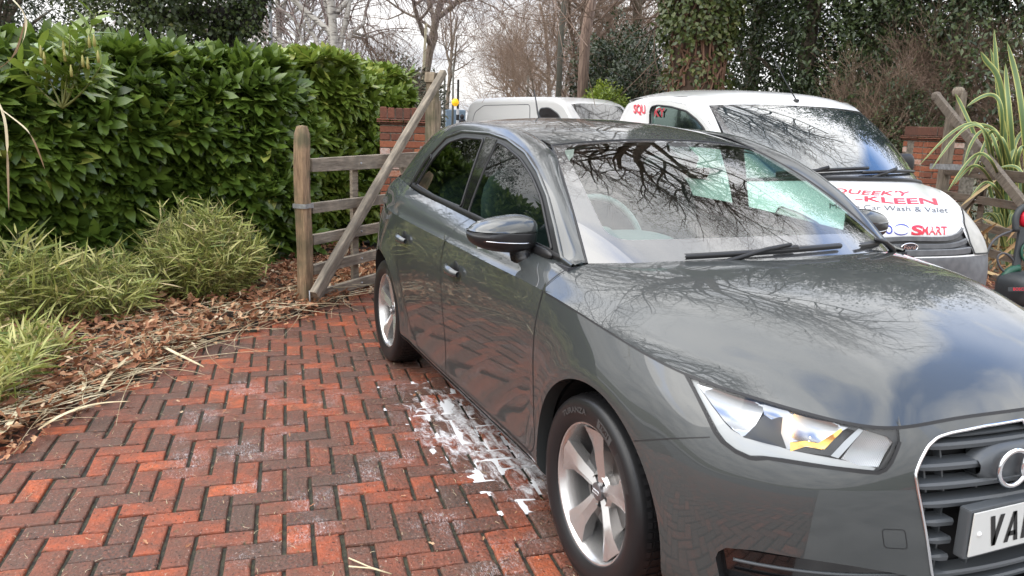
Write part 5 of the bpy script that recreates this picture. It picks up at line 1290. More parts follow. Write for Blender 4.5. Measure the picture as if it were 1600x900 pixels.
# =====================================================================
#  gateway: posts, gates, brick piers
# =====================================================================
def wood(name, c1, c2, ang, moss=.0):
    m = mat(name, c1, .85); t = nd(m, 'ShaderNodeTexCoord'); mp_ = nd(m, 'ShaderNodeMapping'); mp_.vector_type = 'TEXTURE'
    mp_.inputs['Rotation'].default_value = ang; mp_.inputs['Scale'].default_value = (9, 1, 1); lk(m, t.outputs['Object'], mp_.inputs[0])
    n = nd(m, 'ShaderNodeTexNoise'); n.inputs['Scale'].default_value = 48; n.inputs['Detail'].default_value = 7; n.inputs['Roughness'].default_value = .65; lk(m, mp_.outputs[0], n.inputs['Vector'])
    n2_ = nd(m, 'ShaderNodeTexNoise'); n2_.inputs['Scale'].default_value = 7; n2_.inputs['Detail'].default_value = 5; lk(m, t.outputs['Object'], n2_.inputs['Vector'])
    r = nd(m, 'ShaderNodeValToRGB'); lk(m, n.outputs[0], r.inputs[0]); r.color_ramp.elements[0].position = .32; r.color_ramp.elements[0].color = (*c1, 1); r.color_ramp.elements[1].position = .68; r.color_ramp.elements[1].color = (*c2, 1)
    r2 = nd(m, 'ShaderNodeMapRange'); lk(m, n2_.outputs[0], r2.inputs[0]); r2.inputs[1].default_value = .42; r2.inputs[2].default_value = .66; r2.inputs[4].default_value = .75
    mx_ = nd(m, 'ShaderNodeMixRGB'); lk(m, r2.outputs[0], mx_.inputs[0]); lk(m, r.outputs[0], mx_.inputs[1]); mx_.inputs[2].default_value = (.085, .085, .045, 1) if moss else (.13, .11, .085, 1)
    lk(m, mx_.outputs[0], P(m).inputs['Base Color']); b = nd(m, 'ShaderNodeBump'); b.inputs['Strength'].default_value = .8; b.inputs['Distance'].default_value = .006; lk(m, n.outputs[0], b.inputs['Height']); lk(m, b.outputs[0], P(m).inputs['Normal'])
    return m
VERT = (0, radians(90), 0)
m_wv = wood('weathered_post', (.10, .075, .045), (.34, .27, .19), VERT, 1); m_wpost = wood('gate_post_wood', (.11, .065, .035), (.40, .27, .16), VERT, 1)
m_steel = mat('galvanised_steel', (.42, .43, .44), .42, .85); noisy(m_steel, (.30, .30, .30), (.50, .51, .52), 30, 4); P(m_steel).inputs['Metallic'].default_value = .8
def gate(name, label, free, hinge, zt, zs, thick, grp, mw, flip=1, dark=False):
    "five-bar gate: free and hinge are ground points; rails at heights zt taper towards the free end; zs: vertical positions"
    root = thing(name, label, 'gate', (0, 0, 0), 0, grp); free = np.array(free); hinge = np.array(hinge); d = hinge-free; Lg_ = np.linalg.norm(d); d /= Lg_; n = np.array([d[1], -d[0], 0.]); n *= np.sign((CAM-free)@n)
    for k, z in enumerate(zt):
        q = MB(); w0_, w1_ = ((.095, .13) if k == 0 else (.075, .082)); a = free+[0, 0, z]; b = hinge+[0, 0, z+(.012 if k == 0 else 0)]
        def tp(V, a=w0_, b=w1_, L_=Lg_): V = V.copy(); k_ = a+(b-a)*(V[:, 0]/L_+.5); V[:, 2] *= k_/b; V[:, 2] += .004*np.sin(V[:, 0]*6+k); return V
        up = np.array([0, 0, 1.]); x = (b-a)/np.linalg.norm(b-a); y = np.cross(up, x); zz = np.cross(x, y); q.box((a+b)/2, (Lg_, thick, w1_), np.stack([x, y, zz], 1), 0, .006, tp); q.build('rail', mw, root)
    q = MB(); 
    for t in zs:
        p = free+d*Lg_*t-n*.045; q = MB(); q.bar(p+[0, 0, .0], p+[0, 0, zt[0]-.02], .075, .028, n, 0, .004); q.build('upright', mw, root)
    for t in zs:
        for k, z in enumerate(zt):
            q = MB(); p = free+d*Lg_*t+n*(thick/2+.002)+[0, 0, z]; q.ellip(p, (.009, .009, .009), 2, 8, 6); q.build('bolt', m_steel, root)
    return root, d, n, Lg_
PB = np.array([-2.64, -1.09, 0]); hL = CAM+ray(676, 240)*7.27; hL = np.array([hL[0], hL[1], 0]); ang_l = atan2(hL[1]-PB[1], hL[0]-PB[0])
m_wl = wood('weathered_rail', (.10, .080, .058), (.36, .30, .23), (0, 0, ang_l)); m_wl2 = wood('weathered_brace', (.10, .085, .062), (.34, .285, .215), (0, -radians(40), ang_l))
fr_ = PB+(hL-PB)*.045
gl_, dL, nL, LL = gate('wooden_gate', 'weathered grey five bar wooden gate standing open before the hedge', fr_, hL, (1.045, .735, .505, .285, .085), (.34, .80), .045, 'wooden gates at the drive entrance', m_wl)
q = MB(); s0 = hL+nL*0; q.bar(s0+[0, 0, 0], s0+[0, 0, 1.57], .115, .10, nL, 0, .008); q.bar(s0+[0, 0, 1.55], s0+[0, 0, 1.74]-dL*.02, .085, .09, nL, 0, .012); q.bar(s0+[0, 0, 1.72]-dL*.03, s0+[0, 0, 1.815]-dL*.02, .11, .10, nL, 0, .02); q.build('heel_stile', m_wv, gl_)
q = MB(); a = CAM+ray(693, 113)*7.08; b = CAM+ray(492, 462)*5.72; x = (b-a)/np.linalg.norm(b-a)
Q = np.array([a+(b-a)*t+nL*.0 for t in np.linspace(0, 1, 12)]); side = np.cross(x, nL); side /= np.linalg.norm(side)
G = []
for i, p in enumerate(Q):
    h = .026+.018*(i/11)**1.5+.003*sin(i*2.1); w = .026; c = p+side*.012*sin(pi*i/11)
    G.append([c-side*h-nL*w, c-side*h+nL*w, c-side*(h-.01)+nL*(w+.004), c+side*(h-.01)+nL*(w+.004), c+side*h+nL*w, c+side*h-nL*w, c-side*h-nL*w])
q.grid(np.array(G)); q.add(G[0][:6], [(0, 1, 2, 3, 4, 5)]); q.add(G[-1][:6], [(5, 4, 3, 2, 1, 0)]); q.build('brace', m_wl2, gl_)
q = MB(); a = CAM+ray(624, 252)*6.98; b = CAM+ray(640, 292)*7.05; q.bar(a, b+(b-a)*.6, .05, .03, nL, 0, .003); q.build('short_brace', m_wl2, gl_)
q = MB(); a = CAM+ray(652, 235)*6.98; b = CAM+ray(678, 233)*7.2; q.bar(a+nL*.03, b+nL*.03, .006, .07, (0, 0, 1), 0, .002)
for t in (.2, .6): c = a+(b-a)*t+nL*.036; q.ellip(c, (.010, .010, .010), 2, 8, 6)
q.build('strap_hinge', m_steel, gl_)
# left post with its clamp and drop bar
pr = thing('gate_post', 'weathered brown wooden post with a metal clasp, mossy at its foot', 'post', tuple(PB))
q = MB(); 
def pt_(V): V = V.copy(); k = np.clip((V[:, 2]-.55)/.12, 0, 1); V[:, 0] *= 1-.22*k*k; V[:, 1] *= 1-.22*k*k; V[:, 0] += .006*np.sin(V[:, 2]*4); return V
G = []
for i, z in enumerate(list(np.linspace(-.05, 1.22, 14))+[1.27, 1.305, 1.325]):
    k = 1 if z < 1.24 else (1-(z-1.24)*1.6 if z < 1.3 else .80-(z-1.3)*7); r = .045*k; jx, jy = .004*sin(z*5), .004*cos(z*7)
    G.append([(jx+r*sx*1.0, jy+r*sy, z) for sx, sy in ((-1, -.8), (-.8, -1), (.8, -1), (1, -.8), (1, .8), (.8, 1), (-.8, 1), (-1, .8), (-1, -.8))])
G.append([(0, 0, 1.33)]*9); q.grid(np.array(G)); Rr = Rz(ang_l+.1); q.v = [v@Rr.T for v in q.v]; q.build('timber', m_wpost, pr, angle=50)
q = MB(); zc = 1.386-(317-184)*5.78/1236
for s_ in (-1, 1): q.box((0, s_*.049, zc), (.108, .005, .032)); q.box((s_*.052, 0, zc), (.005, .10, .032))
q.v = [v@Rr.T for v in q.v]; q.build('clasp', m_steel, pr)
q = MB(); q.tube([np.array([.06, .0, zc])@Rr.T, np.array([.10, .02, zc+.12])@Rr.T, np.array([.135, .03, zc+.31])@Rr.T], [.008, .007, .010], 6); q.build('latch_bar', m_steel, pr, True)
q = MB(); q.tube([(-.02, -.050, .15), (-.02, -.054, -.02)], .007, 6); q.v = [v@Rr.T for v in q.v]; q.build('ground_bolt', m_steel, pr, True)
# right gate
hR = CAM+ray(1476, 264)*8.85; hR = np.array([hR[0], hR[1], 0]); fR = CAM+ray(1655, 275)*7.0; fR = np.array([fR[0], fR[1], 0]); ang_r = atan2(hR[1]-fR[1], hR[0]-fR[0])
m_wr = wood('dark_rail', (.045, .032, .022), (.17, .125, .09), (0, 0, ang_r)); m_wr2 = wood('dark_brace', (.06, .048, .038), (.22, .18, .14), (0, radians(40), ang_r)); m_wrv = wood('grey_stile', (.10, .08, .06), (.30, .25, .19), VERT)
gr_, dR_, nR, LR = gate('wooden_gate', 'dark brown wooden gate behind the pressure washer, striped leaves over it', fR, hR, (1.035, .765, .50, .265, .03), (.62,), .045, 'wooden gates at the drive entrance', m_wr)
q = MB(); q.bar(hR, hR+[0, 0, 1.63], .11, .09, nR, 0, .008); q.bar(hR+[0, 0, 1.5]+dR_*-.10-nR*.03, hR+[0, 0, 1.88]+dR_*-.08-nR*.03, .10, .07, nR, 0, .02); q.ellip(hR+[0, 0, 1.875]+dR_*-.06, (.07, .05, .06), 2.3, 14, 8); q.build('heel_stile', m_wrv, gr_)
q = MB(); a = CAM+ray(1463, 151)*8.75; b = CAM+ray(1612, 335)*7.1; q.bar(a, b, .05, .095, (0, 0, 1), 0, .008); q.ellip(a, (.05, .05, .055), 2.4, 12, 8); q.build('brace', m_wr2, gr_)
q = MB(); a = CAM+ray(1546, 279)*8.05; b = CAM+ray(1505, 326)*8.35; q.bar(a, b, .04, .06, (0, 0, 1), 0, .004); q.build('short_brace', m_wr2, gr_)
q = MB(); a = CAM+ray(1457, 260)*8.8; b = CAM+ray(1510, 262)*8.25; q.bar(a+nR*.03, b+nR*.03, .006, .06, (0, 0, 1), 0, .002); q.build('strap_hinge', m_steel, gr_)

# ---- brick piers
m_pier = tone_mat('pier_brick', [(0, (.10, .052, .038)), (.3, (.19, .075, .048)), (.6, (.30, .105, .058)), (.85, (.40, .15, .07)), (1, (.55, .42, .36))], .8, .16, 0, 30, .3)
nbp = nd(m_pier, 'ShaderNodeTexNoise', Scale=60.0); bb_ = nd(m_pier, 'ShaderNodeBump', Strength=.7, Distance=.008); lk(m_pier, nbp.outputs[0], bb_.inputs['Height']); lk(m_pier, bb_.outputs[0], P(m_pier).inputs['Normal'])
m_mort = mat('lime_mortar', (.20, .175, .14), .95); noisy(m_mort, (.10, .09, .07), (.26, .23, .19), 30, 5)
def pier(name, label, corner, ang, W=.44, H=1.54, seed=1, wing=None):
    root = thing(name, label, 'pier', tuple(corner), ang, 'brick gate piers'); rs = random.Random(seed); V, Q_, A_ = [], [], []
    co = MB(); co.box((-W/2, W/2, .68), (W-.02, W-.02, 1.36)); 
    def brick(x0, y0, z0, lx, ly, lz, tone):
        n0_ = len(V); j = .004
        for z in (z0+j, z0+lz-j):
            for (a, b) in ((x0+j, y0), (x0+lx-j, y0), (x0+lx, y0+j), (x0+lx, y0+ly-j), (x0+lx-j, y0+ly), (x0+j, y0+ly), (x0, y0+ly-j), (x0, y0+j)): V.append((a+rs.gauss(0, .0012), b+rs.gauss(0, .0012), z+rs.gauss(0, .001)))
        for z in (z0, z0+lz):
            for (a, b) in ((x0+j*2, y0+j*2), (x0+lx-j*2, y0+j*2), (x0+lx-j*2, y0+ly-j*2), (x0+j*2, y0+ly-j*2)): V.append((a, b, z))
        for k in range(8): Q_.append((n0_+k, n0_+(k+1) % 8, n0_+8+(k+1) % 8, n0_+8+k))
        t0 = n0_+16; b0 = n0_+20
        Q_.append((t0+3, t0+2, t0+1, t0)); Q_.append((b0, b0+1, b0+2, b0+3))
        for base, ring, sgn in ((t0, n0_, 0), (b0, n0_+8, 1)):
            for i, (p_, q_) in enumerate(((0, 1), (2, 3), (4, 5), (6, 7))): Q_.append((ring+p_, ring+q_, base+(i+1) % 4, base+i))
        A_.extend([tone]*24)
    z = 0.0; ch = .0705; row = 0
    while z < 1.27:
        h = .061; half = row % 2; t = lambda: min(1, max(0, rs.gauss(.50, .22))) if rs.random() > .08 else .98
        L_ = .210; g_ = .010
        # front (y from 0..W at x=0) and left side face; one ring of bricks per course
        ys = [0, .105+g_/2, .325] if half else [0, .220]
        edges_ = ([0, .105, .325, .44] if half else [0, .22, .44])
        for a, b in zip(edges_[:-1], edges_[1:]): brick(-.10, a+g_/2, z, .10, (b-a)-g_, h, t()); brick(-W, a+g_/2, z, .10, (b-a)-g_, h, t())
        ed = ([.105, .335] if half else [.105, .22, .335])
        for a, b in zip(ed[:-1], ed[1:]): brick(-b, 0.003, z, (b-a)-g_, .10, h, t()); brick(-b, W-.10-.003, z, (b-a)-g_, .10, h, t())
        z += ch; row += 1
    # corbel of creasing tiles, then brick on edge
    for k, (o, hh) in enumerate(((.012, .014), (.030, .015), (.030, .015))):
        n_ = 4
        for i in range(n_):
            for j in range(3): brick(-W-o+(W+2*o)/3*j+.002, -o+(W+2*o)/n_*i+.002, z+.004, (W+2*o)/3-.004, (W+2*o)/n_-.004+rs.gauss(0, .003), hh, rs.uniform(.05, .35))
        z += hh+.005
    for i in range(6):
        for j in range(2): brick(-W+j*W/2+.003, i*W/6+.004, z+.004, W/2-.006, W/6-.009, .102+rs.gauss(0, .003), rs.uniform(.05, .30))
    co.box((-W/2, W/2, z+.04), (W-.03, W-.03, .10)); co.build('mortar_core', m_mort, root)
    link('brickwork', fast_mesh('brickwork', V, None, Q_, A_), m_pier, root); return root
cL = CAM+ray(593, 240)*7.62; pier('brick_pier', 'red brick gate pier between the light green hedge and the silver van', (cL[0], cL[1], 0), radians(-14), .45, seed=3)
cR = CAM+ray(1447, 240)*9.3; pier('brick_pier', 'red brick gate pier half hidden by the dark gate and striped leaves', (cR[0], cR[1], 0), radians(-24), .62, seed=8)
lw = CAM+ray(688, 240)*9.4; 
# crumpled packet on the ground, white stick
q = MB(); c = ground(575, 443, .015); q.box(c, (.16, .07, .018), Rz(.7), 0, .006); tag(q.build('litter_packet', mat('packet_blue', (.55, .70, .75), .35)), 'pale blue and white packet lying on the ground under the open gate', 'litter')
q = MB(); q.tube([ground(444, 404, .06)+[0, 0, .0], ground(464, 403, .06)], .009, 6); tag(q.build('white_stick', mat('white_plastic', (.6, .6, .58), .5), None, True), 'short white stick lying behind the weathered gate post', 'stick')
# =====================================================================
#  white van with its door open, and the silver van behind
# =====================================================================
VO = np.array([-.398, 2.244, -.012]); VY = -.12; VM = Rz(VY)
m_white = mat('van_white', (.74, .74, .73), .35, 0, .9, .03); noisy(m_white, (.66, .66, .64), (.78, .78, .77), 3, 6); m_vgrey = mat('van_bumper_grey', (.13, .135, .14), .6); noisy(m_vgrey, (.11, .115, .12), (.15, .155, .16), 20, 4)
van = thing('parked_van', 'white car wash van with red lettering and an open side door', 'van', tuple(VO), VY)
vw_ = lambda X: (np.atleast_2d(X)@VM.T)+VO
vcols = [
 [(.03, 0, .20), (.10, 0, .30), (.115, 0, .50), (.110, 0, .66), (.066, 0, .72), (.046, 0, .80)],
 [(.02, .35, .20), (.09, .35, .30), (.10, .35, .50), (.098, .35, .66), (.055, .35, .72), (.030, .35, .80)],
 [(-.02, .60, .20), (.03, .62, .30), (.05, .62, .50), (.02, .61, .655), (-.03, .60, .755), (-.12, .575, .885)],
 [(-.12, .76, .20), (-.09, .80, .30), (-.07, .80, .50), (-.08, .79, .65), (-.14, .755, .79), (-.29, .705, .950)],
 [(-.28, .80, .20), (-.28, .86, .30), (-.27, .87, .50), (-.27, .865, .65), (-.31, .835, .82), (-.45, .775, 1.000)],
 [(-.64, .82, .22), (-.64, .88, .32), (-.64, .885, .50), (-.64, .885, .66), (-.65, .87, .84), (-.68, .805, 1.05)],
 [(-1.1, .82, .22), (-1.1, .885, .32), (-1.1, .89, .50), (-1.1, .89, .68), (-1.1, .88, .85), (-1.1, .835, 1.05)],
 [(-1.9, .82, .22), (-1.9, .885, .32), (-1.9, .89, .50), (-1.9, .89, .68), (-1.9, .88, .85), (-1.9, .845, 1.05)],
 [(-2.70, .80, .22), (-2.70, .865, .32), (-2.70, .87, .50), (-2.70, .87, .68), (-2.70, .865, .85), (-2.70, .84, 1.05)],
 [(-2.93, .62, .22), (-2.97, .70, .32), (-2.98, .70, .50), (-2.98, .70, .68), (-2.97, .70, .85), (-2.95, .69, 1.05)],
 [(-2.95, 0, .22), (-2.99, 0, .32), (-3.0, 0, .50), (-3.0, 0, .68), (-2.99, 0, .85), (-2.97, 0, 1.05)]]
VS = Patch(np.array(vcols).transpose(1, 0, 2), None, (2, 2))
VB = Patch([[(-.44, 0, 1.11), (-.27, 0, 1.025), (-.10, 0, .915), (.015, 0, .855), (.046, 0, .80)], [(-.47, .30, 1.107), (-.30, .32, 1.022), (-.125, .34, .912), (-.01, .35, .855), (.030, .35, .80)],
            [(-.57, .55, 1.098), (-.41, .55, 1.015), (-.28, .56, .955), (-.17, .57, .915), (-.11, .575, .870)], [(-.68, .70, 1.080), (-.56, .70, 1.045), (-.45, .705, 1.01), (-.36, .715, .955), (-.29, .72, .918)], [(-.76, .79, 1.05), (-.68, .795, 1.05), (-.60, .79, 1.035), (-.52, .79, .985), (-.44, .785, .965)]], None, (0, 0), (2, 0))
VBN = VB.C
for r_ in range(5): VBN[r_, 4] = VS(np.array([float(r_)]), np.array([5.]))[0]
for c_, u_ in enumerate((5.15, 4.88, 4.62, 4.32, 4.0)): VBN[4, c_] = VS(np.array([u_]), np.array([5.]))[0]
def vws(a, b):
    k = np.abs(a)**2.4; B = np.stack([-.425-.285*k, a*.745, 1.118-.042*k], -1); T_ = np.stack([-1.245-.09*k, a*.665, 1.600-.022*k], -1); return B*(1-b)[:, None]+T_*b[:, None]+(4*b*(1-b))[:, None]*np.array([.02, 0, .03])
VW = Fn(lambda u, v: vws(u-1, v), 2, 1)
vrc = Curve([(-1.245, 0, 1.600), (-1.36, 0, 1.668), (-1.60, 0, 1.712), (-2.1, 0, 1.735), (-2.55, 0, 1.735), (-2.95, 0, 1.66)]); vre = Curve([(-1.335, .665, 1.578), (-1.42, .672, 1.618), (-1.62, .685, 1.645), (-2.1, .69, 1.655), (-2.70, .68, 1.645), (-2.58, .66, 1.60)])
def vroof(u, v):
    c, e = vrc(u), vre(u); k = np.clip(v, 0, 1); return np.stack([c[:, 0]+(e[:, 0]-c[:, 0])*k**2.4, e[:, 1]*k, c[:, 2]+(e[:, 2]-c[:, 2])*k**2.8], -1)
VR = Fn(vroof, 5, 1)
# upper side: waist to roof edge, and round the windscreen pillar
bt = np.array([(-.735, .79, 1.055), (-1.0, .825, 1.055), (-1.4, .842, 1.055), (-1.9, .845, 1.055), (-2.4, .843, 1.055), (-2.75, .83, 1.055), (-2.95, .69, 1.055), (-2.97, 0, 1.055)])
tp_ = np.array([(-.72, .75, 1.078), (-1.335, .667, 1.578), (-1.62, .687, 1.645), (-1.9, .69, 1.653), (-2.4, .688, 1.652), (-2.72, .66, 1.625), (-2.86, .55, 1.62), (-2.9, 0, 1.66)])
mid1 = bt*.6+tp_*.4+np.array([0, .022, 0]); mid2 = bt*.28+tp_*.72+np.array([0, .028, .004]); mid3 = bt*.07+tp_*.93+np.array([0, .016, .004])
mid1[0] = bt[0]*.6+tp_[0]*.4; mid2[0] = bt[0]*.28+tp_[0]*.72; mid3[0] = bt[0]*.07+tp_[0]*.93
VU = Patch([bt, mid1, mid2, mid3, tp_])
pvan = lambda sgn: (lambda X: project(vw_(X*np.array([1, sgn, 1]))))
vb = lambda S, pts, box, sgn=1: invert(S, np.array(pts, float), pvan(sgn), box)
VHL = [(1499, 339), (1506, 334), (1513, 333), (1520, 342), (1526, 362), (1529, 380), (1528, 388), (1516, 392), (1503, 393), (1501, 375)]
vh = dense(rounded([(1.74, 3.12), (1.70, 4.0), (1.86, 4.86), (2.4, 4.95), (3.0, 4.93), (3.30, 4.5), (3.42, 3.7), (3.35, 3.10), (2.6, 3.06)], .12, 4), .12, True)
arc = lambda cx: [(cx+.35*cos(t), .30+.35*sin(t)) for t in np.radians(np.linspace(-15, 195, 40))]
def varch(cx, box):
    q = invert(VS, arc(cx), XZ, box); a_, b_ = q[0].copy(), q[-1].copy(); a_[1] = b_[1] = -.5; return np.concatenate([[a_], q, [b_]])
vreg = cut(VS, 150, 50, [('bumper', dense([(-.5, -.5), (5.4, -.5), (5.25, 2.6), (4.3, 2.98), (3.2, 3.0), (-.5, 3.05)], .2, True)), ('grille', dense([(-.5, 3.12), (1.72, 3.12), (1.62, 4.9), (-.5, 4.9)], .2, True)), ('arch', varch(-.86, (4.2, 7.5, 0, 5))), ('arch', varch(-2.2, (6.8, 9, 0, 5))), ('lamp', vh)])
op = [(-.98, 1.06), (-1.05, 1.30), (-1.19, 1.45), (-1.42, 1.545), (-1.75, 1.575), (-2.02, 1.575), (-2.02, 1.06)]
vo_ = invert(VU, dense(rounded(op, .06, 4), .05, True), XZ, (0, 5.6, 0, 4)); vo_[:, 1] = np.where(vo_[:, 1] < .03, -.3, vo_[:, 1])
vup = cut(VU, 80, 30, [('opening', vo_)])
vbon = cut(VB, 50, 30, []); vrf = cut(VR, 50, 24, [])
so = lambda S, u, v, ref: sgn_check(S, u, v, ref)
q1, q2, q3, q4, q5 = so(VS, 7, 3, (0, 1, 0)), so(VU, 3, 2, (0, 1, 0)), so(VB, 2, 2, (0, 0, 1)), so(VR, 3, .5, (0, 0, 1)), so(VW, 1.2, .5, (1, 0, 1))
b1, bo, bp = Surf(), Surf(), Surf()
for mir in (True, False):
    b1.add(VS, vreg['body'], 0, mir, q1); b1.add(VU, vup['body'], 0, mir, q2); b1.add(VR, vrf['body'], 0, mir, q4); bo.add(VB, vbon['body'], 0, mir, q3); bp.add(VS, vreg['bumper'], 0, mir, q1)
b1.build('body', m_white, van); bon = bo.build('bonnet', m_white, van); bpo = bp.build('bumper', m_vgrey, van)
m_vlens = mat('hazy_lamp', (.3, .3, .26), .28, 0, .6); noisy(m_vlens, (.20, .195, .165), (.34, .33, .29), 7, 3)
for mir in (True, False):
    g = Surf(); g.add(VS, vreg['lamp'], .004, mir, q1); hl_ = g.build('headlight', m_vlens, van); g = Surf(); ribbon(g, VS, np.concatenate([vh, vh[:1]]), .006, .006, mir, q1); g.build('lamp_gasket', m_rubber, hl_)
    g = Surf(); g.add(VU, vup['opening'], -.0, mir, q2); g.build('door_opening' if mir else 'side_window', m_gloss if not mir else m_gloss, van)
g = Surf(); [g.add(VS, vreg['grille'], -.012, mir, q1) for mir in (True, False)]; go = g.build('grille', m_black, van)
for vv, w in ((3.45, .020), (4.15, .016), (4.75, .016)):
    q = MB(); G = []
    for s_ in np.linspace(-1.60, 1.60, 41):
        X = VS(np.array([abs(s_)]), np.array([vv]))[0]*[1, np.sign(s_) or 1, 1]; G.append([X+[-.012, 0, w], X+[.006, 0, w*.8], X+[.008, 0, -w*.8], X+[-.012, 0, -w]])
    q.grid(np.array(G)); q.build('grille_bar', m_vgrey, go)
# oval badge with script
q = MB(); c = VS(np.array([0.]), np.array([4.1]))[0]+[.012, 0, 0]; a = np.linspace(0, 2*pi, 33)
m_oval = mat('badge_oval', (.05, .055, .07), .2, 0, .6)
q.add([c+[.002, .062*cos(t), .026*sin(t)] for t in a[:-1]]+[c+[-.01, .062*cos(t), .026*sin(t)] for t in a[:-1]], [tuple(range(32))]+[(i, (i+1) % 32, 32+(i+1) % 32, 32+i) for i in range(32)]); bdg = q.build('badge', m_oval, van)
q = MB(); q.tube(np.stack([0*a+c[0]+.003, c[1]+.062*np.cos(a), c[2]+.026*np.sin(a)], 1), .0042, 6, False); q.build('badge_rim', m_chrome, bdg, True)
V, F = text_mesh('Ford', .036, .0006); q = MB(); q.add([(c[0]+.0045, x*1.35+.010*y/.02*.3, c[2]+y) for x, y, _ in V], F); q.build('badge_script', m_chrome, bdg)
# bonnet lettering laid on the metal
m_red = mat('decal_red', (.62, .02, .045), .35); m_blue = mat('decal_blue', (.05, .06, .36), .35); m_gr = mat('decal_grey', (.08, .08, .09), .4)
def decal(name, S, quad, txt, m_, parent, sgn=1, qs=1, bold=.012, box=None, off=.0025, fn=None, mir=False):
    "quad: pixel corners bl, br, tr, tl of the text box, picked on the surface S"
    V, F = text_mesh(txt, 1, bold) if isinstance(txt, str) else txt
    mn, mx_ = V.min(0), V.max(0); t = (V-mn)/(mx_-mn+1e-9); c = np.array(quad, float)
    if fn: t = fn(t)
    a, b = t[:, :1], t[:, 1:2]; uv = invert(S, c[0]*(1-a)*(1-b)+c[1]*a*(1-b)+c[2]*a*b+c[3]*(1-a)*b, pvan(sgn), box)
    X = S(uv[:, 0], uv[:, 1]); N_ = normals(S, uv[:, 0], uv[:, 1])*qs; X = (X+N_*off)*[1, sgn, 1]; q = MB(); q.add(X, F); return q.build(name, m_, parent)
# the bonnet as one full-width surface for lettering (v 0..8 runs from the left edge to the right edge)
def vbfull(u, v): 
    s = np.clip(v-4, -4, 4); X = VB(u, np.abs(s)); return X*np.stack([np.ones_like(s), np.where(s < 0, -1, 1), np.ones_like(s)], 1)
VBF = Fn(vbfull, 4, 8); qf = so(VBF, 2, 5, (0, 0, 1)); BXF = (0, 4, 0, 8)
def wob(t): t = t.copy(); t[:, 1] += .10*np.sin(t[:, 0]*9); return t
decal('lettering', VBF, [(1284, 302), (1418, 309), (1423, 300), (1288, 294)], "SQUEEK'Y", m_red, bon, 1, qf, .022, BXF, fn=wob)
decal('lettering', VBF, [(1336, 315), (1466, 321), (1462, 311), (1336, 307)], '-KLEEN', m_red, bon, 1, qf, .025, BXF, fn=wob)
decal('lettering', VBF, [(1296, 326), (1482, 333), (1480, 325), (1296, 318)], 'Mobile Car Wash & Valet', m_gr, bon, 1, qf, .0, BXF, off=.003)
decal('lettering', VBF, [(1352, 366), (1395, 366), (1394, 352), (1352, 352)], 'AUTO', m_blue, bon, 1, qf, .02, BXF)
decal('lettering', VBF, [(1440, 367), (1480, 367), (1479, 354), (1440, 354)], 'MART', m_red, bon, 1, qf, .02, BXF)
decal('lettering', VBF, [(1423, 368), (1442, 368), (1442, 352), (1424, 352)], 'S', m_red, bon, 1, qf, .04, BXF)
def swirl(n=26):
    V, F = [], []
    for s_ in (0, pi):
        b = len(V)
        for i in range(n):
            t = s_+.2+i/(n-1)*2.5; w = .13*sin(pi*i/(n-1))+.01; V += [(cos(t)*(1-w), sin(t)*(1-w)*.95, 0), (cos(t)*(1+w*.6), sin(t)*(1+w*.6)*.95, 0)]
        F += [(b+2*i, b+2*i+1, b+2*i+3, b+2*i+2) for i in range(n-1)]
    return np.array(V), F
decal('logo_swirl', VBF, [(1396, 368), (1420, 368), (1420, 350), (1396, 350)], swirl(), m_blue, bon, 1, qf, 0, BXF)
decal('lettering', VU, [(991, 180), (1010, 181), (1009, 164), (991, 163)], 'SQU', m_red, van, -1, q2, .03, (0, 6, 0, 4), off=.008)
decal('lettering', VU, [(1023, 183), (1041, 183), (1041, 170), (1025, 169)], 'KY', m_red, van, -1, q2, .03, (0, 6, 0, 4), off=.012)
# windscreen
vclear = dense(rounded([(.06, .06), (1.94, .06), (1.95, .955), (.05, .955)], .07, 6), .05, True); vw6 = cut(VW, 60, 30, [('clear', vclear)])
m_vglass = mat('van_screen', (.02, .03, .035), .015, 0, 1.0, .0); P(m_vglass).inputs['Coat IOR'].default_value = 1.9; P(m_vglass).inputs['IOR'].default_value = 1.7
g = Surf(); g.add(VW, vw6['clear'], 0, False, q5); vwo = g.build('windscreen', m_vglass, van); g = Surf(); g.add(VW, vw6['body'], 0, False, q5); g.build('windscreen_border', m_frit, vwo)
q = MB(); q.tube([vws(np.array([a]), np.array([0.]))[0]+[.01, 0, -.004] for a in np.linspace(-1, 1, 24)], .016, 6); 
q.build('scuttle', m_black, van, True)
for a0, a1 in ((-.75, .12), (.02, .86)):
    q = MB(); n_ = normals(VW, np.array([1.]), np.array([.1]))[0]*q5; q.tube([vws(np.array([a0+(a1-a0)*t]), np.array([.03+.05*t]))[0]+n_*.02 for t in np.linspace(0, 1, 12)], .012, 5); q.tube([vws(np.array([a0+.1]), np.array([.0]))[0], vws(np.array([(a0+a1)/2]), np.array([.06]))[0]+n_*.04], .013, 5); q.build('wiper', m_black, van, True)
# aerial on the header
q = MB(); b = vrc(np.array([.45]))[0]; q.ellip(b+[0, .05, .006], (.03, .02, .014)); q.tube([b+[0, .05, .01], b+[-.10, .0, .16], b+[-.22, -.06, .36]], [.005, .004, .0025], 5); q.build('aerial', m_black, van, True)
# mirrors
for sg in (-1, 1):
    q = MB(); q.ellip((-1.12, sg*.955, 1.185), (.05, .085, .085), 3); q.tube([(-1.10, sg*.83, 1.12), (-1.11, sg*.93, 1.14)], .025, 6); q.build('door_mirror', m_black, van, True)
# front fog recess
for sg in (-1, 1):
    q = MB(); uv = vb(VS, [(1522, 419)], (2, 5, 0, 4)); X = VS(uv[:, 0], uv[:, 1])[0]*[1, sg, 1]; q.box(X+[-.005, 0, -.01], (.07, .09, .13), Rz(sg*.75), 0, .012); q.build('fog_lamp_cover', mat('pale_grey_cover', (.20, .20, .21), .5), bpo)
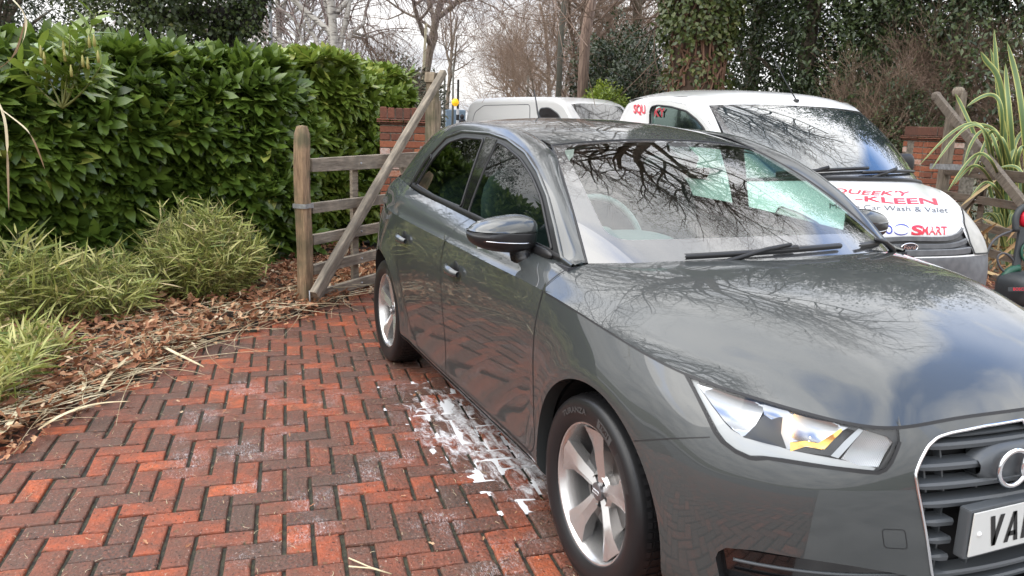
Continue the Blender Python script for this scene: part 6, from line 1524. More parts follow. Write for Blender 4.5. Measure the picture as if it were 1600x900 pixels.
# plate on the bumper, mostly hidden
q = MB(); q.box((.118, .0, .42), (.012, .52, .11), None, 0, .003); q.build('number_plate', m_plate, van)
# open door: hinged at the windscreen pillar
HG = np.array([-.93, -.845, 1.0]); DA = radians(16); dd = np.array([-cos(DA), -sin(DA), 0.]); dn = np.array([sin(DA), -cos(DA), 0.])
HGW = vw_(HG)[0]; ddw = VM@dd; dnw = VM@dn
def onplane(px, py):
    d = ray(px, py); t = ((HGW-CAM)@dnw)/(d@dnw); return VM.T@(CAM+d*t-VO)
dout = rounded([onplane(*k) for k in ((1012, 262), (1012, 175), (1015, 159), (1030, 156), (1048, 158), (1074, 164), (1093, 177), (1110, 199), (1128, 232), (1128, 262))], .02, 3)
din = rounded([onplane(*k) for k in ((1019, 212), (1019, 175), (1022, 167), (1032, 165), (1052, 167), (1076, 174), (1092, 187), (1103, 200), (1108, 212))], .02, 3)
def loc(Pp): Pp = np.array(Pp)-HG; return np.stack([Pp@dd, Pp[:, 2]], 1)
o2d, i2d = loc(dout), loc(din); PL = Fn(lambda u, v: HG+np.outer(u-1, dd)+np.outer(v-1, [0, 0, 1.]), 4, 3)
rgd = cut(PL, 30, 30, [('x', dense(o2d+1, .04, True)), ('w', dense(i2d+1, .04, True))], (o2d[:, 0].min()+.98, o2d[:, 0].max()+1.02, o2d[:, 1].min()+.98, o2d[:, 1].max()+1.02))
sgn = 1 if normals(PL, np.array([1.]), np.array([1.]))[0]@dn > 0 else -1
g = Surf(); g.add(PL, rgd['x'], .02, False, sgn); g.add(PL, rgd['x'], .02, False, -sgn); O_ = np.array(dout); g.strip(np.concatenate([O_+dn*.02, O_[:1]+dn*.02]), np.concatenate([O_-dn*.02, O_[:1]-dn*.02])); vd_ = g.build('side_door', m_white, van)
g = Surf(); g.add(PL, rgd['w'], .0, False, sgn); g.build('window', glass('van_side_glass', (.55, .72, .66)), vd_); q = MB(); q.tube(np.concatenate([np.array(din), np.array(din[:1])])+dn*.022, .008, 6, False); q.build('window_seal', m_rubber, vd_, True)
# wheels
for x in (-.86, -2.2):
    for sg in (-1, 1):
        q = MB(); q.lathe([(.19, -.09), (.28, -.10), (.31, -.07), (.315, 0), (.31, .07), (.28, .10), (.19, .09)], 40, 'y', (x, sg*.78, .31)); wo = q.build('wheel', m_tyre, van, angle=40)
        q = MB(); q.lathe([(.001, sg*.05), (.10, sg*.075), (.19, sg*.085)], 32, 'y', (x, sg*.78, .31)); q.build('rim', m_alloy, wo, angle=40)
q = MB(); q.box((-1.35, 0, .25), (2.5, 1.5, .06)); q.box((-1.5, 0, .9), (2.2, 1.4, .04)); q.build('underbody', m_dark, van)

# ---- silver van in the road
m_silver = mat('van_silver', (.62, .615, .60), .4, .05, .8, .04)
fr0 = at(988, 190, 14.2); rr0 = at(722, 190, 18.6); ax_ = (fr0-rr0); ax_[2] = 0; LV = 4.9; az_ = atan2(ax_[1], ax_[0])
sv_ = thing('parked_van', 'pale silver panel van without lettering, parked in the road beyond the gateway', 'van', (rr0[0], rr0[1], 0), az_)
# local: x from the rear (0) to the nose (LV); right side towards the camera at y=0, the far side at +1.9
def sec(x):
    "roof height, top of side, half width at waist, half width at roof for a station"
    zt = float(np.interp(x, [0, .10, .3, 1.2, 2.6, 3.2, 3.55, 4.05, 4.35, 4.75, 4.9], [1.55, 1.86, 1.95, 1.985, 1.985, 1.965, 1.86, 1.42, 1.12, .98, .72])); w = float(np.interp(x, [0, .15, .5, 4.2, 4.7, 4.9], [.86, .93, .95, .94, .86, .72])); return zt, w
XS = np.concatenate([[0, .04, .10, .2, .35], np.linspace(.6, 3.2, 12), np.linspace(3.3, 4.9, 18)]); G = []
for x in XS:
    zt, w = sec(x); tb = .115*np.clip((zt-1.0)/.95, 0, 1); row = []
    for k in np.linspace(0, 1, 13): z = .25+(min(zt, 1.95)-.13-.25)*k; row.append((-(w-tb*max(0, (z-1.0)/.9)**1.2), z))
    zc = row[-1][1]; yw = row[-1][0]
    for t in np.linspace(.15, pi/2, 6): row.append((yw+.14*(1-cos(t)), zc+(zt-zc)*.86*sin(t)))
    yy = row[-1][0]
    for k in (.3, .65, 1): row.append((yy*(1-k), zt-(zt-row[18][1])*(1-k)**2))
    row = row+[(-a, b) for a, b in row[-2::-1]]; G.append([(x, .95+a, b) for a, b in row])
q = MB(); q.grid(np.array(G)); 
q.add(G[0], [tuple(range(len(G[0])))]); q.add(G[-1], [tuple(range(len(G[-1])))[::-1]]); q.build('body', m_silver, sv_, angle=45)
GA = np.array(G)
def sidey(x, z):
    zt, w = sec(x); tb = .115*np.clip((zt-1.0)/.95, 0, 1); return .95-(w-tb*max(0, (z-1.0)/.9)**1.2)
def spanel(name, pts, m_, off, par=None, rim=None):
    P2 = dense(rounded(pts, .09, 5), .12, True); P3 = np.array([(x, sidey(x, z)-off, z) for x, z in P2]); q = MB(); c = P3.mean(0); c[1] = sidey(c[0], c[2])-off
    W_ = Fn(lambda u, v: np.stack([u, np.array([sidey(a, b) for a, b in zip(np.atleast_1d(u), np.atleast_1d(v))]), v], -1), 6, 4)
    r_ = cut(W_, max(2, int(np.ptp(P2[:, 0])/.25)), 5, [('x', P2)], (P2[:, 0].min()-.01, P2[:, 0].max()+.01, P2[:, 1].min()-.01, P2[:, 1].max()+.01)); g = Surf(); g.add(W_, r_['x'], off, False, so(W_, 2, 1.3, (0, -1, 0))); o = g.build(name, m_, par or sv_)
    if rim: q.tube(np.concatenate([P3, P3[:2]]), rim, 5, False); q.build('panel_edge', m_vgrey, o, True)
    return o
spanel('side_panel', [(.30, 1.05), (.42, 1.62), (.75, 1.78), (2.45, 1.80), (2.62, 1.05)], m_silver, .004, None, .008)
spanel('window', [(2.78, 1.10), (2.80, 1.72), (3.10, 1.74), (3.42, 1.62), (3.78, 1.30), (3.86, 1.10)], m_gloss, .006, None, .012)
q = MB(); 
def wsv(a, b): x = 4.30-.72*b; zt, w = sec(x); return (x+.012, .95+a*(w-.14-.05*b), zt+.012-.05*abs(a)**3)
q.grid(np.array([[wsv(a, b) for b in np.linspace(0, 1, 9)] for a in np.linspace(-1, 1, 17)])); q.build('windscreen', m_gloss, sv_, True)
for x in (.85, 3.95):
    for y in (.05, 1.85):
        q = MB(); q.lathe([(.01, 0), (.2, -.02), (.33, -.05), (.34, .1)], 28, 'y', (x, y, .34)); q.build('wheel', m_tyre, sv_)
q = MB(); q.tube([(0.2, .2, 1.9), (-.02, .12, 2.0)], .02, 5); 

# ---- pressure washer
m_green = mat('washer_green', (.012, .075, .045), .4); m_wred = mat('washer_red', (.55, .012, .03), .4); m_wdark = mat('washer_dark', (.03, .035, .038), .5)
WD = 6.7; wc = at(1592, 420, WD); ws_ = thing('pressure_washer', 'green and black pressure washer with coiled grey hose by the right gate', 'pressure washer', (wc[0], wc[1], 0))
def wl(px, py, dd_=0.0): return at(px, py, WD+dd_)-np.array([wc[0], wc[1], 0])
q = MB(); c = wl(1600, 450); q.ellip((c[0], c[1], .15), (.17, .21, .15), 3.5, 28, 16); q.build('base', m_wdark, ws_, True)
q = MB(); G = [wl(1570, 462), wl(1568, 440), wl(1576, 425), wl(1592, 418)]; q.tube(Curve(G)(np.linspace(0, 3, 14)), .035, 8); q.build('side_cover', m_green, ws_, True)
q = MB(); q.bar(wl(1586, 425), wl(1598, 355), .06, .035, CF, 0, .008); q.bar(wl(1628, 425), wl(1622, 355), .06, .035, CF, 0, .008); q.build('frame', m_wdark, ws_)
q = MB(); G = [wl(1588, 362, -.02), wl(1587, 345, -.02), wl(1592, 330, -.02), wl(1604, 322, -.02), wl(1622, 322, -.02)]; q.tube(Curve(G)(np.linspace(0, 4, 16)), .028, 8); q.build('handle', m_wdark, ws_, True)
q = MB(); c = wl(1606, 342); q.ellip(c, (.05, .085, .075), 2.6); q.build('red_housing', m_wred, ws_, True)
q = MB(); c = wl(1612, 395); 
for r in (.105, .06): a = np.linspace(0, 2*pi, 33); q.tube(c+np.outer(np.cos(a), CR)*r+np.outer(np.sin(a), CU)*r-CF*.03, .010, 6, False)
for t in np.linspace(0, 2*pi, 11)[:-1]: q.tube([c-CF*.03, c+CR*.105*cos(t)+CU*.105*sin(t)-CF*.03], .006, 5)
q.build('hose_reel', m_green, ws_, True)
m_hose = mat('hose_grey', (.06, .06, .065), .5)
q = MB(); G = [wl(*k) for k in ((1600, 358), (1582, 361, ), (1560, 370), (1545, 388), (1538, 415), (1536, 440), (1537, 470))]; q.tube(Curve(G)(np.linspace(0, 6, 40)), .0105, 8); q.build('hose', m_hose, ws_, True)
q = MB(); G = [wl(*k) for k in ((1590, 455), (1591, 430), (1584, 408), (1570, 396), (1559, 402), (1563, 418), (1577, 428), (1600, 426))]; q.tube(Curve(G)(np.linspace(0, 7, 40)), .0095, 8); q.build('hose', m_hose, ws_, True)
q = MB(); c = wl(1591, 452, -.22); q.box((0, 0, 0), (.17, .035, .004), None, 0, .001); q.v = [v@np.stack([CR, CU, -CF], 1).T+c for v in q.v]; lb = q.build('name_strip', m_wdark, ws_)
V, F = text_mesh('BOSCH', .034, .0008); q = MB(); q.add([c+CR*(x+.01)+CU*y-CF*.004 for x, y, _ in V], F); q.build('lettering', m_wred, lb)
# =====================================================================
#  trees, shrubs, poles beyond the drive
# =====================================================================
m_bark = mat('bark_grey', (.10, .085, .07), .9); noisy(m_bark, (.09, .070, .052), (.25, .20, .15), 5, 6, bump=.8, bscale=30, stretch=(4, 4, 1))
m_twig = mat('twig_brown', (.22, .15, .11), .85); m_twig2 = mat('twig_birch', (.30, .23, .21), .8); m_birch = mat('birch_bark', (.45, .42, .38), .8); noisy(m_birch, (.12, .10, .09), (.5, .47, .42), 4, 5, .35, .5, stretch=(1, 1, 5))
m_twigr = mat('twig_tan', (.30, .21, .15), .85)
TM = {}
def tm(kind, seed):
    if (kind, seed) not in TM:
        a = dict(oak=dict(height=15, trunk_r=.22, levels=6, nb=(8, 5, 4, 4, 4), crook=.20, twig=.008, start=.28, ang=(.6, 1.1), maxseg=9000, upward=.3),
                 big=dict(height=17, trunk_r=.34, levels=6, nb=(11, 6, 5, 4, 4), crook=.22, twig=.006, start=.26, ang=(.7, 1.2), maxseg=34000, upward=.18),
                 birch=dict(height=12, trunk_r=.13, levels=5, nb=(20, 7, 6, 5), crook=.13, twig=.007, start=.15, ang=(.35, .8), droop=.75, maxseg=13000, upward=.35),
                 scrub=dict(height=6.0, trunk_r=.07, levels=5, nb=(14, 7, 5, 4), crook=.17, twig=.009, start=.05, ang=(.3, .9), maxseg=12000, upward=.5))[kind]
        TM[(kind, seed)] = tree_meshes(kind, a, seed)
    return TM[(kind, seed)]
def bare(name, label, p, kind='oak', seed=1, s=1.0, rot=0, group=None, mt=None, mc=None, sz=None, cat='tree'):
    t_, c_ = tm(kind, seed); root = thing(name, label, cat, (p[0], p[1], -.05), rot, group); root.scale = (s, s, sz or s)
    for me, nm, mm in ((t_, 'trunk', mt or m_bark), (c_, 'crown', mc or m_twig)):
        o = bpy.data.objects.new(nm, me); COL.objects.link(o); o.parent = root
        if not me.materials: me.materials.append(mm)
    return root
TR = 'bare trees along the road'
bare('oak_tree', 'bare oak with a thick dark forked trunk left of the road gap', gxy(656, 40), 'oak', 3, 1.1, .4, TR, sz=1.2)
bare('birch_tree', 'pale bare birch with drooping pinkish twigs rising behind the hedge end', gxy(545, 18), 'birch', 5, .95, .3, None, m_birch, m_twig2)
bare('birch_tree', 'second, fainter bare birch left of the pale drooping birch, behind the hedge', gxy(440, 26), 'birch', 6, .85, 1.3, None, m_birch, m_twig2)
bare('oak_tree', 'bare tree just right of the dark forked oak, nearest the yellow beacon', gxy(700, 58), 'oak', 4, .80, 2.0, TR)
bare('oak_tree', 'small bare tree low on the right side of the road gap', gxy(800, 80), 'oak', 7, .72, 1.0, TR)
bare('oak_tree', 'tall bare tree behind the grey green telegraph pole', gxy(866, 60), 'oak', 8, .95, 2.2, TR)
bare('oak_tree', 'tall bare tree between the two telegraph poles', gxy(905, 32), 'oak', 7, .85, 4.0, TR)
bare('oak_tree', 'broad bare tree behind the dark holly, above the silver van', gxy(985, 28), 'oak', 3, 1.0, 5.1, TR)
SC = 'bare scrub along the road'
for i, (px, dep, s, lab) in enumerate(((600, 17, .5, 'leafless brown scrub behind the light green hedge end'), (800, 60, 1.3, 'leafless scrub at the foot of the right hand trees near the road gap'), (845, 36, 1.0, 'leafless scrub left of the grey green telegraph pole'),
        (895, 27, .9, 'leafless scrub behind the brown wooden telegraph pole'), (955, 30, 1.0, 'leafless scrub behind the dark holly'), (870, 48, 1.4, 'leafless scrub farthest back above the silver van'))):
    bare('bare_scrub', lab, gxy(px, dep), 'scrub', 11+i % 3, s, i*1.1, SC, None, m_twigr if i > 0 else m_twig, cat='shrub')
# brown twiggy thicket on the right
for i, (px, dep, s, lab) in enumerate(((1460, 11.4, .42, 'brown twiggy thicket just left of the right brick pier'), (1530, 11.8, .46, 'brown twiggy thicket directly behind the right brick pier'), (1600, 11.6, .46, 'brown twiggy thicket behind the tall striped leaves'), (1400, 12.2, .40, 'thin brown twigs in front of the dark evergreen'), (1325, 11.5, .36, 'sparse pale twigs rising behind the white van roof'))):
    bare('bare_thicket', lab, gxy(px, dep), 'scrub', 11+i % 3, s, i*.9+.4, 'brown thicket behind the right pier', None, m_twigr, cat='shrub')

m_ever = tone_mat('evergreen_leaf', [(0, (.018, .028, .012)), (.35, (.036, .056, .020)), (.65, (.070, .100, .034)), (.9, (.12, .15, .055)), (1, (.18, .19, .075))], .34, .1, 0, 20, .5, .12)
m_ivy = tone_mat('ivy_leaf', [(0, (.025, .038, .012)), (.4, (.060, .088, .024)), (.7, (.12, .15, .045)), (1, (.22, .20, .08))], .34, .1, 0, 20, .5, .15)
m_bright = tone_mat('bright_leaf', [(0, (.06, .10, .012)), (.5, (.22, .30, .03)), (1, (.45, .50, .09))], .45, .1, 0, 20, .4, .2)
def evergreen(name, label, p, z0, z1, rx, ry, n, leaf, mt, cat='tree', rag=.4, tone=.45, seedv=0.0, trunk=True, wl_=.45, dens=.6, group=None, hang=-.15):
    root = thing(name, label, cat, (p[0], p[1], 0), 0, group); X, u = scatter_shell(n, 0, 0, z0, z1, rx, ry, rag, seedv, dens)
    X[:, 2] = np.maximum(X[:, 2], .02); k = 4; lm = LM()
    lump = np.array([noise.noise(Vector((a*.9+seedv, b*.9, c_*.9))) for a, b, c_ in X[::1]]) if n < 40000 else 0
    for i in range(k):
        D = unit(u*.8+RNG.normal(0, .7, (n, 3))+np.array([0, 0, hang])); Lf = leaf*RNG.uniform(.6, 1.3, n); t = np.clip(tone+RNG.normal(0, .16, n)+lump*.35, 0, 1)
        lm.add(*leaves(X+RNG.normal(0, leaf*.5, (n, 3)), D, unit(u+np.array([0, 0, .6])+RNG.normal(0, .4, (n, 3))), Lf, Lf*wl_, t, rows=((0, 0), (.45, 1), (1, 0)), fold=.25))
    lm.build('crown', mt, root)
    if trunk:
        q = MB(); q.tube([(0, 0, 0), (.1, 0, z1*.4), (0, .1, z1*.8)], [.16, .12, .05], 8); rs = random.Random(int(seedv*7)+1)
        for _ in range(26):
            a = rs.uniform(0, 2*pi); h = rs.uniform(max(.2, z0), z1*.85); e = rs.uniform(.5, .95); q.tube([(0, 0, h*.8), (rx*.5*cos(a)*e, ry*.5*sin(a)*e, h+.2), (rx*cos(a)*e, ry*sin(a)*e, h+.5)], [.05, .03, .012], 5)
        q.build('trunk', m_bark, root)
    return root
# evergreens behind the white van
EV = 'dark evergreens behind the white van'
def P2(px, d): return gxy(px, d)
evergreen('holly_tree', 'dark holly with glossy leaves directly behind the white van roof', P2(1245, 13.5), .3, 7.6, 1.7, 1.6, 7000, .085, m_ever, seedv=1.0, group=EV, rag=.5, tone=.50)
evergreen('holly_tree', 'dark evergreen right of the holly, above the van windscreen', P2(1360, 13.0), .3, 7.8, 1.6, 1.5, 7000, .085, m_ever, seedv=2.0, group=EV, rag=.5, tone=.52)
evergreen('holly_tree', 'evergreen next to the ivy covered trunk, sky glinting through it', P2(1165, 15.2), .3, 8.0, 1.4, 1.4, 4200, .09, m_ever, seedv=3.0, group=EV, rag=.6, tone=.50)
evergreen('holly_tree', 'dark evergreen mixed with brown twigs above the right brick pier', P2(1475, 12.4), .3, 7.4, 1.6, 1.5, 6200, .085, m_ever, seedv=4.0, group=EV, rag=.6, tone=.50)
evergreen('holly_tree', 'dark evergreen at the top right corner above the striped leaves', P2(1590, 12.6), 1.3, 7.8, 1.6, 1.5, 6000, .085, m_ever, seedv=5.0, group=EV, rag=.6, tone=.50)
evergreen('evergreen_shrub', 'low dark green shrub under the evergreens beside the van mirror', P2(1425, 11.2), .0, 2.2, .85, .8, 3000, .055, m_ever, 'shrub', seedv=6.0, tone=.52, trunk=False)
evergreen('evergreen_shrub', 'dense dark shrub under the evergreens behind the middle of the van roof', P2(1290, 12.2), .0, 2.4, 1.6, .9, 4200, .07, m_ever, 'shrub', seedv=6.5, tone=.38, trunk=False)
evergreen('holly_tree', 'round dark holly between the brown telegraph pole and the ivy covered trunk', P2(962, 21.0), .6, 3.9, 1.15, 1.2, 3800, .11, m_ever, seedv=7.0, tone=.36, rag=.45)
evergreen('holly_tree', 'dark spreading evergreen boughs just left of the ivy covered trunk', P2(1010, 18.5), .2, 3.4, 1.0, 1.0, 3200, .10, m_ever, seedv=8.0, tone=.38, rag=.5)
evergreen('golden_shrub', 'bright yellow green shrub showing over the silver van roof', P2(946, 17.6), .6, 2.34, .66, .6, 2000, .09, m_bright, 'shrub', rag=.25, tone=.6, seedv=9.0, trunk=False, wl_=.4)
evergreen('evergreen_shrub', 'dull green shrub behind the end of the light green hedge', P2(622, 19), .2, 2.9, 1.5, 1.2, 3200, .10, tone_mat('olive_leaf', [(0, (.03, .035, .02)), (.5, (.075, .08, .045)), (1, (.14, .14, .08))], .6, .1), 'shrub', rag=.3, tone=.5, seedv=10.0, trunk=False)
# conifer and ivy-clad tree above the left hedge
evergreen('conifer_tree', 'dark conifer in the top left corner beyond the hedge', P2(0, 12), 1.5, 5.0, 1.5, 1.5, 4200, .10, m_ever, seedv=11.0, tone=.30, wl_=.2)
iv = evergreen('ivy_tree', 'leaning dark trunk clad in ivy with a low green crown above the left hedge', P2(262, 10.6), 2.02, 4.4, 1.25, 1.2, 5200, .062, m_ivy, rag=.45, tone=.48, seedv=12.0, trunk=False, wl_=.8)
io = np.array([*gxy(262, 10.6), 0]); q = MB(); Q = np.array([at(300, 120, 10.8), at(345, 60, 10.6), at(378, 38, 10.5), at(398, 5, 10.5), at(430, -60, 10.5), at(520, -200, 10.8)])-io; Q[0][2] = .0; q.tube(Curve(Q)(np.linspace(0, 5, 26)), np.linspace(.20, .11, 26)*(1+.12*np.sin(np.arange(26)*1.9)), 10)
Q2 = np.array([at(372, 42, 10.5), at(330, 20, 10.4), at(270, 25, 10.2), at(200, -10, 10.0)])-io; q.tube(Curve(Q2)(np.linspace(0, 3, 14)), np.linspace(.10, .03, 14), 8); q.build('trunk', mat('dark_bark', (.035, .03, .026), .9), iv)
lm = LM(); Qc = Curve(Q)(RNG.uniform(.5, 4.2, 1500)); nn = rnd_unit(1500); lm.add(*leaves(Qc+nn*.2*RNG.uniform(.7, 1.4, (1500, 1)), unit(nn+np.array([0, 0, -.6])), nn, .06, .05, np.clip(RNG.normal(.35, .15, 1500), 0, 1), rows=((0, 0), (.45, 1), (1, 0)))); lm.build('ivy', m_ivy, iv)
# big ivy-clad tree in the middle right; its bare crown spreads over the drive
tI = gxy(1083, 12.5); it = bare('ivy_clad_tree', 'large tree with its trunk thickly wrapped in ivy behind the white van, bare crown overhead', tI, 'big', 21, .95, 1.1, None)
lm = LM(); nI = 6500; z = RNG.uniform(.3, 6.5, nI); th = RNG.uniform(0, 2*pi, nI); rI = .42+.14*np.array([noise.noise(Vector((cos(a)*1.2, sin(a)*1.2, b*.8))) for a, b in zip(th, z)])+RNG.random(nI)*.14+.22*np.clip((z-2.6)/3, 0, 1)
Xi = np.stack([rI*np.cos(th), rI*np.sin(th), z], 1); ui = np.stack([np.cos(th), np.sin(th), 0*th], 1); bare_zone = (z > 1.9) & (z < 2.9); keep = ~bare_zone | (RNG.random(nI) < .30)
for _ in range(3): D = unit(ui*.5+RNG.normal(0, .5, (nI, 3))+np.array([0, 0, -.6])); lm.add(*[a for a in leaves((Xi+RNG.normal(0, .05, (nI, 3)))[keep], D[keep], unit(ui+RNG.normal(0, .4, (nI, 3)))[keep], .085*RNG.uniform(.6, 1.3, keep.sum()), .065, np.clip(RNG.normal(.58, .18, keep.sum()), 0, 1), rows=((0, 0), (.4, 1), (1, 0)))])
o = lm.build('ivy', m_ivy, it)
q = MB(); rs = random.Random(4)
for _ in range(110):
    a = rs.uniform(0, 2*pi); z = rs.uniform(0.1, 2.6); Q = []
    for k in range(7): Q.append((cos(a)*(.42+.05*rs.random()), sin(a)*(.42+.05*rs.random()), z)); a += rs.gauss(0, .22); z += rs.uniform(.05, .35)
    q.tube(Q, rs.uniform(.006, .022), 5)
for _ in range(160):
    a = rs.uniform(0, 2*pi); z = rs.uniform(1.6, 3.1); r = .45; q.tube([(cos(a)*r, sin(a)*r, z), (cos(a+.2*rs.gauss(0, 1))*(r+.12), sin(a+.2*rs.gauss(0, 1))*(r+.12), z+rs.gauss(0, .12))], .005, 4)
for z in np.linspace(0, 3.2, 14): pass
q.build('ivy_stem', mat('ivy_stem_brown', (.20, .11, .07), .85), it)
q = MB(); q.tube([(0, 0, 0), (0, 0, 2.2), (0, 0, 4.5), (0, 0, 6.5)], [.46, .42, .40, .35], 14); q.build('wrapped_trunk', mat('ivy_root_mat', (.085, .055, .038), .95), it)
# ---- variegated strap-leaved plant by the right gate
m_strap = mat('strap_leaf', (.20, .26, .08), .4, spec=.5)
uvn = nd(m_strap, 'ShaderNodeAttribute'); uvn.attribute_name = 'tone'; rp = nd(m_strap, 'ShaderNodeValToRGB'); lk(m_strap, uvn.outputs['Fac'], rp.inputs[0]); e = rp.color_ramp.elements
for _ in range(2): e.new(.5)
for k, (p_, c) in enumerate(((0, (.52, .50, .17)), (.22, (.42, .44, .13)), (.40, (.13, .20, .07)), (1, (.09, .15, .06)))): e[k].position = p_; e[k].color = (*c, 1)
lk(m_strap, rp.outputs[0], P(m_strap).inputs['Base Color'])
fx = thing('strap_leaf_plant', 'tall yellow edged sword leaved plant rising over the right gate', 'plant', (0, 0, 0))
BL = [([(1572, 300), (1566, 150), (1545, 100), (1532, 80)], .038, 8.3), ([(1580, 300), (1566, 190), (1557, 110), (1553, 44)], .036, 8.35), ([(1576, 300), (1566, 170), (1556, 110), (1547, 74)], .030, 8.5), ([(1584, 300), (1580, 200), (1574, 140), (1571, 98)], .034, 8.2), ([(1604, 320), (1600, 200), (1588, 120), (1573, 64)], .040, 8.2),
      ([(1562, 300), (1566, 190), (1553, 149), (1530, 153), (1510, 167)], .026, 8.0), ([(1548, 300), (1530, 230), (1505, 170), (1492, 146)], .026, 8.1), ([(1560, 300), (1545, 235), (1530, 195), (1490, 205), (1435, 260)], .020, 7.7), ([(1560, 300), (1546, 220), (1520, 195), (1486, 222), (1453, 268)], .018, 7.6),
      ([(1570, 300), (1562, 250), (1545, 205), (1520, 220), (1505, 262)], .022, 7.8), ([(1572, 300), (1566, 230), (1550, 205), (1535, 235), (1512, 275)], .024, 7.7), ([(1568, 320), (1556, 265), (1530, 240), (1500, 270), (1480, 300)], .020, 7.5), ([(1585, 330), (1570, 240), (1550, 200), (1520, 195), (1500, 205)], .022, 8.0),
      ([(1580, 330), (1590, 250), (1600, 230), (1615, 250)], .026, 7.9), ([(1590, 330), (1575, 240), (1560, 215), (1548, 232)], .026, 7.9), ([(1566, 330), (1540, 270), (1515, 262), (1490, 290)], .018, 7.5), ([(1560, 340), (1575, 260), (1592, 212), (1612, 200)], .028, 8.3), ([(1596, 330), (1585, 230), (1570, 190), (1558, 150)], .030, 8.5),
      ([(1575, 340), (1560, 300), (1540, 285), (1515, 310)], .018, 7.6), ([(1590, 360), (1600, 300), (1590, 262), (1560, 262)], .022, 7.7)]
for (px, py, dx) in ((1500, 330, -30), (1520, 400, -22), (1545, 380, 10), (1570, 380, 16), (1555, 420, -12), (1530, 350, -34), (1580, 400, 20), (1565, 350, 26)):
    BL.append(([(1572, 400), (1572+dx*.4, 350), (1572+dx, 335), (1572+dx*1.9, 352+abs(dx)*.4)], .018, 8.35))
lm = LM()
for pts, w, dep in BL:
    m_ = len(pts); Q = np.array([at(px, py, dep if k else 8.45) for k, (px, py) in enumerate(pts)]); base = at(1575, 440, 8.5); base[2] = .02; Q = np.concatenate([[base], Q]); t = np.linspace(0, len(Q)-1, 26); C_ = Curve(Q)(t); T_ = unit(np.gradient(C_, axis=0)); view = unit(CAM-C_); S_ = unit(np.cross(T_, view)+.35*np.array([random.uniform(-1, 1), random.uniform(-1, 1), 0])*np.ones((26, 1)))
    k = np.linspace(0, 1, 26); ww = (w*.74*np.clip((1-k)*7, 0, 1)**.7*(.75+.25*np.sin(pi*k)))[:, None]; nn = np.cross(T_, S_); cols_ = [C_-S_*ww+nn*ww*.25, C_-S_*ww*.62+nn*ww*.08, C_, C_+S_*ww*.62+nn*ww*.08, C_+S_*ww+nn*ww*.25]; V = np.stack(cols_, 1).reshape(-1, 3)
    i = np.arange(25)[:, None]*5; j = np.arange(4)[None]; F = np.stack([i+j, i+j+1, i+j+6, i+j+5], -1).reshape(-1, 4); lm.add(V, np.zeros((0, 3), int), F, np.tile([0, .42, 1, .42, 0], 26))
lm.build('blade', m_strap, fx)
lm = LM(); n = 90; b0 = at(1560, 430, 8.4); X = np.stack([b0[0]+RNG.normal(0, .35, n), b0[1]+RNG.normal(0, .45, n), RNG.uniform(.05, .75, n)], 1); D = unit(np.stack([RNG.normal(0, .4, n), RNG.normal(0, .4, n), RNG.normal(-.5, .8, n)], 1)); lm.add(*leaves(X, D, rnd_unit(n), .55, .035, RNG.uniform(.3, 1, n), fold=.3)); lm.build('dead_blade', tone_mat('withered_strap', [(0, (.10, .05, .025)), (.6, (.38, .24, .11)), (1, (.55, .42, .22))], .7), fx)
litter(900, lambda n: np.stack([RNG.uniform(-3.4, -1.0, n), RNG.uniform(4.6, 6.6, n), RNG.uniform(.0, .08, n)], 1), .06, 'leaf_litter')

# ---- poles and street furniture
def pole(name, label, px, depth, top_py, r, m_, cat='pole', group=None, lean=0):
    p = gxy(px, depth); root = thing(name, label, cat, (p[0], p[1], 0), 0, group); zt = at(px, top_py, depth)[2]; q = MB(); q.tube([(0, 0, -.05), (0, 0, zt*.5), (0, lean, zt)], [r, r*.92, r*.8], 12); q.build('shaft', m_, root, True); return root, zt
m_tp = mat('telegraph_wood', (.26, .18, .14), .9); noisy(m_tp, (.18, .12, .095), (.42, .30, .23), 6, 6, stretch=(6, 6, .5)); m_tg = mat('pole_grey_green', (.13, .125, .10), .8)
pole('telegraph_pole', 'thick brown wooden telegraph pole rising behind the silver van cab', 908, 20, -160, .14, m_tp, lean=.5)
pole('telegraph_pole', 'grey green pole left of the brown telegraph pole', 871, 26, -160, .10, m_tg, lean=.35)
m_cream = mat('lamp_cream', (.50, .44, .28), .6); m_lgrey = mat('lamp_grey', (.20, .20, .20), .6)
pole('lamp_column', 'thin cream lamp column in front of the dark forked oak', 659, 22, 40, .045, m_cream, 'lamp post', lean=.1)
pole('lamp_column', 'thin grey lamp column rising above the left hedge', 427, 17, -60, .04, m_lgrey, 'lamp post')
pole('lamp_column', 'short grey column above the left hedge, beside the ivy clad trunk', 381, 17, 30, .05, m_lgrey, 'lamp post')
pole('lamp_column', 'slim grey column left of the grey green pole in the right hand trees', 823, 40, 96, .06, m_tg, 'lamp post')
sl_, zt = pole('street_lamp', 'street lamp with a flat head over the silver van', 809, 44, 128, .06, m_lgrey, 'street lamp'); q = MB(); d_ = -CR; q.tube([(0, 0, zt), (d_[0]*.25, d_[1]*.25, zt+.05)], .03, 6); q.ellip((d_[0]*.35, d_[1]*.35, zt+.05), (.22, .22, .06), 3); q.build('lamp_head', mat('lamp_head_pale', (.4, .4, .4), .5), sl_, True)
pole('sign_post', 'thin post in front of the bare tree nearest the beacon', 694, 30, 120, .05, m_tg, 'pole')
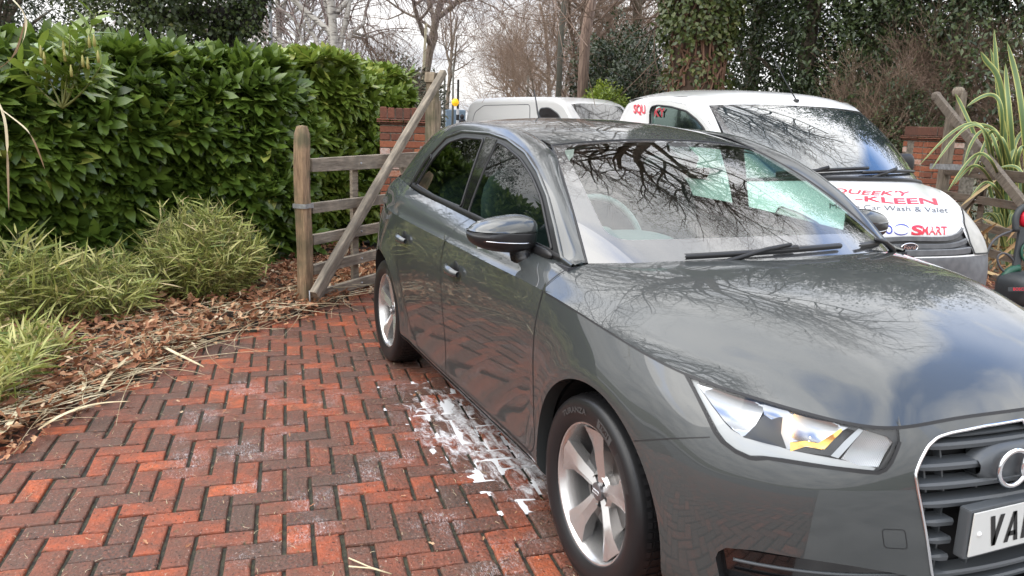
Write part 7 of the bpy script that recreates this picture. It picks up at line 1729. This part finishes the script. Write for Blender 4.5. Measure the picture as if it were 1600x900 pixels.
pole('sign_post', 'thin brownish post between the gate stile and the beacon', 707, 34, 100, .05, m_tg, 'pole')
# zebra crossing beacon: banded pole with an amber globe
bp_ = gxy(715, 34); be = thing('crossing_beacon', 'black and white banded post with a round yellow globe at the road crossing', 'beacon', (bp_[0], bp_[1], 0)); zb = at(715, 125, 34)[2]
q = MB(); zz = np.linspace(0, zb, 14)
for i in range(13): q.tube([(0, 0, zz[i]), (0, 0, zz[i+1])], .065 if i < 8 else .05, 10, True, i % 2 if i < 9 else 0)
q.build('banded_pole', [mat('band_black', (.015, .015, .015), .5), mat('band_white', (.7, .7, .7), .5)], be)
zg = at(711, 160, 34)[2]; q = MB(); d_ = -CR*.11; q.ellip((d_[0], d_[1], zg), (.16, .16, .17)); q.build('globe', mat('beacon_yellow', (.85, .48, .01), .4, emit=(1, .55, .02), es=.35), be, True)
# people far down the pavement
def person(label, px, depth, coat):
    p = gxy(px, depth); root = thing('person', label, 'person', (p[0], p[1], 0))
    q = MB(); q.ellip((0, 0, 1.20), (.20, .25, .36), 2.3); q.ellip((0, .0, 1.64), (.10, .10, .13)); q.tube([(0, .09, .0), (0, .10, .5), (0, .09, .95)], [.06, .075, .10], 8); q.tube([(.12, -.09, .0), (.05, -.10, .5), (0, -.09, .95)], [.06, .075, .10], 8)
    q.tube([(0, .24, 1.42), (.04, .30, 1.15), (.10, .28, .92)], [.07, .06, .045], 8); q.tube([(0, -.24, 1.42), (-.04, -.30, 1.15), (.04, -.28, .92)], [.07, .06, .045], 8); q.build('body', coat, root, True)
person('distant figure in dark clothes walking down the road past the crossing beacon', 722, 38, mat('dark_coat', (.02, .02, .025), .9))
bx_ = gxy(710, 46); q = MB(); q.box((0, 0, 1.15), (.6, 1.2, 1.9), None, 0, .1); q.box((0, 0, .35), (.62, 1.22, .3), None, 0, .05); o = q.build('roadside_cabinet', mat('cabinet_blue', (.16, .22, .28), .5)); o.location = (bx_[0], bx_[1], 0); tag(o, 'pale blue grey cabinet at the roadside just left of the beacon post', 'cabinet')
